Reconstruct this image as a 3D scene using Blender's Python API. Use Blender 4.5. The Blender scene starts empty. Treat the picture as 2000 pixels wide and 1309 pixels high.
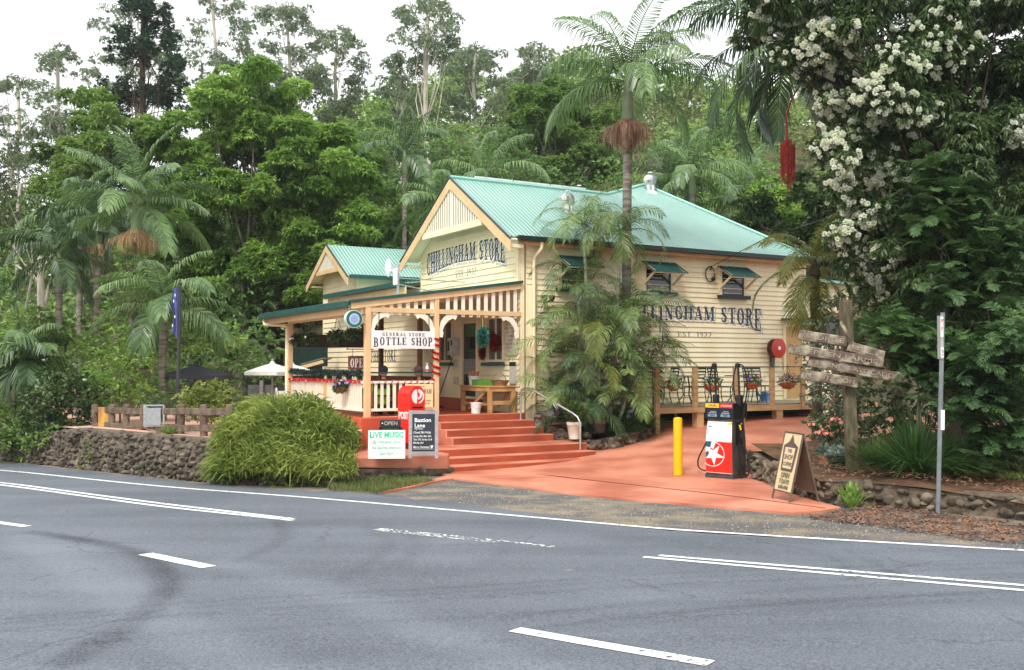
import bpy, bmesh, math, random
import numpy as np
from mathutils import Vector, Matrix
S = bpy.context.scene
R = math.radians
# ---------------- camera, sky, sun, exposure ----------------
EYE = 1.75; FPX = 1950.0
PITCH = math.atan(61.5 / FPX)
cam_d = bpy.data.cameras.new('camera'); cam = bpy.data.objects.new('camera', cam_d)
S.collection.objects.link(cam); S.camera = cam
cam_d.sensor_width = 36; cam_d.lens = 36 * FPX / 2000
cam_d.clip_end = 3000; cam_d.clip_start = .1
cam.location = (0, 0, EYE); cam.rotation_euler = (math.pi / 2 + PITCH, 0, 0)

SUN_EL, SUN_AZ = 50, 198            # high veiled sun, over the photographer's left shoulder
w = bpy.data.worlds.new("World"); S.world = w; w.use_nodes = True
nt = w.node_tree; nt.nodes.clear()
out = nt.nodes.new('ShaderNodeOutputWorld')
sky = nt.nodes.new('ShaderNodeTexSky'); sky.sky_type = 'NISHITA'; sky.sun_disc = False
sky.sun_elevation = R(SUN_EL); sky.sun_rotation = R(SUN_AZ); sky.air_density = 1.2; sky.dust_density = 4
b1 = nt.nodes.new('ShaderNodeBackground'); b1.inputs[1].default_value = .10
b2 = nt.nodes.new('ShaderNodeBackground'); b2.inputs[0].default_value = (.97, .99, 1, 1); b2.inputs[1].default_value = 1.12
tc = nt.nodes.new('ShaderNodeTexCoord'); nz = nt.nodes.new('ShaderNodeTexNoise'); nz.inputs['Scale'].default_value = 2.2; nz.inputs['Detail'].default_value = 6
rp = nt.nodes.new('ShaderNodeValToRGB'); rp.color_ramp.elements[0].position = .30; rp.color_ramp.elements[1].position = .52
rp.color_ramp.elements[0].color = (.72, .72, .72, 1); rp.color_ramp.elements[1].color = (1, 1, 1, 1)
mx = nt.nodes.new('ShaderNodeMixShader')
nt.links.new(sky.outputs[0], b1.inputs[0]); nt.links.new(tc.outputs['Generated'], nz.inputs['Vector'])
nt.links.new(nz.outputs[0], rp.inputs[0]); nt.links.new(rp.outputs[0], mx.inputs[0])
nt.links.new(b1.outputs[0], mx.inputs[1]); nt.links.new(b2.outputs[0], mx.inputs[2]); nt.links.new(mx.outputs[0], out.inputs[0])
sd = bpy.data.lights.new('sun', 'SUN'); sd.energy = 2.2; sd.angle = R(14); sd.color = (1, .96, .9)
sun = bpy.data.objects.new('sun', sd); S.collection.objects.link(sun)
_az = R(SUN_AZ)
_sv = Vector((math.sin(_az) * math.cos(R(SUN_EL)), math.cos(_az) * math.cos(R(SUN_EL)), math.sin(R(SUN_EL))))
sun.rotation_euler = _sv.to_track_quat('Z', 'Y').to_euler()
S.view_settings.view_transform = 'Standard'; S.view_settings.look = 'None'
S.view_settings.exposure = 0.55; S.view_settings.gamma = 1
S.cycles.max_bounces = 6; S.cycles.diffuse_bounces = 3; S.cycles.transparent_max_bounces = 6

# ---------------- placing helpers ----------------
TH = R(30.5)
CX0, CY0 = 0.193, 23.5               # near corner of the store
def B(u, v, z=0):                     # store frame (along side wall, along gable wall, up) -> world
    return Vector((CX0 + u * math.cos(TH) - v * math.sin(TH), CY0 + u * math.sin(TH) + v * math.cos(TH), z))
def road_z(y): return -.024 * (y - 5)
def ray(px, py):
    x = (px - 1000) / FPX; y = -(py - 654.5) / FPX
    return (x, math.cos(PITCH) - y * math.sin(PITCH), math.sin(PITCH) + y * math.cos(PITCH))
def G(px, py):                        # spot on the cross-falling road plane
    d = ray(px, py); t = -(EYE - .12) / (d[2] + .024 * d[1])
    return Vector((d[0] * t, d[1] * t, EYE + d[2] * t))
def P(px, py, Y):                     # spot at depth Y
    d = ray(px, py); t = Y / d[1]
    return Vector((d[0] * t, Y, EYE + d[2] * t))

# ---------------- material helpers ----------------
def _pr(name):
    m = bpy.data.materials.new(name); m.use_nodes = True
    return m, m.node_tree, m.node_tree.nodes['Principled BSDF']
def lin(r, g, b):
    f = lambda c: c / 255 / 12.92 if c / 255 <= .04045 else ((c / 255 + .055) / 1.055) ** 2.4
    return (f(r), f(g), f(b))
def mat(name, col, rough=.6, var=.15, scale=4, bump=0, bscale=40, metal=0, spec=.4, col2=None, stretch=None, detail=6, pos=(.35, .65)):
    m, t, b = _pr(name); N = t.nodes.new; L = t.links.new
    tc = N('ShaderNodeTexCoord'); mp = N('ShaderNodeMapping')
    if stretch: mp.inputs['Scale'].default_value = stretch
    n = N('ShaderNodeTexNoise'); n.inputs['Scale'].default_value = scale; n.inputs['Detail'].default_value = detail
    L(tc.outputs['Object'], mp.inputs[0]); L(mp.outputs[0], n.inputs['Vector'])
    r = N('ShaderNodeValToRGB'); e = r.color_ramp.elements
    e[0].position, e[1].position = pos
    c2 = col2 or tuple(c * (1 - var) for c in col); c1 = col if col2 else tuple(min(1, c * (1 + var)) for c in col)
    e[0].color = (*c2, 1); e[1].color = (*c1, 1)
    L(n.outputs[0], r.inputs[0]); L(r.outputs[0], b.inputs['Base Color'])
    b.inputs['Roughness'].default_value = rough; b.inputs['Metallic'].default_value = metal
    b.inputs['Specular IOR Level'].default_value = spec
    if bump:
        n2 = N('ShaderNodeTexNoise'); n2.inputs['Scale'].default_value = bscale; n2.inputs['Detail'].default_value = 4
        L(mp.outputs[0], n2.inputs['Vector'])
        bp = N('ShaderNodeBump'); bp.inputs['Strength'].default_value = min(1, bump); bp.inputs['Distance'].default_value = .01 * max(1, bump)
        L(n2.outputs[0], bp.inputs['Height']); L(bp.outputs[0], b.inputs['Normal'])
    return m
def leafmat(name, dark, light, trans=.3, rough=.45, spec=.35, nscale=.6):
    m = bpy.data.materials.new(name); m.use_nodes = True; t = m.node_tree; N = t.nodes.new; L = t.links.new
    b = t.nodes['Principled BSDF']; o = t.nodes['Material Output']
    g = N('ShaderNodeNewGeometry'); tc = N('ShaderNodeTexCoord'); n = N('ShaderNodeTexNoise'); n.inputs['Scale'].default_value = nscale
    L(tc.outputs['Object'], n.inputs['Vector'])
    ad = N('ShaderNodeMath'); ad.operation = 'MULTIPLY_ADD'; ad.inputs[1].default_value = .55
    L(g.outputs['Random Per Island'], ad.inputs[0])
    m2 = N('ShaderNodeMath'); m2.operation = 'MULTIPLY_ADD'; m2.inputs[1].default_value = 1.6; m2.inputs[2].default_value = -.55
    L(n.outputs[0], m2.inputs[0]); L(m2.outputs[0], ad.inputs[2])
    r = N('ShaderNodeValToRGB'); r.color_ramp.elements[0].position = .1; r.color_ramp.elements[1].position = .95
    r.color_ramp.elements[0].color = (*dark, 1); r.color_ramp.elements[1].color = (*light, 1)
    L(ad.outputs[0], r.inputs[0]); L(r.outputs[0], b.inputs['Base Color'])
    b.inputs['Roughness'].default_value = rough; b.inputs['Specular IOR Level'].default_value = spec
    tr = N('ShaderNodeBsdfTranslucent'); L(r.outputs[0], tr.inputs[0])
    mx = N('ShaderNodeMixShader'); mx.inputs[0].default_value = trans
    L(b.outputs[0], mx.inputs[1]); L(tr.outputs[0], mx.inputs[2]); L(mx.outputs[0], o.inputs[0])
    return m

# ---------------- object helpers ----------------
def tag(o, label=None, cat=None, group=None, kind=None):
    if label: o['label'] = label
    if cat: o['category'] = cat
    if group: o['group'] = group
    if kind: o['kind'] = kind
    return o
def empty(name, loc=(0, 0, 0), rz=0, label=None, cat=None, group=None):
    o = bpy.data.objects.new(name, None); S.collection.objects.link(o)
    o.location = loc; o.rotation_euler = (0, 0, rz); o.empty_display_size = .1
    return tag(o, label, cat, group)
def link(name, me, m, parent=None):
    o = bpy.data.objects.new(name, me); S.collection.objects.link(o)
    if m is not None:
        for x in (m if isinstance(m, (list, tuple)) else [m]): me.materials.append(x)
    if parent: o.parent = parent
    return o
def copy_tree(o, parent=None):
    c = o.copy(); S.collection.objects.link(c); c.parent = parent
    for ch in [x for x in S.collection.objects if x.parent == o]: copy_tree(ch, c)
    return c
class MB:
    def __init__(s): s.v = []; s.f = []
    def add(s, vs, fs):
        n = len(s.v); s.v += [tuple(p) for p in vs]; s.f += [tuple(i + n for i in f) for f in fs]; return s
    def box(s, x0, y0, z0, x1, y1, z1):
        x0, x1 = sorted((x0, x1)); y0, y1 = sorted((y0, y1)); z0, z1 = sorted((z0, z1))
        return s.add([(x0, y0, z0), (x1, y0, z0), (x1, y1, z0), (x0, y1, z0), (x0, y0, z1), (x1, y0, z1), (x1, y1, z1), (x0, y1, z1)],
                     [(0, 3, 2, 1), (4, 5, 6, 7), (0, 1, 5, 4), (1, 2, 6, 5), (2, 3, 7, 6), (3, 0, 4, 7)])
    def bar(s, a, b, w, h, up=(0, 0, 1)):       # rectangular bar from a to b, w across, h along 'up'
        a = Vector(a); b = Vector(b); d = (b - a).normalized(); u = Vector(up)
        sd = d.cross(u)
        if sd.length < 1e-4: sd = d.cross(Vector((1, 0, 0)))
        sd.normalize(); u = sd.cross(d).normalized()
        q = [a - sd * w / 2 - u * h / 2, a + sd * w / 2 - u * h / 2, a + sd * w / 2 + u * h / 2, a - sd * w / 2 + u * h / 2]
        return s.add(q + [p + (b - a) for p in q], [(0, 1, 2, 3), (7, 6, 5, 4), (1, 0, 4, 5), (2, 1, 5, 6), (3, 2, 6, 7), (0, 3, 7, 4)])
    def tube(s, pts, r, n=8, cap=True):
        pts = [Vector(p) for p in pts]; rs = r if isinstance(r, (list, tuple)) else [r] * len(pts)
        base = len(s.v); prev = None
        for i, p in enumerate(pts):
            d = (pts[min(i + 1, len(pts) - 1)] - pts[max(i - 1, 0)]).normalized()
            if prev is None:
                a = d.cross(Vector((0, 0, 1)))
                if a.length < .1: a = d.cross(Vector((1, 0, 0)))
            else: a = prev - d * prev.dot(d)
            a.normalize(); prev = a; b = d.cross(a)
            for k in range(n):
                t = 2 * math.pi * k / n; s.v.append(tuple(p + (a * math.cos(t) + b * math.sin(t)) * rs[i]))
        for i in range(len(pts) - 1):
            for k in range(n):
                s.f.append((base + i * n + k, base + i * n + (k + 1) % n, base + (i + 1) * n + (k + 1) % n, base + (i + 1) * n + k))
        if cap:
            s.f.append(tuple(base + k for k in reversed(range(n)))); e = base + (len(pts) - 1) * n
            s.f.append(tuple(e + k for k in range(n)))
        return s
    def lathe(s, c, prof, n=20, close=True):      # prof: [(r, z)], axis z
        base = len(s.v); c = Vector(c)
        for r, z in prof:
            for k in range(n):
                t = 2 * math.pi * k / n; s.v.append((c.x + r * math.cos(t), c.y + r * math.sin(t), c.z + z))
        for i in range(len(prof) - 1):
            for k in range(n):
                s.f.append((base + i * n + k, base + i * n + (k + 1) % n, base + (i + 1) * n + (k + 1) % n, base + (i + 1) * n + k))
        if close:
            s.f.append(tuple(base + k for k in reversed(range(n)))); e = base + (len(prof) - 1) * n
            s.f.append(tuple(e + k for k in range(n)))
        return s
    def prism(s, poly, a, b, ax='y'):             # polygon in the plane across ax, extruded from a to b
        n = len(poly)
        f = {'x': lambda p, t: (t, p[0], p[1]), 'y': lambda p, t: (p[0], t, p[1]), 'z': lambda p, t: (p[0], p[1], t)}[ax]
        vs = [f(p, a) for p in poly] + [f(p, b) for p in poly]
        return s.add(vs, [tuple(range(n)), tuple(range(2 * n - 1, n - 1, -1))] + [((i + 1) % n, i, i + n, (i + 1) % n + n) for i in range(n)])
    def ball(s, c, r, n=10, sq=(1, 1, 1)):
        prof = [(math.sin(math.pi * (i + .02) / (n + .04)), -math.cos(math.pi * (i + .02) / (n + .04))) for i in range(n + 1)]
        b0 = len(s.v); s.lathe((0, 0, 0), prof, n * 2)
        for i in range(b0, len(s.v)):
            x, y, z = s.v[i]; s.v[i] = (c[0] + x * r * sq[0], c[1] + y * r * sq[1], c[2] + z * r * sq[2])
        return s
    def build(s, name, m, parent=None, smooth=False, bevel=0, recalc=True):
        me = bpy.data.meshes.new(name); me.from_pydata(s.v, [], s.f)
        if recalc:
            bm = bmesh.new(); bm.from_mesh(me); bmesh.ops.recalc_face_normals(bm, faces=bm.faces); bm.to_mesh(me); bm.free()
        o = link(name, me, m, parent)
        if smooth:
            me.polygons.foreach_set('use_smooth', [True] * len(me.polygons))
            try: me.set_sharp_from_angle(angle=R(40))
            except Exception: pass
        if bevel:
            md = o.modifiers.new('bevel', 'BEVEL'); md.width = bevel; md.segments = 2; md.limit_method = 'ANGLE'
        return o
def npmesh(name, V, Q, m, parent=None, mi=None, smooth=False):
    V = np.asarray(V, np.float32); Q = np.asarray(Q, np.int32)
    me = bpy.data.meshes.new(name); me.vertices.add(len(V)); me.vertices.foreach_set('co', V.ravel())
    me.loops.add(Q.size); me.loops.foreach_set('vertex_index', Q.ravel())
    me.polygons.add(len(Q)); me.polygons.foreach_set('loop_start', np.arange(0, Q.size, Q.shape[1], dtype=np.int32))
    me.polygons.foreach_set('loop_total', np.full(len(Q), Q.shape[1], np.int32))
    o = link(name, me, m, parent)
    if mi is not None: me.polygons.foreach_set('material_index', np.asarray(mi, np.int32))
    if smooth: me.polygons.foreach_set('use_smooth', np.ones(len(Q), bool))
    me.update(calc_edges=True); me.validate()
    return o
def text(name, s, size, m, parent, loc, rot=(math.pi / 2, 0, 0), sx=1, align='CENTER', depth=.002, shear=0, bold=0, sp=1):
    c = bpy.data.curves.new(name, 'FONT'); c.body = s; c.size = size; c.align_x = align; c.align_y = 'CENTER'
    c.extrude = depth; c.shear = shear; c.offset = bold; c.space_character = sp; c.resolution_u = 3
    o = bpy.data.objects.new(name, c); S.collection.objects.link(o)
    me = bpy.data.meshes.new_from_object(o); bpy.data.objects.remove(o); bpy.data.curves.remove(c)
    me.name = name
    for x in list(me.materials): pass
    me.materials.clear()
    q = link(name, me, m, parent); q.location = loc; q.rotation_euler = rot; q.scale = (sx, 1, 1)
    return q

# ------------- slab-serif sign lettering -------------
TK, TN = .19, .075
def _seg(a, b, w):
    (x1, y1), (x2, y2) = a, b; L = math.hypot(x2 - x1, y2 - y1) or 1; nx, ny = -(y2 - y1) / L * w / 2, (x2 - x1) / L * w / 2
    return [(x1 - nx, y1 - ny), (x2 - nx, y2 - ny), (x2 + nx, y2 + ny), (x1 + nx, y1 + ny)]
def _arc(cx, cy, rx, ry, a0, a1, n=10):
    out = []
    for i in range(n):
        q = []
        for a, sgn in ((a0 + (a1 - a0) * i / n, 1), (a0 + (a1 - a0) * (i + 1) / n, 1), (a0 + (a1 - a0) * (i + 1) / n, -1), (a0 + (a1 - a0) * i / n, -1)):
            t = R(a); wd = TN + (TK - TN) * abs(math.cos(t)); k = wd / 2 * sgn
            q.append((cx + (rx - TK / 2 + k) * math.cos(t), cy + (ry - TN / 2 + k) * math.sin(t)))
        out.append(q)
    return out
def _stem(x, y0=0, y1=1): return [[(x - TK / 2, y0), (x + TK / 2, y0), (x + TK / 2, y1), (x - TK / 2, y1)]]
def _ser(x, y, w=.17): return [[(x - w, y - TN / 2 + (TN / 2 if y < .5 else -TN / 2)), (x + w, y - TN / 2 + (TN / 2 if y < .5 else -TN / 2)), (x + w, y + TN / 2 + (TN / 2 if y < .5 else -TN / 2)), (x - w, y + TN / 2 + (TN / 2 if y < .5 else -TN / 2))]]
def _bx(x0, y0, x1, y1): return [[(x0, y0), (x1, y0), (x1, y1), (x0, y1)]]
def glyph(c):
    s2 = lambda x: _stem(x) + _ser(x, 0) + _ser(x, 1)
    if c == 'C': return .66, _arc(.36, .5, .3, .5, 50, 310, 14) + _bx(.5, .62, .58, .98) + _bx(.5, .06, .58, .3)
    if c == 'G': return .72, _arc(.36, .5, .3, .5, 50, 310, 14) + _bx(.5, .62, .58, .98) + _bx(.47, .04, .63, .42) + _bx(.36, .40, .7, .47)
    if c == 'H': return .8, s2(.17) + s2(.62) + _bx(.2, .46, .6, .54)
    if c == 'I': return .38, s2(.18)
    if c == 'L': return .6, s2(.17) + _bx(.2, 0, .55, TN) + _bx(.47, 0, .55, .3)
    if c == 'N': return .8, [_seg((.18, .97), (.62, .03), TK)] + _bx(.14, 0, .2, 1) + _bx(.6, 0, .66, 1) + _ser(.17, 0, .14) + _ser(.63, 1, .14) + _ser(.14, 1, .13)
    if c == 'A': return .76, [_seg((.14, .02), (.36, .98), TN)] + [_seg((.38, .98), (.62, .02), TK)] + _bx(.2, .28, .56, .35) + _ser(.14, 0, .13) + _ser(.61, 0, .14)
    if c == 'M': return .98, _bx(.13, 0, .2, 1) + _stem(.8) + [_seg((.2, .98), (.45, .05), TK)] + [_seg((.45, .05), (.74, .98), TN)] + _ser(.16, 0, .13) + _ser(.8, 0, .16) + _ser(.16, 1, .13) + _ser(.82, 1, .14)
    if c == 'S': return .62, _arc(.31, .735, .24, .265, 40, 200, 8) + [_seg((.14, .66), (.48, .34), TK)] + _arc(.31, .265, .24, .265, -140, 20, 8) + _bx(.44, .68, .51, .98) + _bx(.1, .02, .17, .32)
    if c == 'T': return .7, _stem(.34) + _ser(.34, 0) + _bx(.03, 1 - TN, .65, 1) + _bx(.03, .72, .1, 1) + _bx(.58, .72, .65, 1)
    if c == 'O': return .74, _arc(.36, .5, .32, .5, 0, 360, 20)
    if c == 'R': return .76, s2(.17) + _arc(.3, .745, .27, .255, -90, 90, 8) + _bx(.2, .49, .32, .49 + TN) + [_seg((.36, .5), (.62, .03), TK)] + _ser(.63, 0, .12) + _bx(.2, 1 - TN, .3, 1)
    if c == 'E': return .66, s2(.17) + _bx(.2, 1 - TN, .58, 1) + _bx(.2, 0, .6, TN) + _bx(.5, .72, .58, 1) + _bx(.52, 0, .6, .3) + _bx(.2, .46, .46, .54) + _bx(.4, .38, .46, .62)
    if c == 'B': return .74, s2(.17) + _arc(.34, .745, .26, .255, -90, 90, 8) + _arc(.36, .265, .29, .265, -90, 90, 8) + _bx(.2, .47, .36, .54) + _bx(.2, 1 - TN, .34, 1) + _bx(.2, 0, .36, TN)
    if c == 'P': return .7, s2(.17) + _arc(.32, .72, .29, .28, -90, 90, 8) + _bx(.2, .44, .34, .44 + TN) + _bx(.2, 1 - TN, .34, 1)
    if c == 'D': return .76, s2(.17) + _arc(.34, .5, .34, .5, -90, 90, 12)
    if c == 'Y': return .7, _stem(.35, 0, .5) + _ser(.35, 0) + [_seg((.12, .98), (.35, .45), TK)] + [_seg((.6, .98), (.37, .45), TN)] + _ser(.12, 1, .13) + _ser(.6, 1, .12)
    if c == '.': return .25, _bx(.05, 0, .2, .15)
    if c == '1': return .4, s2(.2)
    if c == '9': return .6, _arc(.3, .7, .24, .3, 0, 360, 12) + [_seg((.48, .7), (.3, .03), TK * .8)]
    if c == '2': return .6, _arc(.3, .72, .24, .28, -20, 170, 10) + [_seg((.46, .6), (.1, .08), TK * .8)] + _bx(.06, 0, .54, TN)
    return .4, []
def sign_polys(s, kern=.06):
    x = 0; out = []
    for c in s:
        w_, ps = glyph(c)
        out += [[(x + a, b) for a, b in p] for p in ps]; x += w_ + kern
    return out, x - kern
def clip_y(p, y0, y1):
    for sgn, lim in ((1, y0), (-1, -y1)):
        q = []
        for i in range(len(p)):
            a, b = p[i], p[(i + 1) % len(p)]; da, db = sgn * a[1] - lim, sgn * b[1] - lim
            if da >= 0: q.append(a)
            if da * db < 0:
                t = da / (da - db); q.append((a[0] + (b[0] - a[0]) * t, a[1] + (b[1] - a[1]) * t))
        p = q
        if len(p) < 3: return []
    return p
def lettering(name, s, m, parent, width, warp, place, bands=None, kern=.06):
    """warp(x,y) bends the 0..width line of capitals; place(x,y,lift) puts it on its surface; bands = board edges."""
    polys, tot = sign_polys(s, kern); mb = MB(); k = 0
    for p in polys:
        k += 1
        q = [warp(a / tot, b) for a, b in p]
        cells = [(q, 0)] if not bands else []
        if bands:
            for j in range(len(bands) - 1):
                c = clip_y(q, bands[j] + .004, bands[j + 1] - .004)
                if c: cells.append((c, j))
        for c, j in cells:
            mb.add([place(a, b, .002 + .0002 * (k % 9)) for a, b in c], [tuple(range(len(c)))])
    return mb.build(name, m, parent, recalc=False)
# ---------------- shared materials ----------------
rng = np.random.default_rng(7); random.seed(5)
CREAM = mat('cream_paint', lin(250, 239, 204), .55, .05, 1.3, bump=.15, bscale=25, col2=lin(240, 225, 186), stretch=(1, 1, .4))
CREAM_W = mat('pale_cream_paint', lin(250, 234, 198), .55, .04, 1.5, bump=.1, bscale=25, col2=lin(243, 224, 184))
PEACH = mat('peach_trim_paint', lin(228, 196, 150), .5, .05, 3, bump=.1, col2=lin(216, 182, 136))
WHITE = mat('white_paint', lin(240, 234, 214), .5, .04, 3)
PWHITE = mat('white_sign_board', (.85, .85, .83), .45, .03, 3)
DGREEN = mat('dark_green_paint', lin(38, 84, 80), .4, .12, 3)
NAVY = mat('dark_teal_letter_paint', lin(46, 62, 72), .6, .12, 12)
SHADOW = mat('faded_letter_paint', lin(196, 184, 176), .7, .1, 14)
WTEXT = mat('white_letter_paint', (.85, .86, .84), .5, .03)
BLACK = mat('black_plastic', (.012, .012, .013), .4, .2)
DARK = mat('dark_void', (.012, .011, .010), .9, .2)
GLASS = mat('dark_window_glass', (.02, .022, .025), .08, .3, 2, spec=.7)
SILVER = mat('galvanised_steel', (.45, .47, .48), .4, .15, 20, metal=.6)
CHROME = mat('bright_metal', (.75, .76, .76), .25, .05, 8, metal=.85)
def roofmat():
    m = mat('mint_corrugated_steel', lin(152, 190, 179), .45, .06, .8, spec=.35, col2=lin(140, 181, 170))
    t = m.node_tree; N = t.nodes.new; b = t.nodes['Principled BSDF']
    tc = N('ShaderNodeTexCoord'); wv = N('ShaderNodeTexWave'); wv.wave_profile = 'SIN'; wv.bands_direction = 'X'; wv.inputs['Scale'].default_value = 2.6
    bp = N('ShaderNodeBump'); bp.inputs['Strength'].default_value = .9; bp.inputs['Distance'].default_value = .05
    t.links.new(tc.outputs['Object'], wv.inputs[0]); t.links.new(wv.outputs['Fac'], bp.inputs['Height']); t.links.new(bp.outputs[0], b.inputs['Normal'])
    return m
ROOF = roofmat()
ORANGE = mat('terracotta_concrete_paint', lin(216, 144, 116), .55, .1, .9, bump=.25, bscale=45, col2=lin(176, 102, 78), detail=12, spec=.3)
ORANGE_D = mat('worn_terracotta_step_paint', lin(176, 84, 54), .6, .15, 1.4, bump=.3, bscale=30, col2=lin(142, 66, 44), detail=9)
WOOD = mat('weathered_grey_timber', lin(124, 108, 92), .85, .35, 3, bump=1.5, bscale=22, col2=lin(84, 70, 58), stretch=(2, 2, 2))
PINE = mat('raw_pine_timber', lin(206, 164, 108), .6, .15, 3, bump=.3, bscale=20, col2=lin(170, 124, 76))
DECK = mat('deck_timber', lin(200, 168, 122), .65, .15, 3, bump=.4, bscale=20, col2=lin(172, 136, 94), stretch=(.3, 2, 4))
STONE = leafmat('mossy_field_stone', lin(50, 46, 42), lin(124, 114, 102), 0, .9, .1, 3)
STONE_G = leafmat('river_stone', lin(50, 45, 38), lin(136, 124, 106), 0, .9, .1, 3)
MORTAR = mat('grey_brown_mortar', lin(104, 92, 78), .95, .3, 6, bump=2, bscale=30)
SOIL = mat('brown_garden_soil', lin(92, 70, 50), .95, .35, 3, bump=2, bscale=20, col2=lin(52, 42, 30))

# ---------------- ground, road, apron ----------------
WLX = [-16, -10.9, -8.2, -6.7, -5.05, -3.7, -2.9, -1.4]
WLY = [27, 22.5, 20.1, 18.8, 17.4, 17.0, 17.25, 18.15]
GARDEN = [(4.45, 14.5), (5.1, 13.95), (6.0, 13.1), (6.35, 12.45), (8.6, 10.4), (22, 1), (26, 30), (12, 22.6), (7.4, 20.8), (5.4, 19.8), (4.62, 19.4), (4.5, 16.8)]
def inpoly(x, y, poly):
    x = np.asarray(x, float); y = np.asarray(y, float); c = np.zeros(x.shape, bool); n = len(poly)
    for i in range(n):
        x1, y1 = poly[i]; x2, y2 = poly[(i + 1) % n]
        k = ((y1 > y) != (y2 > y)) & (x < (x2 - x1) * (y - y1) / (y2 - y1 + 1e-12) + x1); c ^= k
    return c
def sm(x, a, b):
    t = np.clip((np.asarray(x, float) - a) / (b - a), 0, 1); return t * t * (3 - 2 * t)
def hill(X, Y):
    s = .42 + .58 * sm(np.asarray(X) / np.maximum(Y, 1), -.30, -.08)
    return s * (22.5 * sm(Y, 35, 90)) + 8 * sm(Y, 100, 220)
def gz(X, Y):
    X = np.asarray(X, float); Y = np.asarray(Y, float)
    base = -.024 * (np.clip(Y, -30, 26) - 5)
    ramp = .12 * (np.clip(Y, 18.5, 26) - 18.5) * np.clip((X + 1.4) / 5, 0, 1) ** 1.5
    z = base + ramp
    lf = sm(Y - np.interp(X, WLX, WLY), 1.2, 2.4) * (1 - sm(X, -4.5, -3))
    z = z + (.36 - z) * lf
    z = z + np.where(X > 4.4, .55, 0) * sm(X + (Y - 14) * .1, 6.5, 9) * sm(Y, 13.5, 16) * (1 - sm(Y, 18, 20))
    return z + hill(X, Y)
GROUND = mat('forest_floor', lin(96, 84, 58), .95, .4, .8, bump=2, bscale=8, col2=lin(50, 52, 30), detail=9)
xs = np.unique(np.r_[np.linspace(-260, -30, 24), np.arange(-30, 30.1, .5), np.linspace(30, 260, 24)])
ys = np.unique(np.r_[np.linspace(-60, -10, 8), np.arange(-10, 50, .5), np.arange(50, 130, 3), np.linspace(130, 400, 12)])
gx, gy = np.meshgrid(xs, ys); V = np.c_[gx.ravel(), gy.ravel(), gz(gx.ravel(), gy.ravel()) - .04]
def gridq(nx, ny):
    i = np.arange(nx - 1)[None] + nx * np.arange(ny - 1)[:, None]; i = i.ravel()
    return np.c_[i, i + 1, i + 1 + nx, i + nx]
tag(npmesh('ground', V, gridq(len(xs), len(ys)), GROUND, smooth=True), kind='structure')

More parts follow.
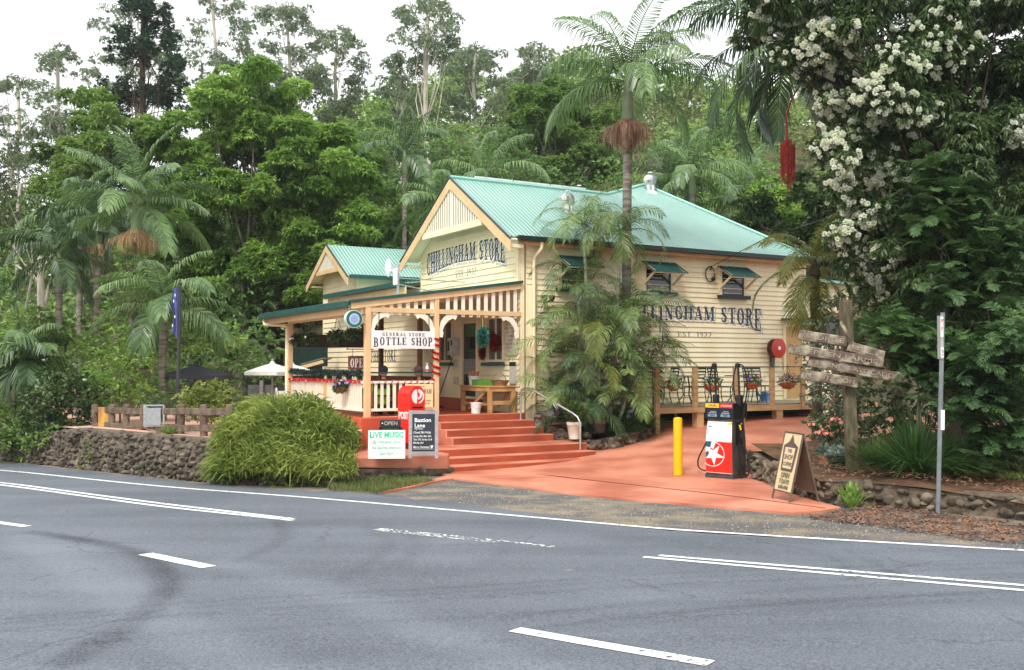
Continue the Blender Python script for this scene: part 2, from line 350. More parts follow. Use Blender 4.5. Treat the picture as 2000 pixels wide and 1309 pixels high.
def road_edge():
    px = [(-900, 868), (-400, 885), (0, 906), (50, 908), (200, 925), (300, 936), (430, 950), (560, 959), (660, 962), (740, 970), (860, 979), (1000, 998), (1200, 1027), (1400, 1045), (1640, 1056), (1800, 1063), (2000, 1073), (2400, 1092), (3200, 1130)]
    q = [G(*p) for p in px]; return [a.x for a in q], [a.y for a in q]
REX, REY = road_edge()
def roadmat():
    m, t, b = _pr('worn_asphalt'); N = t.nodes.new; L = t.links.new
    tc = N('ShaderNodeTexCoord')
    def noise(sc, det=4, st=None):
        n = N('ShaderNodeTexNoise'); n.inputs['Scale'].default_value = sc; n.inputs['Detail'].default_value = det
        mp = N('ShaderNodeMapping'); mp.inputs['Scale'].default_value = st or (1, 1, 1); L(tc.outputs['Object'], mp.inputs[0]); L(mp.outputs[0], n.inputs['Vector']); return n.outputs[0]
    def math_(op, a, c, d=None):
        n = N('ShaderNodeMath'); n.operation = op
        for i, x in enumerate((a, c, d)):
            if x is None: continue
            if hasattr(x, 'links'): L(x, n.inputs[i])
            else: n.inputs[i].default_value = x
        return n.outputs[0]
    fine = noise(60, 4); mid = noise(20, 8); big = noise(.35, 6); stre = noise(1, 5, (.25, 1.6, 1))
    v = math_('MULTIPLY_ADD', fine, 1.1, -.34); v = math_('MULTIPLY_ADD', mid, .25, v); v = math_('MULTIPLY_ADD', big, .5, v); v = math_('MULTIPLY_ADD', stre, .35, v)
    at = N('ShaderNodeAttribute'); at.attribute_name = 'wear'; v = math_('ADD', v, at.outputs['Fac'])
    r = N('ShaderNodeValToRGB'); e = r.color_ramp.elements; e[0].position = .28; e[1].position = 1.15 if False else 1.0
    e[0].color = (*lin(20, 23, 29), 1); e[1].color = (*lin(116, 122, 131), 1)
    L(v, r.inputs[0])
    # small orange grit stain specks
    sp = noise(3.1, 8); spr = N('ShaderNodeValToRGB'); spr.color_ramp.elements[0].position = .70; spr.color_ramp.elements[1].position = .78
    L(sp, spr.inputs[0]); mx = N('ShaderNodeMix'); mx.data_type = 'RGBA'; L(spr.outputs[0], mx.inputs[0])
    L(r.outputs[0], mx.inputs[6]); mx.inputs[7].default_value = (*lin(150, 138, 118), 1)
    vo = N('ShaderNodeTexVoronoi'); vo.feature = 'DISTANCE_TO_EDGE'; vo.inputs['Scale'].default_value = .55; wp = N('ShaderNodeMixRGB'); wp.blend_type = 'ADD'; wp.inputs[0].default_value = .35
    nn = N('ShaderNodeTexNoise'); nn.inputs['Scale'].default_value = 3; nn.inputs['Detail'].default_value = 6; L(tc.outputs['Object'], nn.inputs['Vector']); L(tc.outputs['Object'], wp.inputs[1]); L(nn.outputs[1], wp.inputs[2]); L(wp.outputs[0], vo.inputs['Vector'])
    cr = N('ShaderNodeValToRGB'); cr.color_ramp.elements[0].position = .0; cr.color_ramp.elements[1].position = .012; cr.color_ramp.elements[0].color = (.68, .68, .68, 1); L(vo.outputs['Distance'], cr.inputs[0])
    gate = N('ShaderNodeMath'); gate.operation = 'GREATER_THAN'; gate.inputs[1].default_value = .56; L(big, gate.inputs[0]); c2 = N('ShaderNodeMix'); c2.data_type = 'RGBA'; c2.blend_type = 'MULTIPLY'; L(gate.outputs[0], c2.inputs[0]); L(mx.outputs[2], c2.inputs[6]); L(cr.outputs[0], c2.inputs[7]); mx = c2
    L(mx.outputs[2], b.inputs['Base Color']); b.inputs['Roughness'].default_value = .78; b.inputs['Specular IOR Level'].default_value = .3
    bp = N('ShaderNodeBump'); bp.inputs['Strength'].default_value = .5; bp.inputs['Distance'].default_value = .006
    L(fine, bp.inputs['Height']); L(bp.outputs[0], b.inputs['Normal'])
    return m
ROAD = roadmat()
rx = np.unique(np.r_[np.linspace(-45, -14, 40), np.arange(-14, 10, .075), np.linspace(10, 30, 30)]); nj = 300
edge = np.interp(rx, REX, REY) + .10 * np.sin(rx * 3.1) * np.sin(rx * 1.37 + 1) + .04 * rng.standard_normal(len(rx))
tt = np.linspace(0, 1, nj) ** .9
RXg = np.repeat(rx[None], nj, 0); RYg = -14 + (edge[None] + 14) * tt[:, None]
V = np.c_[RXg.ravel(), RYg.ravel(), road_z(RYg.ravel()) + .012]
road = npmesh('road', V, gridq(len(rx), nj), ROAD, smooth=True); tag(road, kind='structure')
wear = np.zeros(len(V))
def mark(pts, width, amt, soft=.6):
    global wear
    q = [G(*p) for p in pts]; A = np.array([(a.x, a.y) for a in q])
    T = np.linspace(0, len(A) - 1, len(A) * 14); idx = np.arange(len(A))
    cx = np.interp(T, idx, A[:, 0]); cy = np.interp(T, idx, A[:, 1])
    k = np.ones(9) / 9; cx = np.convolve(np.pad(cx, 4, 'edge'), k, 'valid'); cy = np.convolve(np.pad(cy, 4, 'edge'), k, 'valid')
    d = np.full(len(V), 9.)
    for a, b_ in zip(cx, cy): d = np.minimum(d, np.hypot(V[:, 0] - a, V[:, 1] - b_))
    fade = 1 - sm(d, width * (1 - soft), width)
    wear += amt * fade
mark([(60, 1040), (170, 1058), (260, 1080), (310, 1112), (322, 1150), (290, 1200), (215, 1250), (120, 1300)], .17, -.16)
mark([(85, 1045), (250, 1072), (325, 1105), (348, 1135), (335, 1165)], .14, -.10)
mark([(40, 1050), (150, 1110), (280, 1190), (380, 1250), (480, 1308), (560, 1360)], .42, .13, .8)
mark([(430, 1098), (620, 1152), (760, 1205), (980, 1290), (1100, 1340)], .34, .09, .8)
mark([(540, 1015), (560, 1050), (520, 1075), (460, 1100)], .12, -.09)
mark([(720, 1030), (762, 1060), (740, 1090), (660, 1140)], .16, -.07, .9)
mark([(800, 1040), (822, 1065), (800, 1090), (760, 1115)], .16, -.07, .9)
mark([(980, 1060), (985, 1080), (950, 1105)], .14, -.05, .9)
for yo, a in ((0, -.12), (14, -.07), (-26, -.07)):
    mark([(980, 1238 + yo), (1150, 1218 + yo), (1350, 1196 + yo), (1560, 1180 + yo), (1800, 1166 + yo), (2080, 1150 + yo)], .08, a)
for yo, a in ((0, -.10), (10, -.08), (22, -.10), (60, -.06)):
    mark([(0, 1212 + yo), (200, 1196 + yo), (420, 1176 + yo), (700, 1160 + yo), (960, 1146 + yo), (1200, 1128 + yo), (1450, 1116 + yo), (1750, 1108 + yo), (2050, 1100 + yo)], .07, a)
mark([(1450, 1055), (1560, 1072), (1650, 1100), (1668, 1140)], .07, -.08)
mark([(1650, 1076), (1700, 1095), (1760, 1130)], .07, -.07)
mark([(990, 1020), (1200, 1050), (1500, 1085), (1800, 1110), (2050, 1130)], .5, -.05, .9)
ab = road.data.attributes.new('wear', 'FLOAT', 'POINT'); ab.data.foreach_set('value', wear.astype(np.float32))

def sheet(name, poly, zf, m, step=.4, skirt=0, kind='structure', parent=None):
    from mathutils.geometry import delaunay_2d_cdt
    P2 = []
    n = len(poly)
    for i in range(n):
        a, b_ = poly[i], poly[(i + 1) % n]; k = max(1, int(math.hypot(a[0] - b_[0], a[1] - b_[1]) / step))
        for j in range(k): P2.append((a[0] + (b_[0] - a[0]) * j / k, a[1] + (b_[1] - a[1]) * j / k))
    nb = len(P2); xs_ = [p[0] for p in P2]; ys_ = [p[1] for p in P2]
    gx_, gy_ = np.meshgrid(np.arange(min(xs_) + step / 2, max(xs_), step), np.arange(min(ys_) + step / 2, max(ys_), step))
    gx_, gy_ = gx_.ravel(), gy_.ravel(); k = inpoly(gx_, gy_, poly)
    allp = [Vector(p) for p in P2] + [Vector(p) for p in zip(gx_[k], gy_[k])]
    vs, es, fs, *_ = delaunay_2d_cdt(allp, [], [list(range(nb))], 1, 1e-4)
    v3 = [(p[0], p[1], float(zf(p[0], p[1]))) for p in vs]; fs = [tuple(f) for f in fs]
    if skirt:
        from collections import Counter
        c = Counter(tuple(sorted((f[i], f[(i + 1) % len(f)]))) for f in fs for i in range(len(f)))
        bd = [e for e, q in c.items() if q == 1]; mp = {}
        for e in bd:
            for a in e:
                if a not in mp: mp[a] = len(v3); v3.append((v3[a][0], v3[a][1], v3[a][2] - skirt))
        fs += [(a, b_, mp[b_], mp[a]) for a, b_ in bd]
    me = bpy.data.meshes.new(name); me.from_pydata(v3, [], fs); o = link(name, me, m, parent)
    return tag(o, kind=kind) if kind else o
def xy(*ps): return [(G(*p).x, G(*p).y) for p in ps]
# gravel shoulder with asphalt crumbs, between the road and the stone walls
GRAV = mat('gravel_shoulder_stones', lin(150, 136, 116), .95, .3, 1.6, bump=2.5, bscale=60, col2=lin(98, 98, 98), detail=14, pos=(.44, .66))
gp = [(x, float(np.interp(x, REX, REY)) - .6) for x in np.linspace(-16, 14, 40)]
gp2 = [(14, 15), (4.6, 18.6), (-1.2, 19.6), (-3.4, 18), (-5.2, 18.2), (-8, 20.9), (-11, 23.6), (-16, 28)]
sheet('gravel_shoulder', gp + gp2, lambda x, y: road_z(y) + .004, GRAV, .5)
# painted concrete apron
def apz(x, y): return float(gz(np.array([min(x, 4.3) if y < 19 else x]), np.array([y]))[0]) if False else road_z(min(y, 26)) + .12 * (min(max(y, 18.5), 26) - 18.5) * min(1, max(0, (x + 1.4) / 5)) ** 1.5 + .035
ap = xy((742, 966), (800, 956), (850, 944), (885, 938), (985, 950), (1100, 966), (1250, 981), (1400, 993), (1550, 1007), (1600, 1003), (1642, 996))
sp1 = [(4.40, 14.6), (4.42, 16.8), (4.56, 19.5), (5.4, 20.0), (7.4, 21.0), (12, 22.8), (14, 27)]
bk = [B(10.5, -.2), B(8.9, -.1), B(2.9, -.1), B(2.6, -1.3), B(0.6, -1.5), B(0.2, -2.2), B(-3.4, -2.3), B(-3.6, -3.3)]
sheet('painted_forecourt', ap + sp1 + [(p.x, p.y) for p in bk], apz, ORANGE, .35, .07)
bedm = mat('leafy_bed_soil', lin(118, 84, 58), .95, .3, 2, bump=2, bscale=15, col2=lin(72, 54, 36))
sheet('garden_bed', GARDEN, lambda x, y: .06 + .03 * (y - 13) + .05 * math.sin(x * 2) * math.sin(y * 1.7), bedm, .5)
TERR = mat('pale_terracotta_paving', lin(214, 150, 124), .8, .15, .5, bump=.3, col2=lin(206, 176, 158))
sheet('beer_garden_paving', [(-9.9, 22.0), (-8.1, 20.45), (-6.6, 19.15), (-5.0, 17.8), (-3.9, 17.45), (-3.0, 20), (-3.6, 24), (-7.5, 32), (-14, 30)], lambda x, y: .42, TERR, .6)
# drain joint across the apron
q = [G(*p) for p in ((945, 921), (1080, 934), (1250, 953), (1400, 970), (1500, 983), (1612, 998))]
mb = MB()
for a, b_ in zip(q, q[1:]):
    a = Vector((a.x, a.y, apz(a.x, a.y) + .003)); b_ = Vector((b_.x, b_.y, apz(b_.x, b_.y) + .003)); mb.bar(a, b_, .035, .006)
tag(mb.build('drain_channel', mat('rusty_drain_edge', lin(120, 52, 40), .8, .3)), kind='structure')

# road markings
def paintmat(name, thr):
    m, t, b = _pr(name); N = t.nodes.new; L = t.links.new; tc = N('ShaderNodeTexCoord')
    n = N('ShaderNodeTexNoise'); n.inputs['Scale'].default_value = 22; n.inputs['Detail'].default_value = 8; L(tc.outputs['Object'], n.inputs['Vector'])
    n2 = N('ShaderNodeTexNoise'); n2.inputs['Scale'].default_value = 1.3; L(tc.outputs['Object'], n2.inputs['Vector'])
    a = N('ShaderNodeMath'); a.operation = 'MULTIPLY_ADD'; a.inputs[1].default_value = .35; L(n2.outputs[0], a.inputs[0]); L(n.outputs[0], a.inputs[2])
    r = N('ShaderNodeValToRGB'); r.color_ramp.elements[0].position = thr; r.color_ramp.elements[1].position = thr + .05
    L(a.outputs[0], r.inputs[0]); L(r.outputs[0], b.inputs['Alpha'])
    b.inputs['Base Color'].default_value = (*lin(226, 228, 222), 1); b.inputs['Roughness'].default_value = .7
    return m
PAINT = paintmat('road_paint', .50); PAINT_W = paintmat('worn_road_paint', .69)
def stripe(name, pts, w_, m):
    q = [G(*p) for p in pts]; V_ = []
    T = np.linspace(0, len(q) - 1, len(q) * 10); idx = np.arange(len(q))
    X = np.interp(T, idx, [a.x for a in q]); Y = np.interp(T, idx, [a.y for a in q])
    k = np.ones(7) / 7; X[3:-3] = np.convolve(X, k, 'valid'); Y[3:-3] = np.convolve(Y, k, 'valid')
    dx = np.gradient(X); dy = np.gradient(Y); l = np.hypot(dx, dy) + 1e-9; nx, ny = -dy / l, dx / l
    Vv = np.empty((len(X) * 2, 3)); Vv[0::2] = np.c_[X - nx * w_ / 2, Y - ny * w_ / 2, road_z(Y - ny * w_ / 2) + .017]; Vv[1::2] = np.c_[X + nx * w_ / 2, Y + ny * w_ / 2, road_z(Y + ny * w_ / 2) + .017]
    i = np.arange(len(X) - 1) * 2; tag(npmesh(name, Vv, np.c_[i, i + 2, i + 3, i + 1], m), kind='structure')
stripe('road_edge_line', [(-400, 893), (0, 919), (310, 952), (620, 975), (1000, 1009), (1300, 1036), (1600, 1055), (2000, 1078), (2400, 1100)], .10, PAINT)
stripe('road_centre_line', [(-300, 917), (0, 943.5), (300, 984), (572, 1016)], .10, PAINT)
stripe('road_centre_line', [(-300, 921), (0, 948), (300, 990), (572, 1019)], .10, PAINT)
stripe('road_centre_line', [(740, 1035.5), (850, 1046), (960, 1057), (1080, 1071)], .09, PAINT_W)
stripe('road_centre_line', [(730, 1037), (850, 1050), (972, 1062)], .09, PAINT_W)
stripe('road_centre_line', [(1287, 1088), (1660, 1119), (2000, 1147), (2300, 1172)], .085, PAINT)
stripe('road_centre_line', [(1257, 1091), (1660, 1127), (2000, 1157), (2300, 1183)], .085, PAINT)
stripe('road_dash_line', [(-60, 1015), (-10, 1022), (52, 1031)], .13, PAINT)
stripe('road_dash_line', [(284, 1085), (345, 1098), (408, 1111)], .16, PAINT)
stripe('road_dash_line', [(1005, 1234), (1190, 1267), (1388, 1301)], .14, PAINT)

# ---------------- stones ----------------
_bm = bmesh.new(); bmesh.ops.create_icosphere(_bm, subdivisions=2, radius=1); _bm.verts.ensure_lookup_table()
ICV = np.array([v.co for v in _bm.verts]); ICF = np.array([[v.index for v in f.verts] for f in _bm.faces]); _bm.free()
def stones(pos, size, seed=1, sq=(1, 1, .75)):
    r_ = np.random.default_rng(seed); VV = []; FF = []
    for i, (p, s) in enumerate(zip(pos, size)):
        v = ICV.copy(); 
        for _ in range(7):
            n = r_.standard_normal(3); n /= np.linalg.norm(n); d = v @ n; k = d > .5; v[k] -= np.outer(d[k] - .5, n)
        v *= np.array(sq) * (1 + .35 * r_.uniform(-1, 1, 3)); a = r_.uniform(0, 6.28); c, s_ = math.cos(a), math.sin(a)
        v = v @ np.array([[c, s_, 0], [-s_, c, 0], [0, 0, 1]]); t = r_.uniform(-.5, .5); c, s_ = math.cos(t), math.sin(t)
        v = v @ np.array([[1, 0, 0], [0, c, s_], [0, -s_, c]])
        VV.append(v * s + p); FF.append(ICF + i * len(ICV))
    return np.concatenate(VV), np.concatenate(FF)
def stone_wall(name, label, pts, zb, zt, thick, ssize, m, seed=1, batter=.1):
    """pts: base line in plan; zb/zt: functions of distance fraction giving foot and top"""
    pts = np.array(pts, float); L_ = np.r_[0, np.cumsum(np.hypot(*np.diff(pts, axis=0).T))]; tot = L_[-1]
    r_ = np.random.default_rng(seed)
    def at(s): return np.interp(s, L_, pts[:, 0]), np.interp(s, L_, pts[:, 1])
    o = empty(name, (0, 0, 0), 0, label, 'stone wall')
    mb = MB(); n = max(8, int(tot / .3)); ring = []
    for i in range(n + 1):
        s = tot * i / n; x, y = at(s); x2, y2 = at(min(tot, s + .05)); x1, y1 = at(max(0, s - .05)); d = math.hypot(x2 - x1, y2 - y1); nx, ny = -(y2 - y1) / d, (x2 - x1) / d
        f = i / n; b_, t_ = zb(f), zt(f)
        ring.append([(x + nx * .02, y + ny * .02, b_ - .1), (x + nx * batter, y + ny * batter, t_), (x + nx * (batter + thick), y + ny * (batter + thick), t_ + .01), (x + nx * (batter + thick), y + ny * (batter + thick), b_ - .1)])
    vs = [p for r1 in ring for p in r1]; fs = []
    for i in range(n):
        for k in range(4): fs.append((i * 4 + k, (i + 1) * 4 + k, (i + 1) * 4 + (k + 1) % 4, i * 4 + (k + 1) % 4))
    fs += [(0, 1, 2, 3), (n * 4 + 3, n * 4 + 2, n * 4 + 1, n * 4)]
    mb.add(vs, fs); mb.build('mortar_core', MORTAR, o)
    pos = []; sz = []
    s = 0
    while s < tot:
        x, y = at(s); x2, y2 = at(min(tot, s + .05)); x1, y1 = at(max(0, s - .05)); d = math.hypot(x2 - x1, y2 - y1) or 1; nx, ny = -(y2 - y1) / d, (x2 - x1) / d
        f = s / tot; z = zb(f) + r_.uniform(0, ssize * .5)
        while z < zt(f):
            q = (z - zb(f)) / max(.05, zt(f) - zb(f)); off = batter * q + .0 + r_.uniform(0, .03); sc = ssize * r_.uniform(.36, .66)
            j = r_.uniform(-.35, .35) * ssize
            pos.append((x + nx * off + j * ny, y + ny * off - j * nx, z)); sz.append(sc); z += sc * 1.45
        s += ssize * .62
    Vv, F = stones(np.array(pos), np.array(sz), seed); npmesh('stones', Vv, F, m, o)
    return o
stone_wall('retaining_wall', 'long dark rubble stone retaining wall beside the road, under the log fence', [(-11.8, 23.2), (-10.9, 22.45), (-8.2, 20.1), (-6.7, 18.8), (-5.4, 17.7), (-4.6, 17.3), (-3.9, 17.1)],
           lambda f: -.43 + .15 * f, lambda f: .02 + .42 * min(1, f * 3.2), .3, .15, STONE, 3, .12)
stone_wall('retaining_wall', 'low stone wall beside the leafy garden bed, behind the sign trestle and pole', [(4.58, 19.5), (4.42, 18.2), (4.38, 16.8), (4.36, 15.2), (4.45, 14.6), (4.72, 14.2), (5.2, 13.9), (6.0, 13.1), (6.6, 12.3), (8.0, 11.0), (9.5, 9.8)],
           lambda f: -.26, lambda f: .10 + .02 * math.sin(f * 30), .3, .19, STONE_G, 5, .03)
# ---------------- the store (local axes: u along the side wall, v along the gable wall) ----------------
O = B(0, 0, 0)
def at_store(name, label, cat, group=None): return empty(name, O, TH, label, cat, group)
store = at_store('general_store', 'cream weatherboard general store with mint corrugated roof and lettered front gable', 'shop building')
TILT = .026
def wb_u(mb, u0, u1, z0, z1, pitch, v=0, ext=None, zb=None):     # boards along u, facing -v
    z = z0 if zb is None else zb
    while z < z1 - .01:
        a, b_ = (u0, u1) if ext is None else ext(z, min(z + pitch, z1))
        t = min(z + pitch, z1)
        if b_ > a:
            mb.add([(a, v - TILT, z), (b_, v - TILT, z), (b_, v, t), (a, v, t), (a, v + .01, z), (b_, v + .01, z)], [(0, 1, 2, 3), (4, 5, 1, 0)])
        z += pitch
def wb_v(mb, v0, v1, z0, z1, pitch, u=0, ext=None):               # boards along v, facing -u
    z = z0
    while z < z1 - .01:
        t = min(z + pitch, z1); a, b_, a2, b2 = (v0, v1, v0, v1) if ext is None else ext(z, t)
        if b_ > a:
            mb.add([(u - TILT, a, z), (u - TILT, b_, z), (u, b2, t), (u, a2, t), (u + .01, a, z), (u + .01, b_, z)], [(1, 0, 3, 2), (5, 4, 0, 1)])
        z += pitch
P1, P2_ = .131, .156
GW, RZ, RV, SL = 5.3, 6.60, 2.65, .62
roofz = lambda v: RZ - SL * abs(v - RV)
# side wall
mb = MB(); wb_u(mb, 0.16, 9.36, .30, 4.84, P1); mb.box(0.16, .012, .3, 9.36, .1, 4.84)
mb.build('side_wall', CREAM, store, recalc=False)
mb = MB(); mb.box(0, -.03, .25, .1, .06, 4.84); mb.build('corner_board', CREAM, store, bevel=.004); mb = MB(); mb.box(9.34, -.03, .3, 9.44, .06, 4.84); mb.build('corner_board', CREAM, store, bevel=.004)
mb = MB(); mb.box(.15, -.045, .3, .30, .0, 3.66); mb.build('corner_board', CREAM, store, bevel=.004)
# gable wall above the porch
mb = MB()
def gext(z, t):
    def lim(q): 
        h = (RZ - .10 - q) / SL; return max(0.0, RV - h), min(GW, RV + h)
    a, b_ = lim(z); a2, b2 = lim(t); return a, b_, a2, b2
wb_v(mb, 0, GW, 3.72, 6.45, P2_, -.05, gext); mb.box(-.04, .01, 3.7, .05, GW - .01, 4.9)
mb.prism([(0.02, 4.9), (GW - .02, 4.9), (RV, 6.5)], -.035, .05, 'x')
mb.build('gable_wall', CREAM_W, store, recalc=False)
mb = MB(); mb.box(-.085, -.04, 3.66, .02, GW + .03, 3.74); mb.box(-.075, -.035, 3.72, .0, .09, 4.84); mb.box(-.075, GW - .07, 3.72, .0, GW + .03, 4.84); mb.build('gable_trim', CREAM_W, store)
# ground floor front wall, under the porch
mb = MB()
for a, b_, z0, z1 in ((0, .72, .62, 3.72), (.72, 1.68, .62, 1.84), (1.68, 2.06, .62, 3.72), (3.0, 3.42, .62, 3.72), (3.42, 4.5, .62, 1.84), (4.5, GW, .62, 3.72), (.72, 1.68, 3.0, 3.72), (2.06, 3.0, 2.94, 3.72), (3.42, 4.5, 3.0, 3.72)):
    z0q = .62 + math.ceil((z0 - .62) / P1 - .01) * P1
    wb_v(mb, a, b_, z0q, z1, P1, 0); 
mb.box(.03, .0, .6, .1, 2.06, 3.72) if False else None
mb.build('front_wall', CREAM, store, recalc=False)
mb = MB()
for a, b_, z0, z1 in ((0.01, .72, .6, 3.72), (.72, 1.68, .6, 1.84), (1.68, 2.06, .6, 3.72), (3.0, 3.42, .6, 3.72), (3.42, 4.5, .6, 1.84), (4.5, GW, .6, 3.72), (.72, 1.68, 3.0, 3.72), (2.06, 3.0, 2.94, 3.72), (3.42, 4.5, 3.0, 3.72)): mb.box(.012, a, z0, .09, b_, z1)
mb.build('wall_lining', CREAM, store)
mb = MB(); mb.box(1.6, .3, .6, 1.7, 6, 3.7); mb.box(.2, .2, .58, 1.7, 6, .66); mb.build('dark_interior', DARK, store)
# rear walls (never seen from the road, close the shell)
mb = MB(); mb.box(9.2, .02, .3, 9.34, 8.1, 4.84); mb.box(4.2, 8.0, .3, 9.3, 8.1, 4.84); mb.box(.1, GW - .1, .3, 9.2, GW, 4.8); mb.build('rear_wall', CREAM, store)
# windows on the front wall
def front_window(v0, v1, z0, z1):
    mb = MB(); 
    for a in (v0, v1 - .08): mb.box(-.03, a, z0, .08, a + .08, z1)
    mb.box(-.03, v0 + .08, z1 - .08, .08, v1 - .08, z1); mb.box(-.02, v0 + .08, z0, .08, v1 - .08, z0 + .06); mb.box(0, (v0 + v1) / 2 - .02, z0 + .06, .06, (v0 + v1) / 2 + .02, z1 - .08)
    f = mb.build('window', CREAM_W, store)
    mb = MB(); mb.box(.05, v0 + .08, z0 + .06, .06, v1 - .08, z1 - .08); mb.build('pane', GLASS, f)
    mb = MB(); mb.box(-.12, v0 - .06, z0 - .09, .0, v1 + .06, z0 - .01); mb.build('sill', DGREEN, f)
    mb = MB()
    k = v0 + .14
    while k < v1 - .1: mb.box(.02, k, z0 + .06, .035, k + .015, z1 - .08); k += .085
    mb.build('security_bars', mat('grey_bar_paint', (.3, .3, .29), .5), f)
front_window(.74, 1.66, 1.86, 3.0); front_window(3.44, 4.48, 1.86, 3.0)
mb = MB(); mb.box(-.03, 2.06, .95, .06, 2.15, 2.94); mb.box(-.03, 2.91, .95, .06, 3.0, 2.94); mb.box(-.03, 2.15, 2.86, .06, 2.91, 2.94); mb.box(-.06, 2.0, .93, .1, 3.06, .985)
dr = mb.build('front_door', CREAM_W, store)
mb = MB(); mb.box(.03, 2.15, .985, .045, 2.91, 2.86); mb.build('dark_doorway', GLASS, dr)
mb = MB(); mb.box(.005, 2.2, 1.55, .028, 2.86, 1.95); mb.build('poster', mat('dull_poster', (.25, .25, .25), .5, .4, 20), dr)
mb = MB(); mb.box(-.34, 1.6, .665, .0, 4.6, .93); mb.build('doorstep', ORANGE_D, store)
# small side windows with corrugated awnings
def side_window(u0, u1, glass=True):
    mb = MB(); z0, z1 = 3.66, 4.40
    mb.box(u0, -.045, z0, u0 + .1, .02, z1); mb.box(u1 - .1, -.045, z0, u1, .02, z1); mb.box(u0 + .1, -.04, z1 - .08, u1 - .1, .02, z1)
    f = mb.build('window', CREAM_W, store)
    mb = MB(); mb.box(u0 + .1, -.022, z0, u1 - .1, -.02, z1 - .08); mb.build('pane', GLASS, f)
    mb = MB(); mb.box(u0 + .1, -.035, z0, u0 + .14, -.023, z1 - .08); mb.box(u1 - .14, -.035, z0, u1 - .1, -.023, z1 - .08); mb.box(u0 + .14, -.035, z0 + .30, u1 - .14, -.023, z0 + .34); mb.box(u0 + .14, -.035, z0, u1 - .14, -.023, z0 + .05); mb.build('sash', BLACK, f)
    mb = MB(); mb.box(u0 - .06, -.14, z0 - .09, u1 + .06, .0, z0 - .002); mb.build('sill', mat('dark_sill_paint', lin(34, 40, 50), .5), f)
    mb = MB(); n = 56; a, b_ = u0 - .05, u1 + .06
    for i in range(n + 1):
        u = a + (b_ - a) * i / n; h = .014 * math.sin(i * math.pi / 2.33)
        mb.v += [(u, -.03, 4.44 + h), (u, -.55, 4.14 + h), (u, -.03, 4.425 + h), (u, -.55, 4.125 + h)]
    for i in range(n): k = i * 4; mb.f += [(k, k + 4, k + 5, k + 1), (k + 3, k + 7, k + 6, k + 2), (k + 1, k + 5, k + 7, k + 3)]
    mb.build('awning', DGREEN, f, recalc=False)
    mb = MB()
    for u in (u0 + .03, u1 - .03): mb.bar((u, -.5, 4.13), (u, -.05, 4.38), .04, .06); mb.bar((u, -.45, 4.12), (u, -.05, 3.86), .04, .05)
    mb.bar((u0, -.5, 4.115), (u1, -.5, 4.115), .04, .04); mb.build('awning_bracket', CREAM_W, f)
side_window(3.62, 4.62); side_window(6.18, 7.16); side_window(1.05, 2.0)
# lettering that follows the tilted boards
def tilt_u(z, z0, p): f = ((z - z0) / p) % 1; return -(TILT * (1 - f))
bands = [.30 + P1 * i for i in range(40)]
def warp_side(x, y):
    t = x * 2 - 1; zt = 3.335; h = .36 + .20 * t * t + (.08 if x > .93 or x < .06 else 0); 
    return 2.80 + x * 4.92, zt - h + y * h + .0 * t
def pl_side(sh):
    return lambda a, b_, l: (a + sh[0], tilt_u(b_, .30, P1) - l - sh[2], b_ + sh[1])
def bandshift(s): return [b_ - s for b_ in bands]
o1 = lettering('wall_lettering', 'CHILLINGHAM STORE', SHADOW, store, 1, lambda x, y: (warp_side(x, y)[0] + .07, warp_side(x, y)[1] - .06), pl_side((0, 0, 0)), bands)
o2 = lettering('wall_lettering', 'CHILLINGHAM STORE', PWHITE, store, 1, lambda x, y: (warp_side(x, y)[0] + .03, warp_side(x, y)[1] - .02), pl_side((0, 0, .0022)), bands)
o3 = lettering('wall_lettering', 'CHILLINGHAM STORE', NAVY, store, 1, warp_side, pl_side((0, 0, .0045)), bands)
GREYT = mat('faint_grey_paint', lin(150, 146, 138), .7, .1, 20)
lettering('wall_lettering', 'EST. 1922', GREYT, store, 1, lambda x, y: (4.75 + x * 1.18, 2.52 + y * .14), pl_side((0, 0, 0)), bands)
gb = [3.72 + P2_ * i for i in range(20)]
def warp_g(x, y):
    t = x * 2 - 1; h = .45 + .20 * t * t; zt = 4.93 - .05 * t * t; return 4.93 - x * 4.34, zt - h + y * h
def pl_g(k): return lambda a, b_, l: (-.05 + tilt_u(b_, 3.72, P2_) - l - k, a, b_)
def rev(name, s, m, wf, k): 
    return lettering(name, s, m, store, 1, wf, pl_g(k), gb)
rev('gable_lettering', 'CHILLINGHAM STORE', SHADOW, lambda x, y: (warp_g(x, y)[0] - .07, warp_g(x, y)[1] - .09), 0)
rev('gable_lettering', 'CHILLINGHAM STORE', PWHITE, lambda x, y: (warp_g(x, y)[0] - .04, warp_g(x, y)[1] - .04), .0022)
rev('gable_lettering', 'CHILLINGHAM STORE', NAVY, warp_g, .0045)
rev('gable_lettering', 'EST. 1922', GREYT, lambda x, y: (3.2 - x * 1.15, 4.08 + y * .19), 0)
# roof: front gable wing + hipped main block
mb = MB()
f0 = -.5; ev = -.28; ev2 = GW + .28
def slab(mb, pts, t=.03): 
    n = len(pts); mb.add(list(pts) + [(p[0], p[1], p[2] - t) for p in pts], [tuple(range(n)), tuple(range(2 * n - 1, n - 1, -1))] + [((i + 1) % n, i, i + n, (i + 1) % n + n) for i in range(n)])
PK = (6.55, 3.65, 7.22)
jn = (4.45, RV, RZ)
slab(mb, [(f0, ev, roofz(ev)), (9.55, ev, roofz(ev)), PK, jn, (f0, RV, RZ)])
slab(mb, [(f0, ev2, roofz(ev2)), (f0, RV, RZ), jn, (4.2, ev2 + .2, roofz(ev2 + .2))])
slab(mb, [jn, PK, (3.9, 8.35, 4.78), (4.2, ev2 + .2, roofz(ev2 + .2))])
slab(mb, [(9.55, ev, roofz(ev)), (9.55, 8.35, 4.78), PK]); slab(mb, [PK, (9.55, 8.35, 4.78), (3.9, 8.35, 4.78)])
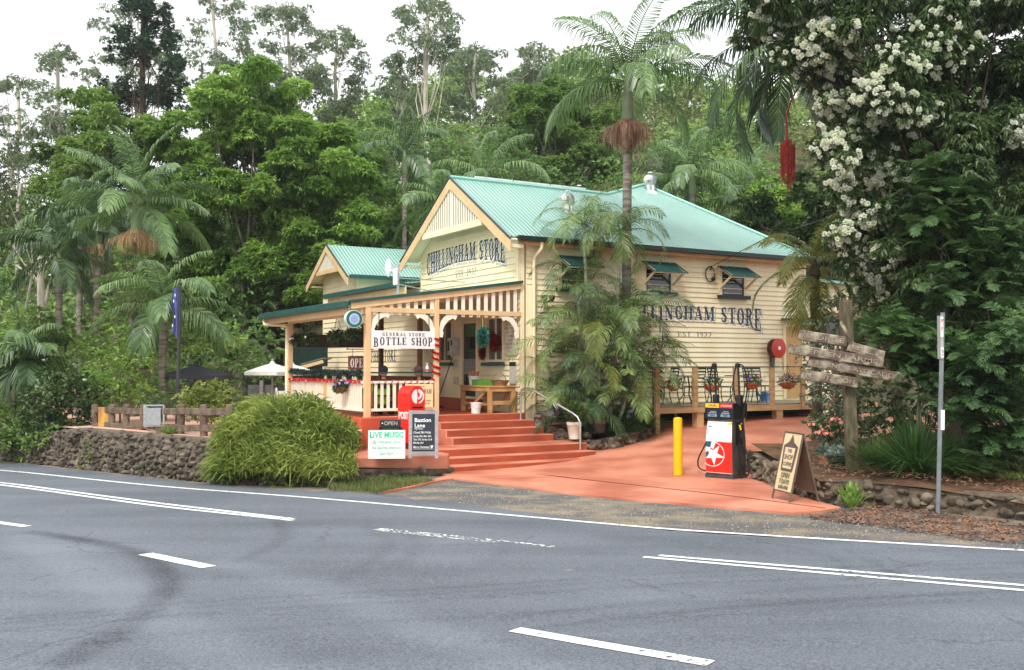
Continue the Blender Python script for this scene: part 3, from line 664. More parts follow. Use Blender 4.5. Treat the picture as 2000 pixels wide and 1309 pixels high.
mb.build('roof', ROOF, store)
mb = MB(); mb.tube([(f0, RV, RZ + .02), (jn[0], jn[1], jn[2] + .02)], .05, 8); mb.tube([(jn[0], jn[1], jn[2] + .02), (PK[0], PK[1], PK[2] + .02)], .045, 8); mb.tube([(PK[0], PK[1], PK[2] + .02), (9.55, ev, roofz(ev) + .03)], .045, 8)
mb.build('ridge_cap', mat('mint_ridge_steel', lin(140, 196, 184), .4, .05), store)
mb = MB(); mb.box(-.25, ev - .1, 4.68, 9.62, ev + .0, 4.80); mb.build('gutter', mat('charcoal_green_gutter', lin(30, 46, 48), .4, .1), store, bevel=.01)
mb = MB(); mb.box(0.0, ev + .02, 4.60, 9.5, ev + .05, 4.78); mb.box(0.0, ev + .05, 4.66, 9.5, -.0, 4.68); mb.build('eave_lining', mat('shaded_peach_lining', lin(214, 166, 116), .6), store)
# barge boards, dark edge, slats
def bargep(v): return roofz(v) - .03
mb = MB()
for s in (-1, 1):
    va = RV + s * (RV + .42); mb.add([(f0 - .03, RV, bargep(RV)), (f0 - .03, va, bargep(va)), (f0 - .03, va, bargep(va) - .26), (f0 - .03, RV, bargep(RV) - .26), (f0, RV, bargep(RV)), (f0, va, bargep(va)), (f0, va, bargep(va) - .26), (f0, RV, bargep(RV) - .26)],
        [(0, 1, 2, 3), (4, 7, 6, 5), (0, 4, 5, 1), (1, 5, 6, 2), (2, 6, 7, 3), (3, 7, 4, 0)])
mb.build('barge_board', PEACH, store)
mb = MB()
for s in (-1, 1):
    va = RV + s * (RV + .44); mb.bar((f0 - .02, RV, bargep(RV) + .045), (f0 - .02, va, bargep(va) + .045), .05, .03)
mb.build('barge_flashing', mat('dark_flashing', lin(52, 66, 66), .4), store)
mb = MB(); zb_ = 5.34; hw = (RZ - .29 - zb_) / SL; mb.box(f0 - .005, RV - hw - .1, zb_ - .16, f0 + .05, RV + hw + .1, zb_)
mb.box(f0 + .02, RV - .03, zb_, f0 + .06, RV + .03, RZ - .3); mb.build('gable_tie_beam', CREAM_W, store)
mb = MB(); v = RV - hw + .08
while v < RV + hw - .02: 
    mb.box(f0 + .0, v - .031, zb_, f0 + .02, v + .031, max(zb_ + .02, roofz(v) - .26)); v += .125
mb.build('gable_slats', WHITE, store)
mb = MB(); mb.prism([(RV - hw, zb_), (RV + hw, zb_), (RV, RZ - .28)], f0 + .07, f0 + .08, 'x'); mb.build('slat_backing', mat('tan_backing', lin(140, 112, 78), .7), store)
mb = MB()
for s in (-1, 1):
    va = RV + s * (RV + .3); slab(mb, [(f0 + .01, RV, RZ - .06), (f0 + .01, va, roofz(va) - .06), (.0, va, roofz(va) - .06), (.0, RV, RZ - .06)], .02)
for v in (ev + .02, ev2 - .22): mb.box(f0 + .05, v, 4.52, -.06, v + .2, 4.60)
mb.build('soffit', CREAM, store)
# roof ventilators
def whirly(u, v, z, r=.175):
    mb = MB(); mb.lathe((u, v, z - .12), [(r * .75, 0), (r * .72, .26)], 20); mb.lathe((u, v, z - .16), [(r * 1.25, .0), (r * 1.1, .09), (r * .76, .13)], 20)
    f = mb.build('roof_ventilator', CHROME, store, smooth=True)
    mb = MB(); n = 24
    for k in range(n):
        t0 = 2 * math.pi * k / n; pr = [(.72, .16), (.98, .22), (1.06, .32), (.98, .42), (.7, .49), (.3, .53)]
        for i in range(len(pr) - 1):
            q = []
            for rr, zz, dt in ((pr[i][0], pr[i][1], 0), (pr[i][0] * .90, pr[i][1], .24), (pr[i + 1][0] * .90, pr[i + 1][1], .24), (pr[i + 1][0], pr[i + 1][1], 0)):
                q.append((u + r * rr * math.cos(t0 + dt), v + r * rr * math.sin(t0 + dt), z + (zz - .02) * .9))
            mb.add(q, [(0, 1, 2, 3)])
    mb.lathe((u, v, z + .50), [(r * .4, 0), (r * .3, .03), (.01, .04)], 16); mb.build('vaned_dome', CHROME, f, recalc=False)
whirly(2.25, 1.35, roofz(1.35)); whirly(6.5, 3.3, 7.02, .185); whirly(4.9, 4.7, 6.70, .19)
# solar panels on the far slope, edge showing over the ridge
for i in range(3):
    a = .25 + i * 1.18; mb = MB(); n = (0, SL, 1)
    v0, v1 = RV + .05, RV + 1.5; slab(mb, [(a, v0, roofz(v0) + .16), (a + 1.14, v0, roofz(v0) + .16), (a + 1.14, v1, roofz(v1) + .14), (a, v1, roofz(v1) + .14)], .04)
    p = mb.build('solar_panel', mat('solar_frame', (.8, .8, .8), .3), store)
# downpipe, spotlights, cable loop
mb = MB(); mb.tube([(.42, ev - .02, 4.68), (.42, ev - .02, 4.55), (.36, -.12, 4.38), (.33, -.09, 4.3), (.33, -.09, .35)], .045, 10); mb.build('downpipe', CREAM_W, store, smooth=True)
mb = MB(); 
for d in (-.1, .1): mb.lathe((.66 + d, -.2, 3.30), [(.03, 0), (.07, .06), (.075, .14)], 12)
mb.tube([(.56, -.16, 3.34), (.66, -.02, 3.25), (.76, -.16, 3.34)], .02, 6); mb.build('floodlight', BLACK, store)
mb = MB(); mb.tube([(5.85 + .16 * math.cos(t), -.05, 4.20 + .2 * math.sin(t)) for t in np.linspace(.4, 6.4, 22)], .014, 6); mb.ball((5.95, -.06, 4.08), .06, 6); mb.tube([(5.88, -.06, 4.42), (5.86, -.05, 4.3)], .02, 6)
mb.build('cable_loop', BLACK, store)
# side door
mb = MB(); mb.box(8.52, -.05, .84, 8.62, .02, 2.95); mb.box(9.24, -.05, .84, 9.33, .02, 2.95); mb.box(8.62, -.05, 2.86, 9.24, .02, 2.95); sdoor = mb.build('side_door', CREAM_W, store)
mb = MB(); mb.box(8.62, -.035, .86, 9.24, .0, 2.86); mb.build('door_leaf', mat('tan_door_paint', lin(206, 164, 104), .5, .06, 3), sdoor)
mb = MB(); mb.box(8.45, -.42, 3.05, 9.45, .0, 3.09); mb.build('door_hood', DGREEN, sdoor)
# meter box and notices on the front wall
mb = MB(); mb.box(-.22, 3.04, 2.05, -.02, 3.38, 2.5); mx_ = mb.build('meter_box', mat('grey_white_box', (.55, .55, .53), .5), store, bevel=.01)
mb = MB(); mb.box(-.225, 3.24, 2.16, -.221, 3.34, 2.42); mb.box(-.225, 3.08, 2.3, -.221, 3.17, 2.44); mb.build('meter_window', BLACK, mx_)
mb = MB(); mb.box(-.06, .10, 2.02, -.022, .62, 2.92); nb = mb.build('notice_board', mat('faded_notice_white', lin(206, 200, 184), .6, .05, 6), store)
for i in range(9): text('writing', ['WELCOME TO', 'THE STORE', 'COLD DRINKS', 'HOT PIES', 'COFFEE', 'FRUIT', 'MILK BREAD', 'ICE BAIT', 'FUEL'][i], .085, GREYT, nb, (-.064, .36, 2.84 - i * .092), (math.pi / 2, 0, -math.pi / 2), depth=.001)
mb = MB(); mb.box(-.05, .12, 1.34, -.022, .42, 1.86); pb = mb.build('poster', mat('poster_paper', lin(190, 186, 176), .6, .1, 20), store)
mb = MB(); mb.box(-.054, .12, 1.76, -.051, .42, 1.86); mb.build('poster_heading', BLACK, pb)
for z in (2.08, 1.62): 
    mb = MB(); mb.box(-.04, 3.14 - .02, z - .34, -.022, 3.36, z - .14); mb.build('poster', mat('poster_paper_b', lin(200, 196, 180), .6, .2, 20), store)
mb = MB(); mb.box(-.05, 1.74, 1.95, -.022, 1.98, 2.45); mb.build('poster', mat('peach_poster', lin(214, 176, 150), .6, .5, 25), store)

# ---------------- left wing of the store ----------------
wing = at_store('shop_wing', 'smaller cream gabled wing with mint roof behind the verandah, left of the big gable', 'shop building')
A0, A1, WR, WZ = 10.25, 13.35, 11.8, 5.84
wrz = lambda v: WZ - .62 * abs(v - WR)
mb = MB()
def wext(z, t):
    def lim(q): h = (WZ - .1 - q) / .62; return max(A0, WR - h), min(A1, WR + h)
    a, b_ = lim(z); a2, b2 = lim(t); return a, b_, a2, b2
wb_v(mb, A0, A1, 1.56, 5.7, .17, -.02, wext); mb.box(0, A0, 1.56, .1, A1, 4.7); mb.prism([(A0, 4.7), (A1, 4.7), (WR, 5.72)], 0, .1, 'x')
wb_v(mb, GW + .1, A0, 1.56, 4.0, .17, -.02); mb.box(0, GW + .1, 1.56, .1, A0, 4.0)
mb.build('front_wall', CREAM_W, wing, recalc=False)
mb = MB(); wb_u(mb, 0, 6, 3.9, 4.74, .17, A0 - .02); mb.box(0, A0, 0, 6, A0 + .1, 4.74); mb.box(0, A1 - .1, -.2, 6, A1, 4.74); mb.build('side_wall', CREAM, wing, recalc=False)
mb = MB(); mb.box(-.05, A0 - .06, 3.9, .05, A0 + .08, 4.74); mb.box(-.05, A1 - .05, 1.5, .05, A1 + .03, 4.74); mb.box(-.06, GW + .1, 1.47, .0, A1, 1.56); mb.build('corner_board', CREAM_W, wing)
mb = MB(); 
for s in (-1, 1):
    va = WR + s * 1.88; slab(mb, [(-.5, WR, WZ), (-.5, va, wrz(va)), (7, va, wrz(va)), (7, WR, WZ)])
mb.build('roof', ROOF, wing)
mb = MB()
for s in (-1, 1):
    va = WR + s * 2.0; mb.add([(-.53, WR, WZ - .03), (-.53, va, wrz(va) - .03), (-.53, va, wrz(va) - .26), (-.53, WR, WZ - .26), (-.5, WR, WZ - .03), (-.5, va, wrz(va) - .03), (-.5, va, wrz(va) - .26), (-.5, WR, WZ - .26)],
        [(0, 1, 2, 3), (4, 7, 6, 5), (0, 4, 5, 1), (1, 5, 6, 2), (2, 6, 7, 3), (3, 7, 4, 0)])
mb.build('barge_board', PEACH, wing)
mb = MB()
for s in (-1, 1):
    va = WR + s * 2.0; mb.bar((-.52, WR, WZ + .015), (-.52, va, wrz(va) + .015), .05, .025)
mb.build('barge_flashing', mat('dark_flashing_b', lin(52, 66, 66), .4), wing)
mb = MB(); zz = 5.0; hw = (WZ - .27 - zz) / .62; mb.box(-.5, WR - hw - .1, zz - .14, -.46, WR + hw + .1, zz); mb.build('gable_tie_beam', PEACH, wing)
mb = MB(); v = WR - hw + .07
while v < WR + hw: mb.box(-.49, v - .03, zz, -.475, v + .03, max(zz + .01, wrz(v) - .24)); v += .12
mb.build('gable_slats', WHITE, wing)
mb = MB(); mb.prism([(WR - hw, zz), (WR + hw, zz), (WR, WZ - .26)], -.44, -.43, 'x'); mb.build('slat_backing', mat('tan_backing_b', lin(150, 130, 100), .7), wing)
mb = MB()
for s in (-1, 1):
    va = WR + s * 1.8; slab(mb, [(-.49, WR, WZ - .06), (-.49, va, wrz(va) - .06), (.0, va, wrz(va) - .06), (.0, WR, WZ - .06)], .02)
mb.box(-.45, A1 + .05, 4.5, 0, A1 + .25, 4.56); mb.build('soffit', CREAM, wing)
mb = MB(); va = WR - 1.88; mb.box(-.4, va - .1, wrz(va) - .1, 7, va, wrz(va) + .02); mb.build('gutter', DGREEN, wing)
# skillion link roof between gable and wing, with gutter and flashings
mb = MB(); slab(mb, [(-.55, GW + .02, 4.10), (-.55, 11.5, 4.10), (1.4, 11.5, 4.32), (1.4, GW + .02, 4.32)]); mb.build('skillion_roof', ROOF, wing)
mb = MB(); mb.box(-.68, GW + .02, 4.0, -.56, 11.62, 4.13); mb.build('gutter', DGREEN, wing)
mb = MB(); mb.box(-.55, GW + .04, 3.78, -.50, 11.5, 3.99); mb.build('fascia', PEACH, wing)
mb = MB(); mb.box(1.3, GW + .02, 4.2, 1.36, 10.2, 4.52); mb.build('upstand_flashing', DGREEN, wing)
# windows under the lettered panel, and the wing's low dark base
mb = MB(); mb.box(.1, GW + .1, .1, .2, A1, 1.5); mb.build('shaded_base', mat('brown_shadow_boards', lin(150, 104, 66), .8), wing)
for i in range(4):
    v0 = 9.6 + i * .92; mb = MB(); mb.box(-.03, v0, 1.16, .05, v0 + .1, 1.47); mb.box(-.03, v0 + .72, 1.16, .05, v0 + .82, 1.47); mb.box(-.03, v0, 1.06, .05, v0 + .82, 1.16); f = mb.build('window', CREAM_W, wing)
    mb = MB(); mb.box(.0, v0 + .1, 1.16, .02, v0 + .72, 1.47); mb.build('pane', GLASS, f)
bw = [1.56 + .17 * i for i in range(20)]
lettering('wall_lettering', 'THE STORE', NAVY, wing, 1, lambda x, y: (9.05 - x * 2.0, 1.90 + y * .35), lambda a, b_, l: (-.02 - TILT * (1 - ((b_ - 1.56) / .17) % 1) - l, a, b_), bw)
# satellite dish pole between the roofs
mb = MB(); mb.tube([(-2.2, 2.1, 3.35), (-2.2, 2.1, 4.25)], .035, 8); mb.tube([(-2.2, 2.1, 3.9), (-.1, 2.6, 3.92)], .014, 6); mb.tube([(-2.2, 2.1, 3.75), (-.1, 2.0, 3.42)], .012, 6)
ant = at_store('wifi_antenna', 'white panel antenna on a short pole above the verandah roof', 'antenna'); mb.build('mast', SILVER, ant, smooth=True)
mb = MB(); mb.box(-2.34, 1.98, 3.72, -2.26, 2.1, 4.12); mb.build('panel', PWHITE, ant, bevel=.015)
mb = MB(); mb.lathe((-2.3, 2.45, 4.15), [(.02, -.2), (.07, -.12), (.09, .05), (.05, .18), (.01, .24)], 14); mb.tube([(-2.3, 2.4, 4.12), (-2.2, 2.1, 4.05)], .015, 6); mb.build('floodlamp', PWHITE, ant, smooth=True)

# ---------------- verandah ----------------
ver = at_store('front_verandah', 'front verandah with slatted valance, curved brackets and cream balustrade', 'verandah')
UA, UB = -3.85, -2.2; VE = 5.05
rk = lambda u: 3.76 + u * .14
mb = MB(); slab(mb, [(-4.3, -.06, rk(-4.3)), (-4.3, 6.05, rk(-4.3)), (.0, 6.05, 3.76), (.0, -.06, 3.76)], .03); mb.build('verandah_roof', ROOF, ver)
mb = MB(); mb.bar((-4.3, -.09, rk(-4.3) - .02), (.02, -.09, rk(.02) - .02), .05, .06); mb.build('roof_edge_flashing', DGREEN, ver)
mb = MB(); mb.bar((-4.25, -.05, rk(-4.25) - .12), (-.0, -.05, rk(0) - .12), .04, .13); mb.build('raking_fascia', PEACH, ver)
mb = MB(); mb.box(-4.44, -.1, 3.00, -4.30, 6.1, 3.15); mb.build('gutter', DGREEN, ver, bevel=.02)
mb = MB(); mb.box(-4.29, -.02, 2.86, -4.25, 6.0, 3.06); mb.build('eave_fascia', PEACH, ver)
mb = MB(); slab(mb, [(-4.24, 0, rk(-4.24) - .12), (-4.24, 6.0, rk(-4.24) - .12), (-.03, 6.0, 3.60), (-.03, 0, 3.60)], .01); mb.build('ceiling', CREAM, ver)
mb = MB(); mb.box(-3.98, .06, 2.86, -3.86, VE, 3.02); 
for v in (.9, 1.8, 2.7, 3.6, 4.5, 5.4): mb.bar((-4.2, v, rk(-4.2) - .2), (-.05, v, 3.52), .05, .1)
mb.build('rafters', CREAM, ver)
def post(u, v, z0, z1, w_=.1, m=PEACH): mb = MB(); mb.box(u - w_ / 2, v - w_ / 2, z0, u + w_ / 2, v + w_ / 2, z1); return mb.build('post', m, ver, bevel=.008)
post(UA, 0, .66, rk(UA) - .18, .125); post(UB, 0, .66, rk(UB) - .18, .11); post(-3.92, VE, .4, 2.86, .12); post(-3.92, 2.35, .66, 1.4, .1, mat('tan_post', lin(206, 170, 118), .6)); 
post(-1.0, 5.95, .66, 3.5, .12, mat('brown_post', lin(112, 84, 60), .7)); post(-.3, 4.88, .66, 3.6, .12, mat('brown_post_b', lin(150, 120, 84), .7))
mb = MB(); mb.box(UA, -.045, 2.93, 0, .03, 3.035); mb.build('valance_beam', PEACH, ver)
mb = MB(); u = UA + .16
sl = []
while u < -.08:
    if abs(u - UB) > .1: mb.box(u - .045, -.022, 2.88, u + .045, -.004, rk(u) - .17)
    u += .197
mb.build('valance_slats', WHITE, ver)
mb = MB(); v = .15
while v < VE: mb.box(-3.94, v - .04, 2.55, -3.92, v + .04, 2.86); v += .19
def bracket(u, s):
    mb = MB(); pts = [(0, 2.42), (.10, 2.40), (.12, 2.52), (.10, 2.56), (.14, 2.66), (.24, 2.78), (.36, 2.84), (.42, 2.80), (.46, 2.86), (.44, 2.93), (.30, 2.93), (.16, 2.88), (.06, 2.76), (.02, 2.62), (0, 2.60)]
    mb.prism([(u + s * (a + .05), b_) for a, b_ in pts], -.03, .0, 'y'); mb.build('bracket', WHITE, ver)
bracket(UA, 1); bracket(UB, -1); bracket(UB, 1); bracket(-.0, -1)
# balustrades
mb = MB(); mb.box(UA + .06, -.035, 1.385, UB - .055, .035, 1.435); mb.box(UA + .06, -.03, .78, UB - .055, .03, .84); mb.build('rail', WHITE, ver)
mb = MB(); u = UA + .2
while u < UB - .08: mb.box(u - .034, -.01, .84, u + .034, .01, 1.385); u += .146
mb.build('balusters', WHITE, ver)
mb = MB(); mb.box(-3.955, .06, 1.385, -3.885, VE - .06, 1.435); mb.box(-3.95, .06, .78, -3.89, VE - .06, .84); mb.build('rail', WHITE, ver)
mb = MB(); v = .16
while v < VE - .06: mb.box(-3.93, v - .026, .84, -3.91, v + .026, 1.385); v += .105
mb.build('balusters', WHITE, ver)
# dark green garland rail above and shade at the far end
mb = MB(); mb.box(UA, -.02, 1.60, UB, .02, 1.635); mb.build('upper_rail', mat('green_pipe', lin(40, 62, 58), .5), ver)
mb = MB(); mb.box(-3.86, 5.30, 2.26, -.1, 5.35, 2.60); mb.build('end_blind', mat('charcoal_blind', lin(78, 78, 76), .7, .1), ver)
mb = MB(); mb.tube([(-4.36, 5.9, 3.0), (-4.36, 5.85, 2.86), (-3.98, 5.15, 2.82), (-3.98, 5.13, 2.7), (-3.98, 5.13, .2)], .045, 10); mb.build('downpipe', CREAM, ver, smooth=True)
# garlands
def tinsel(pts, r, n, L_, m, name, parent, seed=0, w_=.006):
    r_ = np.random.default_rng(seed); pts = np.array(pts, float); d = np.r_[0, np.cumsum(np.linalg.norm(np.diff(pts, axis=0), axis=1))]
    s = r_.uniform(0, d[-1], n); c = np.c_[np.interp(s, d, pts[:, 0]), np.interp(s, d, pts[:, 1]), np.interp(s, d, pts[:, 2])]
    a = r_.standard_normal((n, 3)); a /= np.linalg.norm(a, axis=1)[:, None]; b_ = np.cross(a, r_.standard_normal((n, 3))); b_ /= np.linalg.norm(b_, axis=1)[:, None]
    c = c + a * r * .4; V_ = np.stack([c - b_ * w_, c + b_ * w_, c + a * L_ + b_ * w_ * .5, c + a * L_ - b_ * w_ * .5], 1).reshape(-1, 3)
    return npmesh(name, V_, np.arange(4 * n).reshape(-1, 4), m, parent)
RED = mat('red_tinsel', lin(196, 24, 22), .3, .3, 30, spec=.8); GTIN = mat('dark_green_tinsel', lin(34, 62, 56), .5, .3, 30); TEAL = mat('teal_tinsel', lin(58, 122, 104), .4, .3, 30)
def garland(label, loc_pts, r, n, L_, m, seed, w_=.006):
    o = at_store('tinsel_garland', label, 'garland'); tinsel(loc_pts, r, n, L_, m, 'strands', o, seed, w_); return o
garland('fluffy dark green tinsel garland along the left verandah front above the rail', [(-3.92, .1, 1.62), (-3.92, 1.2, 1.60), (-3.92, 2.4, 1.62), (-3.92, 3.7, 1.60), (-3.92, 5.0, 1.64)], .05, 3600, .07, GTIN, 1, .008)
garland('red and white tinsel wound along the left balustrade top rail', [(-3.96, .1, 1.42), (-3.96, 5.0, 1.42)], .03, 1300, .04, RED, 2, .012)
garland('thin red tinsel spiralled round the rail behind the post box', [(UA + .1 + (UB - UA - .2) * t / 80, -.05 * math.cos(t * .75) , 1.41 + .04 * math.sin(t * .75)) for t in range(81)], .008, 420, .022, RED, 3, .01)
garland('bright red tinsel wrapped round the verandah post next to the steps', [(UB + .08 * math.cos(t * .6), .08 * math.sin(t * .6), 2.45 - t * .0125 - .05 * (t // 22)) for t in range(70)], .014, 2600, .03, RED, 4, .012)
garland('dark red tinsel draped over the barred front window', [(-.08, 1.68, 2.0), (-.08, 1.66, 2.45), (-.08, 1.5, 2.6), (-.08, 1.2, 2.45), (-.08, 1.0, 2.4), (-.08, .9, 2.3), (-.08, 1.1, 2.2), (-.08, 1.2, 2.5)], .07, 2600, .1, mat('dark_red_tinsel', lin(120, 12, 16), .3, .3, 30, spec=.8), 5, .012)
hb = at_store('hanging_wreath', 'teal tinsel bell hanging from the verandah beam near the door', 'decoration'); tinsel([(-1.02, -.02, 2.55), (-1.02, -.02, 2.3)], .08, 900, .13, TEAL, 'tinsel', hb, 6, .012)
mb = MB(); mb.tube([(-1.02, -.02, 2.93), (-1.02, -.02, 2.55)], .008, 5); mb.build('cord', mat('gold_cord', (.5, .35, .08), .4), hb)
# ---------------- steps and podium ----------------
st = at_store('entrance_steps', 'wide terracotta painted concrete steps rising to the verandah', 'steps')
zs = [.67, .52, .37, .22, .07, -.08, -.21]
vf = [-.12, -.42, -.72, -1.02, -1.95, -2.28, -2.62]
ur = [.05, .12, .20, .28, .55, .55, .45]
mb = MB()
for i, (z, v, u) in enumerate(zip(zs, vf, ur)):
    ul = -2.32 if i < 4 else -3.24
    vb = 6.0 if i == 0 else vf[i - 1] + .02
    if i == 0: mb.box(-3.98, v, .0, u - .0, -.02, z); 
    else: mb.box(ul, v, -.6, u, vb, z)
s_ = mb.build('step_treads', ORANGE, st, bevel=.012)
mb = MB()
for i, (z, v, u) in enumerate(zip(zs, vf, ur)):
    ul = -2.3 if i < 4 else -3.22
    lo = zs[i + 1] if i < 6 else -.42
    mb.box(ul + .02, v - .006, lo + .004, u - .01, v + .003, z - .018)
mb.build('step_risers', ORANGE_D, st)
mb = MB(); mb.box(-4.02, -.02, .2, -.0, 5.2, .665); mb.build('verandah_floor', mat('red_floor_paint', lin(158, 62, 40), .5, .15, 1.5, bump=.2), st, bevel=.01)
pod = at_store('painted_podium', 'rough orange painted concrete ledge carrying the sandwich signs, left of the steps', 'ledge')
mb = MB(); mb.box(-4.35, -1.0, -.3, -2.32, -.125, .05)
mb.box(-4.20, -.13, -.3, -4.03, .6, .66) if False else None
mb.build('core', ORANGE_D, pod)
mb = MB(); mb.box(-4.12, -1.15, .03, -2.33, -.10, .655); mb.build('side_block', ORANGE_D, pod) if False else None
mb = MB(); mb.box(-4.12, -.30, .03, -2.33, -.10, .655); mb.box(-4.12, -.10, .03, -3.99, 5.1, .655); mb.build('plinth_wall', mat('podium_red', lin(206, 92, 56), .55, .12, 1.2, bump=.3, col2=lin(176, 74, 48)), pod, bevel=.02)
def ledge_top():
    pts = [(-5.25, -2.45), (-5.1, -2.62), (-4.4, -2.72), (-3.9, -2.78), (-3.35, -2.85), (-3.22, -2.7), (-3.26, -2.0), (-3.26, -.1), (-4.4, -.2), (-5.2, -.9)]
    bm = bmesh.new(); vs = [bm.verts.new((a, b_, .05 + (.0 if a > -4 else -.0))) for a, b_ in pts]; f = bm.faces.new(vs)
    r = bmesh.ops.extrude_face_region(bm, geom=[f]); low = [x for x in r['geom'] if isinstance(x, bmesh.types.BMVert)]
    bot = {0: -.14, 1: -.15, 2: -.17, 3: -.22, 4: -.33, 5: -.33}
    for i, v in enumerate(low): 
        k = min(range(len(pts)), key=lambda j: (pts[j][0] - v.co.x) ** 2 + (pts[j][1] - v.co.y) ** 2); v.co.z = bot.get(k, -.33)
    bmesh.ops.recalc_face_normals(bm, faces=bm.faces)
    bmesh.ops.subdivide_edges(bm, edges=bm.edges, cuts=3, use_grid_fill=True)
    for v in bm.verts:
        n = math.sin(v.co.x * 7 + v.co.y * 3) * .012; v.co.y += n; v.co.z += n * .6
    me = bpy.data.meshes.new('ledge'); bm.to_mesh(me); bm.free(); o = link('ledge', me, ORANGE, pod); md = o.modifiers.new('b', 'BEVEL'); md.width = .03; md.segments = 3; md.limit_method = 'ANGLE'
ledge_top()
def Wl(*ps): return [(B(*p).x, B(*p).y) for p in ps]
stone_wall('retaining_wall', 'short rough stone base below the orange ledge, right of the feathery bush', Wl((-6.3, -1.7), (-5.35, -2.62), (-4.4, -2.86), (-3.75, -2.92), (-3.3, -2.92)), lambda f: -.44 + .1 * f, lambda f: -.12 - .10 * f, .4, .2, STONE_G, 8, .03)
# handrail
hr = at_store('handrail', 'bent grey steel handrail at the right side of the front steps', 'handrail')
mb = MB(); a = (-.18, -.32, .52); c = (.30, -2.05, .05)
mb.tube([a, (-.18, -.32, 1.12), (-.17, -.36, 1.22), (-.14, -.46, 1.26), (-.10, -.60, 1.25), (.24, -1.85, .72), (.28, -1.98, .64), (.30, -2.05, .52), c], .022, 10); mb.build('rail', SILVER, hr, smooth=True)
mb = MB(); mb.lathe((a[0], a[1], .52), [(.05, 0), (.05, .012)], 12); mb.lathe((c[0], c[1], -.07), [(.02, 0), (.02, .14)], 12); mb.build('foot_flange', SILVER, hr)

# ---------------- signs on the verandah ----------------
def board_sign(name, label, u0, u1, v, z0, z1, m, th=.03):
    o = at_store(name, label, 'sign'); mb = MB(); mb.box(u0, v - th, z0, u1, v, z1); mb.build('board', m, o, bevel=.004); return o
sg = board_sign('bottle_shop_sign', 'white board reading GENERAL STORE BOTTLE SHOP between two verandah posts', -3.78, -2.25, -.03, 2.14, 2.53, PWHITE)
SGN = mat('sign_ink', lin(52, 62, 66), .5)
fr = lambda v: (lambda a, b_, l: (a, v - l, b_))
lettering('writing', 'GENERAL STORE', SGN, sg, 1, lambda x, y: (-3.53 + x * 1.02, 2.415 + y * .075), fr(-.06), kern=.2)
lettering('writing', 'BOTTLE SHOP', SGN, sg, 1, lambda x, y: (-3.73 + x * 1.42, 2.19 + .055 * (4 * x * (1 - x)) * .6 - (.02 if x < .08 else 0) + y * (.19 + .05 * (1 - 4 * x * (1 - x)) - .03)), fr(-.06), kern=.1)
ch_ = MB(); ch_.tube([(-3.6, -.045, 2.53), (-3.6, -.045, 2.93)], .006, 5); ch_.tube([(-2.4, -.045, 2.53), (-2.4, -.045, 2.93)], .006, 5); ch_.build('chain', BLACK, sg)
op = at_store('open_sign', 'brown OPEN board hanging from an iron bar behind the verandah post', 'sign')
mb = MB(); mb.box(-3.55, 1.02, 2.48, -3.52, 1.03, 2.5) if False else None
# hung parallel with the road side of the wing
uo = -3.0
mb = MB(); mb.box(-3.9, .97, 1.68, -3.38, 1.0, 1.99); ob = mb.build('board', mat('brown_sign_paint', lin(124, 74, 60), .6, .15, 8), op)
lettering('writing', 'OPEN', WTEXT, op, 1, lambda x, y: (-3.86 + x * .42, 1.73 + y * .2), lambda a, b_, l: (a, .97 - l, b_))
mb = MB(); mb.tube([(-3.95, .98, 2.14), (-3.3, .98, 2.14)], .012, 6); mb.tube([(-3.8, .98, 2.14), (-3.8, .98, 1.98)], .006, 5); mb.tube([(-3.48, .98, 2.14), (-3.48, .98, 1.98)], .006, 5); mb.tube([(-3.92, .98, 2.14), (-3.92, .98, 2.9)], .008, 5); mb.build('iron_bar', BLACK, op)
rs = at_store('round_logo_sign', 'round double-sided green and pale blue light sign bracketed to the verandah post', 'sign')
cu, cv, cz = -4.22, -.12, 2.76
def disc(name, r, t0, t1, m, par, n=40): mb = MB(); mb.lathe((0, 0, 0), [(r, t0), (r, t1)], n); o = mb.build(name, m, par, smooth=True); o.rotation_euler = (math.pi / 2, 0, 0); o.location = (cu, cv, cz); return o
disc('case', .19, -.06, .055, mat('pale_rim', lin(206, 226, 220), .3), rs); disc('green_ring', .178, .056, .060, mat('sign_green', lin(24, 104, 92), .4), rs); disc('inner_face', .118, .061, .064, mat('lilac_face', lin(188, 192, 224), .4, .08, 30), rs)
disc('inner_ring', .085, .065, .067, mat('blue_face', lin(140, 168, 204), .4, .2, 40), rs)
mb = MB(); mb.tube([(cu + .1, cv + .0, cz + .1), (UA, -.02, cz + .1)], .01, 6); mb.tube([(cu + .1, cv, cz - .1), (UA, -.02, cz - .1)], .01, 6); mb.build('bracket_arm', BLACK, rs)
hs = board_sign('welcome_board', 'cream welcome board with scalloped corners on the rail behind the red post box', -2.98, -2.31, -.06, .84, 1.36, mat('cream_sign', lin(240, 216, 166), .6, .04, 4), .02)
lettering('writing', 'CHILLINGHAM', SGN, hs, 1, lambda x, y: (-2.93 + x * .58, 1.15 + y * .1), fr(-.08), kern=.12)
text('writing', 'Welcome to', .06, SGN, hs, (-2.68, -.082, 1.31), depth=.001, shear=.3); text('writing', 'GENERAL STORE', .045, SGN, hs, (-2.65, -.082, 1.09), depth=.001)
text('writing', 'WE ARE HERE', .05, SGN, hs, (-2.52, -.082, .99), depth=.001); text('writing', 'COME ON IN', .05, SGN, hs, (-2.54, -.082, .93), depth=.001)
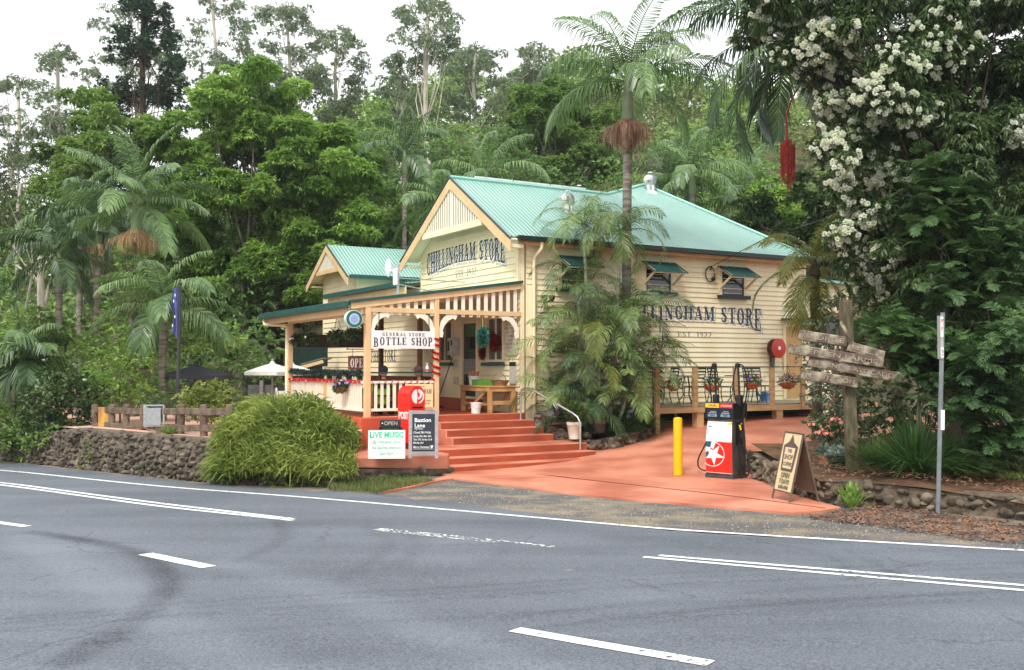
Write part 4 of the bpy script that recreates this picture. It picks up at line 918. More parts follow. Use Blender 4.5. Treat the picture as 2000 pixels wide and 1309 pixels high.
# post box
pbx = empty('post_box', B(-3.32, -1.12, .05), TH + R(12), 'bright red arched street post box with white emblem beside the steps', 'post box')
mb = MB(); w2, dp = .20, .42
arch = [(w2 * math.cos(t), 1.10 + w2 * math.sin(t)) for t in np.linspace(0, math.pi, 16)]
mb.prism([(w2, .12)] + [(w2, 1.0)] + arch[1:-1] + [(-w2, 1.0), (-w2, .12)], -dp / 2, dp / 2, 'y'); RBX = mat('post_red', lin(222, 34, 22), .35, .03, 3, spec=.5)
mb.build('body', RBX, pbx, bevel=.012); mb = MB(); mb.box(-.17, -.18, 0, .17, .18, .12); mb.build('foot', mat('dark_red', lin(110, 20, 16), .5), pbx)
def arcpoly(cx, cz_, r0, r1, a0, a1, y, n=18):
    mb = MB()
    for i in range(n):
        t0, t1 = a0 + (a1 - a0) * i / n, a0 + (a1 - a0) * (i + 1) / n
        mb.add([(cx + r0 * math.cos(t0), y, cz_ + r0 * math.sin(t0)), (cx + r1 * math.cos(t0), y, cz_ + r1 * math.sin(t0)), (cx + r1 * math.cos(t1), y, cz_ + r1 * math.sin(t1)), (cx + r0 * math.cos(t1), y, cz_ + r0 * math.sin(t1))], [(0, 1, 2, 3)])
    return mb
yb = -dp / 2 - .002
m_ = arcpoly(.0, 1.08, .0, .15, math.pi / 2 + .12, math.pi * 1.5 - .12, yb); q = arcpoly(.015, 1.115, .05, .10, -math.pi / 2, math.pi / 2, yb); m_.add(q.v, q.f); q = arcpoly(.02, 1.08, .115, .15, -math.pi / 2 + .1, math.pi / 2, yb - .0004); m_.add(q.v, q.f)
m_.build('emblem', PWHITE, pbx, recalc=False)
text('writing', 'POST', .2, PWHITE, pbx, (-w2 - .003, .0, .68), (math.pi / 2, 0, -math.pi / 2), sx=.7, bold=.006)
mb = MB(); mb.box(-.13, -dp / 2 - .01, .84, .13, -dp / 2 + .01, .87); mb.build('slot', BLACK, pbx)

# sandwich boards on the ledge
def aframe(name, label, loc, rz, w_, h, frame_m, face_m, th=.02, lean=.16, leg=.08, fw=.05):
    o = empty(name, loc, rz, label, 'sandwich board')
    for s in (-1, 1):
        mb = MB(); y0 = s * (lean * h); 
        def pt(x, z): return Vector((x, y0 * (1 - z / h), z))
        for x in (-w_ / 2 + fw / 2, w_ / 2 - fw / 2): mb.bar(pt(x, 0), pt(x, h), fw, .022, up=(0, 1, 0))
        for z in (h - fw / 2, leg + fw / 2): mb.bar(pt(-w_ / 2 + fw, z), pt(w_ / 2 - fw, z), .022, fw, up=(0, 0, 1))
        mb.build('frame', frame_m, o)
        mb = MB(); a, b_, c, d = pt(-w_ / 2 + fw - .005, leg + fw), pt(w_ / 2 - fw + .005, leg + fw), pt(w_ / 2 - fw + .005, h - fw), pt(-w_ / 2 + fw - .005, h - fw); n = Vector((0, s * .004, 0))
        mb.add([a + n, b_ + n, c + n, d + n, a - n, b_ - n, c - n, d - n], [(0, 1, 2, 3), (7, 6, 5, 4), (0, 4, 5, 1), (1, 5, 6, 2), (2, 6, 7, 3), (3, 7, 4, 0)]); mb.build('panel', face_m if s < 0 else frame_m, o)
    return o, math.atan(lean)
def on_face(o, ang, lean, h, s, size, m, x, z, y_off=.012, **k):
    t = text('writing', s, size, m, o, (x, -lean * h * (1 - z / h) - y_off, z), (math.pi / 2 - ang, 0, 0), depth=.0008, **k); return t
GREYW = mat('grey_washed_timber', lin(158, 152, 152), .7, .12, 4, bump=.4, stretch=(1, 1, 4)); CHALK = mat('chalkboard', lin(44, 50, 60), .8, .15, 5)
cb_l = P(826, 893, 18.55); cb, ang = aframe('chalkboard_stand', 'grey timber framed chalkboard stand with white handwriting beside the steps', (cb_l.x, cb_l.y + .12, .05), R(4), .55, .88, GREYW, CHALK, lean=.13, leg=.06, fw=.065)
for s_, z, sz, kw in (('Bastion', .70, .105, dict(bold=.0015)), ('Lane', .60, .105, dict(bold=.0015)), ('espresso', .545, .045, dict(shear=.3))): on_face(cb, ang, .13, .88, s_, sz, WTEXT, -.17, z, align='LEFT', **kw)
for s_, z, sz in (('Closed 24th Friday', .475, .062), ('Sunday 25th, Mon 26th', .405, .052), ('Tues 27th, Sunday 1st &', .345, .052), ('Monday 2nd', .285, .055), ('Merry Christmas! \u2665', .205, .062)): on_face(cb, ang, .13, .88, s_, sz, WTEXT, -.19, z, align='LEFT', shear=.25, sx=.68, bold=.0004)
mb = MB(); mb.box(-.19, -.105, .168, .19, -.104, .173); mb.build('chalk_underline', WTEXT, cb)
lm = P(755, 890, 18.45); lmo = empty('live_music_sign', (lm.x, lm.y, .05), R(6), 'white LIVE MUSIC board with green lettering leaning on the orange ledge', 'sign')
mb = MB(); mb.bar((0, .02, .0), (0, .10, .52), .68, .008, up=(0, 1, 0)); mb.build('board', mat('cream_white_board', lin(244, 246, 236), .5, .02), lmo, bevel=.002)
LG = mat('sea_green_ink', lin(70, 200, 160), .5); LG2 = mat('grey_green_ink', lin(120, 190, 160), .5)
aa = math.atan(.08 / .52)
for s_, z, sz, sx, mm, bo in (('LIVE MUSIC', .43, .145, .86, LG, .006), ('@ Chillingham Store', .305, .075, .80, LG2, .002), ('this Saturday afternoon', .20, .075, .76, LG2, .002), ('2pm-6pm', .10, .085, .8, LG2, .002)):
    text('writing', s_, sz, mm, lmo, (0, .02 + z * .154 - .0065, z), (math.pi / 2 - aa, 0, 0), sx=sx, bold=bo, depth=.0006)
mb = MB()
for x, z in ((-.30, .47), (-.31, .42), (-.29, .38), (.30, .48), (.31, .43), (.29, .39)): mb.bar((x, .02 + z * .154 - .007, z), (x + .004, .02 + (z + .03) * .154 - .007, z + .03), .006, .001, up=(0, 1, 0)); mb.lathe((x - .006, .012 + z * .154, z - .004), [(.007, 0), (.007, .006)], 8)
mb.build('note_marks', SGN, lmo)
ob_ = P(763, 870, 18.75); obx = empty('open_hours_sign', (ob_.x, ob_.y, .05), R(5), 'black stacked OPEN panels standing behind the live music board', 'sign')
mb = MB(); mb.box(-.22, 0, .02, .22, .03, .56); mb.build('lower_panel', mat('black_sign', (.014, .016, .018), .4), obx); mb = MB(); mb.box(-.20, -.03, .56, .19, .01, .70); mb.build('upper_panel', mat('charcoal_sign', (.022, .024, .028), .4), obx, bevel=.004)
text('writing', 'OPEN', .1, mat('pale_ink', lin(200, 196, 186), .5), obx, (0, -.033, .635), depth=.001); mb = MB(); mb.lathe((-.155, -.035, .63), [(.014, 0), (.014, .02)], 8); mb.build('lock', PWHITE, obx)
text('writing', 'GENERAL STORE', .04, mat('olive_ink', lin(150, 160, 120), .5), obx, (0, -.003, .535), depth=.001)

# ---------------- bench table and goods ----------------
bt = at_store('timber_table', 'raw pine produce table at the top of the steps', 'table')
T1 = 1.30
mb = MB(); 
for i in range(5): mb.box(-.84 + i * .148, .0, T1 - .03, -.84 + i * .148 + .142, 1.5, T1)
mb.build('table_top', PINE, bt)
mb = MB(); mb.box(-.80, .03, T1 - .13, -.12, .06, T1 - .03); mb.box(-.82, .06, T1 - .13, -.79, 1.45, T1 - .03); mb.box(-.13, .06, T1 - .13, -.10, 1.45, T1 - .03); mb.build('apron_rails', PINE, bt)
for u, v in ((-.78, .07), (-.16, .07), (-.78, 1.4), (-.16, 1.4)): mb = MB(); mb.box(u - .05, v - .04, .67, u + .05, v + .04, T1 - .03); mb.build('leg', PINE, bt, bevel=.004)
mb = MB(); mb.box(-.74, .05, .86, -.2, .09, .95); mb.bar((-.78, .2, 1.2), (-.74, 1.2, .72), .03, .06); mb.bar((-.16, .2, 1.2), (-.2, .7, .8), .03, .06); mb.box(-.79, .1, .84, -.75, 1.35, .9); mb.build('stretcher', PINE, bt)
def bucket(label, u, v, z, r, h, m, name='bucket'):
    o = at_store(name, label, 'bucket'); mb = MB(); mb.lathe((u, v, z), [(r * .82, 0), (r, h), (r * 1.06, h), (r * 1.06, h - .02), (r * .95, h - .025), (r * .9, h - .01), (r * .78, .02)], 20); mb.build('pail', m, o, smooth=True)
    mb = MB(); mb.tube([(u - r, v, z + h * .9), (u - r * .8, v - r * .8, z + h * .55), (u, v - r * 1.15, z + h * .45), (u + r * .8, v - r * .8, z + h * .55), (u + r, v, z + h * .9)], .004, 5); mb.build('handle', SILVER, o); return o
WP = mat('white_plastic', (.8, .8, .78), .35)
bucket('white bucket standing on the terracotta verandah floor in front of the table', -1.12, .12, .67, .125, .25, WP)
bu = bucket('white bucket of produce on the left end of the pine table', -.62, 1.15, T1, .13, .22, WP)
mb = MB()
for i in range(8): a = i * .8; mb.tube([(-.62 + .06 * math.cos(a), 1.15 + .06 * math.sin(a), T1 + .1), (-.62 + .13 * math.cos(a), 1.15 + .13 * math.sin(a), T1 + .33)], .02, 6)
mb.build('carrots', mat('carrot', lin(190, 120, 90), .6, .3, 8), bu)
gc = at_store('green_crate', 'bright green plastic crate of herbs on the pine table', 'crate')
mb = MB(); mb.box(-.78, .35, T1, -.34, .95, T1 + .02); mb.box(-.78, .35, T1 + .02, -.76, .95, T1 + .14); mb.box(-.36, .35, T1 + .02, -.34, .95, T1 + .14); mb.box(-.76, .35, T1 + .02, -.36, .37, T1 + .14); mb.box(-.76, .93, T1 + .02, -.36, .95, T1 + .14)
mb.build('crate', mat('lime_plastic', lin(92, 146, 58), .5), gc)
wb_ = at_store('wicker_basket', 'oval wicker basket with a hoop handle on the pine table', 'basket')
WK = mat('wicker', lin(150, 120, 92), .8, .3, 30, bump=1, bscale=60); mb = MB(); mb.lathe((0, 0, 0), [(.16, 0), (.22, .12), (.235, .13), (.21, .12), (.15, .03)], 24)
mb.v = [(-.42 + x * .8, .22 + y * 1.25, T1 + z) for x, y, z in mb.v]; mb.build('bowl', WK, wb_, smooth=True)
mb = MB(); mb.tube([(-.42 + .17 * math.cos(t), .24, T1 + .1 + .2 * math.sin(t)) for t in np.linspace(0, math.pi, 12)], .01, 6); mb.build('hoop_handle', WK, wb_)
# broom and brown bin by the wall
br = at_store('broom', 'black long-handled broom leaning by the meter box', 'broom'); mb = MB(); mb.tube([(-.45, 3.55, .72), (-.15, 3.2, 2.0)], .013, 6); mb.build('handle', BLACK, br); mb = MB(); mb.box(-.52, 3.38, .665, -.38, 3.72, .73); mb.build('brush', BLACK, br)
bn = at_store('rusty_bin', 'dark red-brown drum left of the shop door', 'bin'); mb = MB(); mb.lathe((-.5, 4.35, .665), [(.28, 0), (.28, .3), (.29, .31), (.28, .32), (.28, .62), (.29, .63), (.28, .64), (.27, .8), (.22, .82)], 20); mb.build('drum', mat('rust_red', lin(104, 48, 40), .7, .3, 5), bn, smooth=True)

# ---------------- hanging fern baskets under the verandah ----------------
PETAL = {k: mat(k + '_petals', c, .6, .1, 30) for k, c in (('white', (.85, .84, .8)), ('purple', lin(150, 110, 200)), ('pink', lin(224, 110, 150)), ('crimson', lin(170, 30, 60)), ('lilac', lin(176, 170, 224)), ('coral', lin(240, 150, 130)))}
BASK = leafmat('basket_foliage', (.02, .06, .02), (.09, .18, .05), .3, .5)
def blobleaf(c, r, n, L_, W_, seed, sq=(1, 1, .8), hang=0):
    r_ = np.random.default_rng(seed); d = r_.standard_normal((n, 3)); d /= np.linalg.norm(d, axis=1)[:, None]; p = np.array(c) + d * r * np.array(sq) * r_.uniform(.3, 1, (n, 1)); 
    D = d + r_.standard_normal((n, 3)) * .6; D[:, 2] -= hang; D /= np.linalg.norm(D, axis=1)[:, None]
    s = np.cross(D, r_.standard_normal((n, 3))); s /= np.linalg.norm(s, axis=1)[:, None]
    return np.stack([p, p + D * L_ * .5 + s * W_ / 2, p + D * L_, p + D * L_ * .5 - s * W_ / 2], 1).reshape(-1, 3)
def petals(c, r, n, sz, seed, sq=(1, 1, .7)):
    r_ = np.random.default_rng(seed); V_ = []; 
    for i in range(n):
        d = r_.standard_normal(3); d[2] = abs(d[2]) * .8; d /= np.linalg.norm(d); p = np.array(c) + d * r * np.array(sq)
        a = np.cross(d, (0, 0, 1.)) + 1e-3; a /= np.linalg.norm(a); b_ = np.cross(d, a)
        for k in range(5):
            t = k * 1.2566 + i; e = a * math.cos(t) + b_ * math.sin(t); f = np.cross(d, e); q = p
            V_ += [q, q + e * sz * .6 + f * sz * .35 + d * .01, q + e * sz + d * .004, q + e * sz * .6 - f * sz * .35 + d * .01]
    return np.array(V_)
def basket(label, loc, cols, seed, r=.15, m=None, n=260, hang_h=.5, group=None, trail=0):
    o = empty('hanging_basket', loc, 0, label, 'flower basket', group)
    mb = MB(); mb.lathe((0, 0, -r * .8), [(r * .35, 0), (r * .75, r * .25), (r * .98, r * .7), (r, r * .85), (r * .93, r * .85)], 16); mb.build('bowl', m or mat('coir_terracotta', lin(176, 98, 62), .9, .25, 12, bump=1), o, smooth=True)
    npmesh('leaves', blobleaf((0, 0, r * .25), r * 1.15, n, .09, .035, seed, (1, 1, .8), trail), np.arange(4 * n).reshape(-1, 4), BASK, o)
    for j, (k, cnt) in enumerate(cols):
        V_ = petals((0.04 * (j - .5), -.02, r * .45), r * 1.25, cnt, .032, seed + j); npmesh('flowers', V_, np.arange(len(V_)).reshape(-1, 4), PETAL[k], o)
    mb = MB()
    for a in (.3, 2.4, 4.5): mb.tube([(r * .95 * math.cos(a), r * .95 * math.sin(a), 0), (0, 0, hang_h)], .005, 4)
    mb.build('hanger', BLACK, o); return o
BP = mat('black_pot', (.02, .02, .025), .5)
basket('black hanging pot of white and pink petunias at the far left verandah corner', B(-3.9, 4.55, 2.38), [('white', 12), ('pink', 8)], 11, .15, BP, 500, .5)
basket('black hanging pot of fine green foliage, second from the verandah left corner', B(-3.9, 3.5, 2.40), [('white', 3)], 12, .14, BP, 500, .5)
basket('big trailing fern basket hanging in the middle of the verandah front', B(-3.7, 2.25, 2.42), [('purple', 4)], 13, .20, BP, 1300, .5, None, 1.6)
basket('small black hanging pot nearest the round sign', B(-3.85, .9, 2.44), [('purple', 2)], 14, .12, BP, 500, .45)
basket('row of dark red potted geraniums hung along the verandah back', B(-2.6, 3.0, 2.55), [('crimson', 18), ('pink', 5)], 15, .22, BP, 900, .4)
basket('terracotta pot of purple and white petunias hooked on the left balustrade', B(-4.1, .95, 1.28), [('white', 9), ('purple', 9), ('pink', 4), ('lilac', 8)], 16, .13, None, 420, .35, None, 1.0)

# ---------------- side deck ----------------
dk = at_store('side_deck', 'low timber deck with open rail along the lettered side wall', 'deck')
mb = MB(); v = -1.44
while v < -.06: mb.box(2.80, v, .775, 9.4, v + .13, .80); v += .137
mb.build('deck_boards', mat('grey_deck_boards', lin(150, 138, 122), .8, .2, 4, stretch=(.3, 2, 1)), dk)
mb = MB(); mb.box(2.86, -1.50, .63, 10.6, -1.455, .772); mb.build('fascia_board', DECK, dk)
DV = -1.44
for u in (2.87, 4.05, 5.37, 6.61, 7.71, 8.9):
    mb = MB(); mb.box(u - .065, DV - .10, .64 if u > 2.9 else .12, u + .065, DV - .02, 1.72); mb.build('post', DECK, dk, bevel=.006)
for u, z in ((4.25, .15), (5.6, .2), (6.92, .28), (8.3, .3), (9.7, .35)): mb = MB(); mb.box(u - .11, -1.46, z - .2, u + .11, -1.28, .63); mb.build('stump', mat('stump_timber', lin(206, 166, 118), .7, .15, 3) if u < 5 else DECK, dk)
mb = MB(); mb.tube([(2.4, DV - .06, 1.74), (9.4, DV - .06, 1.745)], .014, 6); mb.build('top_rail', mat('dark_rail', lin(46, 52, 50), .5), dk)
mb = MB(); mb.box(2.9, -.3, -.1, 9.6, -.25, .77); mb.build('painted_deck_shade', DARK, dk)  # near-black sheet painting in the shade of the void under the deck
CHG = mat('dark_green_metal', lin(42, 56, 52), .35, .1, 6)
def chair(label, u, v, rz, z=.80):
    p = B(u, v, z); o = empty('metal_chair', p, TH + R(rz), label, 'chair', 'ladder-back chairs on the side deck')
    mb = MB(); mb.box(-.2, -.2, .43, .2, .2, .455); mb.build('seat', CHG, o, bevel=.01)
    for x in (-.19, .19):
        mb = MB(); mb.tube([(x, -.23, 0), (x, -.18, .22), (x, -.18, .43)], .013, 6); mb.build('leg', CHG, o); mb = MB(); mb.tube([(x, .27, 0), (x, .2, .25), (x, .19, .45), (x, .21, .7), (x, .25, .9)], .013, 6); mb.build('leg', CHG, o)
    mb = MB()
    for z_ in (.56, .65, .74, .83): mb.bar((-.19, .2 + (z_ - .5) * .11, z_), (.19, .2 + (z_ - .5) * .11, z_), .012, .03)
    mb.bar((-.2, .248, .90), (.2, .248, .90), .02, .05); mb.build('back_slats', CHG, o); mb = MB(); mb.tube([(-.18, -.18, .2), (.18, -.18, .2)], .008, 5); mb.build('stretcher', CHG, o); return o
chair('green metal ladder-back chair turned away, between the first and second deck posts', 3.78, -.75, 200)
chair('green metal chair nearly hidden by the left-hand fuel hose, facing the wall', 4.85, -.55, 170)
chair('green metal chair seen side-on beside the middle of the deck', 5.35, -.95, 85)
chair('green metal chair right of the fuel pump hoses, facing the road side', 6.55, -.95, 10)
chair('green metal chair tucked against the wall behind the right-hand chair', 7.05, -.60, -10)
chair('dark metal chair at the left end of the deck under the palm leaves', 3.15, -.7, 140)
def dtable(label, u, v):
    o = empty('cafe_table', B(u, v, .8), TH, label, 'table'); mb = MB(); mb.lathe((0, 0, .70), [(.3, 0), (.31, .01), (.3, .025)], 24); mb.build('table_top', CHG, o)
    for k in range(3):
        a = k * 2.1 + .4; mb = MB(); mb.tube([(.05 * math.cos(a), .05 * math.sin(a), .7), (.12 * math.cos(a), .12 * math.sin(a), .45), (.09 * math.cos(a), .09 * math.sin(a), .25), (.26 * math.cos(a), .26 * math.sin(a), 0)], .014, 6); mb.build('leg', CHG, o)
dtable('round metal cafe table with curved legs left of the fuel pump on the deck', 4.35, -.85); dtable('round metal cafe table with curved legs behind the right fuel hose', 6.1, -.75)
basket('coir basket of sparse flowers on the leftmost deck post', B(3.25, -1.66, 1.30), [('crimson', 3), ('lilac', 2)], 21, .17, None, 200, .4)
basket('coir basket with a few lilac flowers on the second deck post', B(4.45, -1.66, 1.29), [('lilac', 7)], 22, .20, None, 200, .4)
basket('coir basket of purple and red flowers behind the right fuel hose', B(5.75, -1.66, 1.33), [('purple', 10), ('crimson', 5), ('white', 5)], 23, .19, None, 220, .4)
basket('coir basket of purple and pink flowers on the deck post under the hose reel', B(7.0, -1.66, 1.33), [('purple', 8), ('pink', 12)], 24, .20, None, 220, .45)
wf = basket('bunch of white geraniums at the right end of the deck rail', B(8.0, -1.7, 1.47), [('white', 26)], 25, .13, None, 300, .3)
wc = empty('watering_can', B(7.35, -.5, .8), TH, 'light blue watering can on the deck floor', 'watering can'); BL = mat('sky_blue_plastic', lin(96, 150, 214), .4)
mb = MB(); mb.lathe((0, 0, 0), [(.11, 0), (.12, .2), (.1, .26), (.05, .28)], 16); mb.build('body', BL, wc, smooth=True); mb = MB(); mb.tube([(-.1, 0, .08), (-.32, 0, .30)], [.025, .03], 8); mb.build('spout', BL, wc)
# hose reel on the wall
hz = at_store('hose_reel', 'red fire hose reel mounted on the side wall near the tan door', 'hose reel')
c = (8.05, -.22, 2.25)
def wheel(par, name, c, prof, m, n=28): 
    mb = MB(); mb.lathe((0, 0, 0), prof, n); o = mb.build(name, m, par, smooth=True); o.rotation_euler = (math.pi / 2, 0, 0); o.location = c; return o
wheel(hz, 'front_disc', (c[0], c[1] - .1, c[2]), [(.26, 0), (.27, .012), (.24, .02), (.1, .012), (.05, .03)], mat('hose_red', lin(196, 54, 42), .4, .05))
wheel(hz, 'hose_coil', c, [(.2, -.06), (.25, -.05), (.255, .02), (.25, .08), (.18, .1)], BLACK); wheel(hz, 'back_disc', (c[0], c[1] + .08, c[2]), [(.26, 0), (.26, .015)], mat('hose_red_b', lin(170, 44, 36), .4))
wheel(hz, 'hub_label', (c[0], c[1] - .135, c[2]), [(.055, 0), (.055, .004)], PWHITE)
mb = MB(); mb.box(c[0] - .04, -.1, 1.55, c[0] + .04, -.02, 2.2); mb.tube([(c[0] - .05, c[1], 2.0), (c[0] - .06, -.2, 1.7), (c[0] - .03, -.15, 1.5), (c[0] + .02, -.12, 1.65)], .014, 6); mb.build('valve', mat('dull_bronze', (.12, .07, .05), .5), hz)
# air conditioner, planter, pots
ac = at_store('air_conditioner', 'white outdoor air conditioning unit behind the potted shrub', 'air conditioner')
mb = MB(); mb.box(.62, -.55, .55, 1.55, -.2, 1.30); mb.build('casing', mat('ac_white', lin(206, 208, 202), .4, .04), ac, bevel=.01); mb = MB(); mb.box(.66, -.556, .6, .84, -.552, 1.25); mb.build('side_grille', mat('ac_grey', (.25, .26, .26), .5, .5, 60), ac)
mb = MB(); mb.lathe((0, 0, 0), [(.27, 0), (.27, .01)], 24); q = mb.build('fan_grille', mat('ac_fan', (.3, .31, .31), .5, .3, 50), ac); q.rotation_euler = (math.pi / 2, 0, 0); q.location = (1.2, -.55, .93)
stone_wall('retaining_wall', 'mossy stone planter wall curving from the steps to the deck', Wl((.12, -.35), (.30, -.80), (.62, -1.35), (.95, -1.85), (1.35, -2.0), (2.0, -1.9), (2.55, -1.68), (2.78, -1.5), (2.82, -1.2)), lambda f: -.2 + .3 * f, lambda f: .66 - .62 * min(1, f * 3.0) + .30 * max(0, min(1, (f - .33) * 2)), .25, .17, STONE_G, 12, .05)
sheet('planter_bed', Wl((.35, -.7), (.8, -1.45), (1.2, -1.8), (2.0, -1.75), (2.6, -1.5), (2.7, -.05), (.3, -.05)), lambda x, y: .22, SOIL, .3)
stp = at_store('stone_pedestal', 'squared mossy stone block under the blue pot', 'stone block'); Vv, F = stones(np.array([(.52, -.85, .45), (.75, -1.05, .28), (.38, -.65, .50), (.9, -1.35, .15)]), np.array([.22, .22, .16, .2]), 4); npmesh('stones', Vv, F, STONE_G, stp)
def pot(name, label, p, r, h, m, rim=.012): 
    o = empty(name, p, 0, label, 'plant pot'); mb = MB(); mb.lathe((0, 0, 0), [(r * .68, 0), (r * .95, h * .8), (r, h * .82), (r * 1.04, h), (r * .92, h), (r * .88, h * .9)], 22); mb.build('pot', m, o, smooth=True); return o
pw = pot('potted_shrub', 'cream plastic pot with a clipped round green shrub beside the handrail', B(.48, -1.55, .13), .17, .38, mat('cream_pot', lin(216, 212, 196), .4)); 
n = 1500; npmesh('foliage', blobleaf((0, 0, .62), .24, n, .05, .025, 31, (1, 1, .9)), np.arange(4 * n).reshape(-1, 4), leafmat('box_leaf', (.03, .07, .015), (.13, .20, .06)), pw); mb = MB(); mb.tube([(0, 0, .3), (0, 0, .55)], .02, 6); mb.build('stem', WOOD, pw)
pot('glazed_pot', 'cobalt blue glazed pot on the stone block', B(.50, -.85, .62), .12, .22, mat('cobalt_glaze', lin(30, 24, 110), .15, .1, spec=.8))
pk = pot('dark_barrel_pot', 'dark half-barrel pot with dry stems on the planter wall', B(1.05, -1.72, .26), .17, .20, mat('dark_barrel', lin(54, 50, 50), .6, .3, 8))
mb = MB()
for i in range(26): a = random.uniform(0, 6.3); r_ = random.uniform(0, .12); mb.bar((r_ * math.cos(a), r_ * math.sin(a), .15), (r_ * 1.4 * math.cos(a + .4), r_ * 1.4 * math.sin(a + .4), .15 + random.uniform(.08, .22)), .008, .008)
mb.build('dry_stems', mat('dry_stem', lin(150, 110, 76), .9, .3), pk)

# ---------------- fuel pump ----------------
c = G(1407, 938); fp = empty('fuel_pump', (3.93, 18.40, apz(3.93, 18.4)), R(-44) , 'white, red and black fuel dispenser with a star panel and two hoses', 'fuel pump')
W_, D_ = .52, .46
fp.scale = (1.13, 1.10, 1.0); GM = mat('pump_charcoal', lin(104, 98, 92), .35, .25, 2.5, metal=.2, col2=lin(66, 60, 56))
mb = MB()
def taper(mb, z0, w0, d0, z1, w1, d1): mb.add([(-w0 / 2, -d0 / 2, z0), (w0 / 2, -d0 / 2, z0), (w0 / 2, d0 / 2, z0), (-w0 / 2, d0 / 2, z0), (-w1 / 2, -d1 / 2, z1), (w1 / 2, -d1 / 2, z1), (w1 / 2, d1 / 2, z1), (-w1 / 2, d1 / 2, z1)], [(0, 3, 2, 1), (4, 5, 6, 7), (0, 1, 5, 4), (1, 2, 6, 5), (2, 3, 7, 6), (3, 0, 4, 7)])
taper(mb, .07, .5, .42, .70, .5, .42); taper(mb, .70, .5, .42, 1.07, .46, .36); mb.build('cabinet', GM, fp, bevel=.01)
mb = MB(); mb.box(-.26, -.22, 0, .26, .22, .07); mb.build('base', mat('pump_base', (.05, .05, .05), .6), fp)
mb = MB(); mb.box(-.27, -.21, 1.09, .27, .23, 1.37); mb.build('display_head', BLACK, fp, bevel=.012); mb = MB(); mb.box(-.24, -.17, 1.06, .24, .18, 1.10); mb.build('neck', GM, fp)
y = -.2145
FF_ = mat('pump_white', (.82, .82, .80), .3); FR = mat('pump_red', lin(226, 40, 28), .3); FY = mat('pump_yellow', lin(250, 196, 30), .35); FB = mat('pump_blue', lin(22, 84, 110), .35)
def quadf(name, pts, m, yy, par=fp): mb = MB(); mb.add([(a, yy if len(p) == 2 else p[2], b_) for p in pts for a, b_ in [(p[0], p[1])]], [tuple(range(len(pts)))]); return mb.build(name, m, par, recalc=False)
mb = MB(); mb.box(-.24, y - .006, .10, .24, y + .01, .665); pf = mb.build('front_panel', FR, fp)
mb = MB(); mb.add([(-.24, y - .006, .667), (.24, y - .006, .667), (.24, y - .006, .70), (-.24, y - .006, .70), (.225, -.187, 1.03), (-.225, -.187, 1.03)], [(0, 1, 2, 3), (3, 2, 4, 5)]); mb.build('upper_panel', FF_, fp, recalc=False)
k = y - .0075
quadf('panel_border', [(-.24, .10), (.24, .10), (.24, .107), (-.24, .107)], FF_, k - .002)
quadf('logo_patch', [(-.24, .56), (-.24, .665), (-.13, .665), (-.155, .56)], FB, k - .0005); quadf('logo_patch', [(-.24, .36), (-.24, .47), (-.19, .50), (-.185, .36)], FB, k - .0006); quadf('logo_patch', [(-.13, .665), (-.05, .665), (-.10, .53), (-.155, .56)], FF_, k - .0004); quadf('logo_patch', [(-.24, .47), (-.24, .56), (-.155, .56), (-.17, .5)], FF_, k - .0003)
cx_, cz_ = -.10, .44
ri = arcpoly(cx_ - .02, cz_, .215, .228, -math.pi * .72, math.pi * .42, k - .001, 30); ri.build('logo_ring', FF_, fp, recalc=False)
mb = MB(); ps = []
for i in range(10):
    a = math.pi / 2 + .55 + i * math.pi / 5 - 1.1; r_ = .195 if i % 2 == 0 else .075; ps.append((cx_ + r_ * math.cos(a) * (1.12 if i % 2 == 0 else 1), k - .0015, cz_ - .01 + r_ * math.sin(a)))
ps = [(max(-.24, p[0]), p[1], p[2]) for p in ps]
for i in range(10): mb.add([(cx_, k - .0015, cz_ - .01), ps[i], ps[(i + 1) % 10]], [(0, 1, 2)])
mb.build('logo_star', FF_, fp, recalc=False)
quadf('yellow_strip', [(.16, .80, -.2035), (.235, .80, -.2035), (.228, 1.02, -.1895), (.157, 1.02, -.1895)], FY, 0)
mb = MB(); mb.add([(-.06, -.2005, .885), (.055, -.2005, .885), (.053, -.1955, .935), (-.058, -.1955, .935)], [(0, 1, 2, 3)]); mb.build('price_label', BLACK, fp, recalc=False)
text('writing', '95 ULP', .05, PWHITE, fp, (0, -.2015, .91), (math.pi / 2 - .07, 0, 0), depth=.0004, bold=.001); text('writing', '24h', .04, SGN, fp, (-.17, -.203, .94), (math.pi / 2 - .07, 0, 0), depth=.0004, bold=.001)
mb = MB(); mb.box(-.25, -.2125, 1.285, .0, -.2105, 1.36); mb.build('grade_band', FY, fp); mb = MB(); mb.box(.002, -.2125, 1.285, .25, -.2105, 1.36); mb.build('grade_band', FR, fp)
text('writing', 'DIESEL', .06, SGN, fp, (-.12, -.214, 1.322), depth=.0004, bold=.001); text('writing', 'UNLEADED', .04, PWHITE, fp, (.14, -.214, 1.322), depth=.0004)
mb = MB(); mb.box(-.25, -.2125, 1.11, .25, -.2105, 1.28); mb.build('display_glass', mat('display_navy', (.015, .02, .035), .15), fp)
LCD = mat('lcd_grey', lin(120, 150, 172), .3)
for x in (-.12, .12): mb = MB(); mb.box(x - .085, -.2145, 1.12, x + .085, -.2128, 1.165); mb.build('lcd', LCD, fp); text('writing', '8888', .042, BLACK, fp, (x, -.216, 1.142), depth=.0003); mb = MB(); mb.box(x - .07, -.2145, 1.18, x + .08, -.2128, 1.195); mb.box(x - .04, -.2145, 1.21, x + .07, -.2128, 1.222); mb.build('display_text', mat('dim_text', (.3, .32, .35), .4), fp)
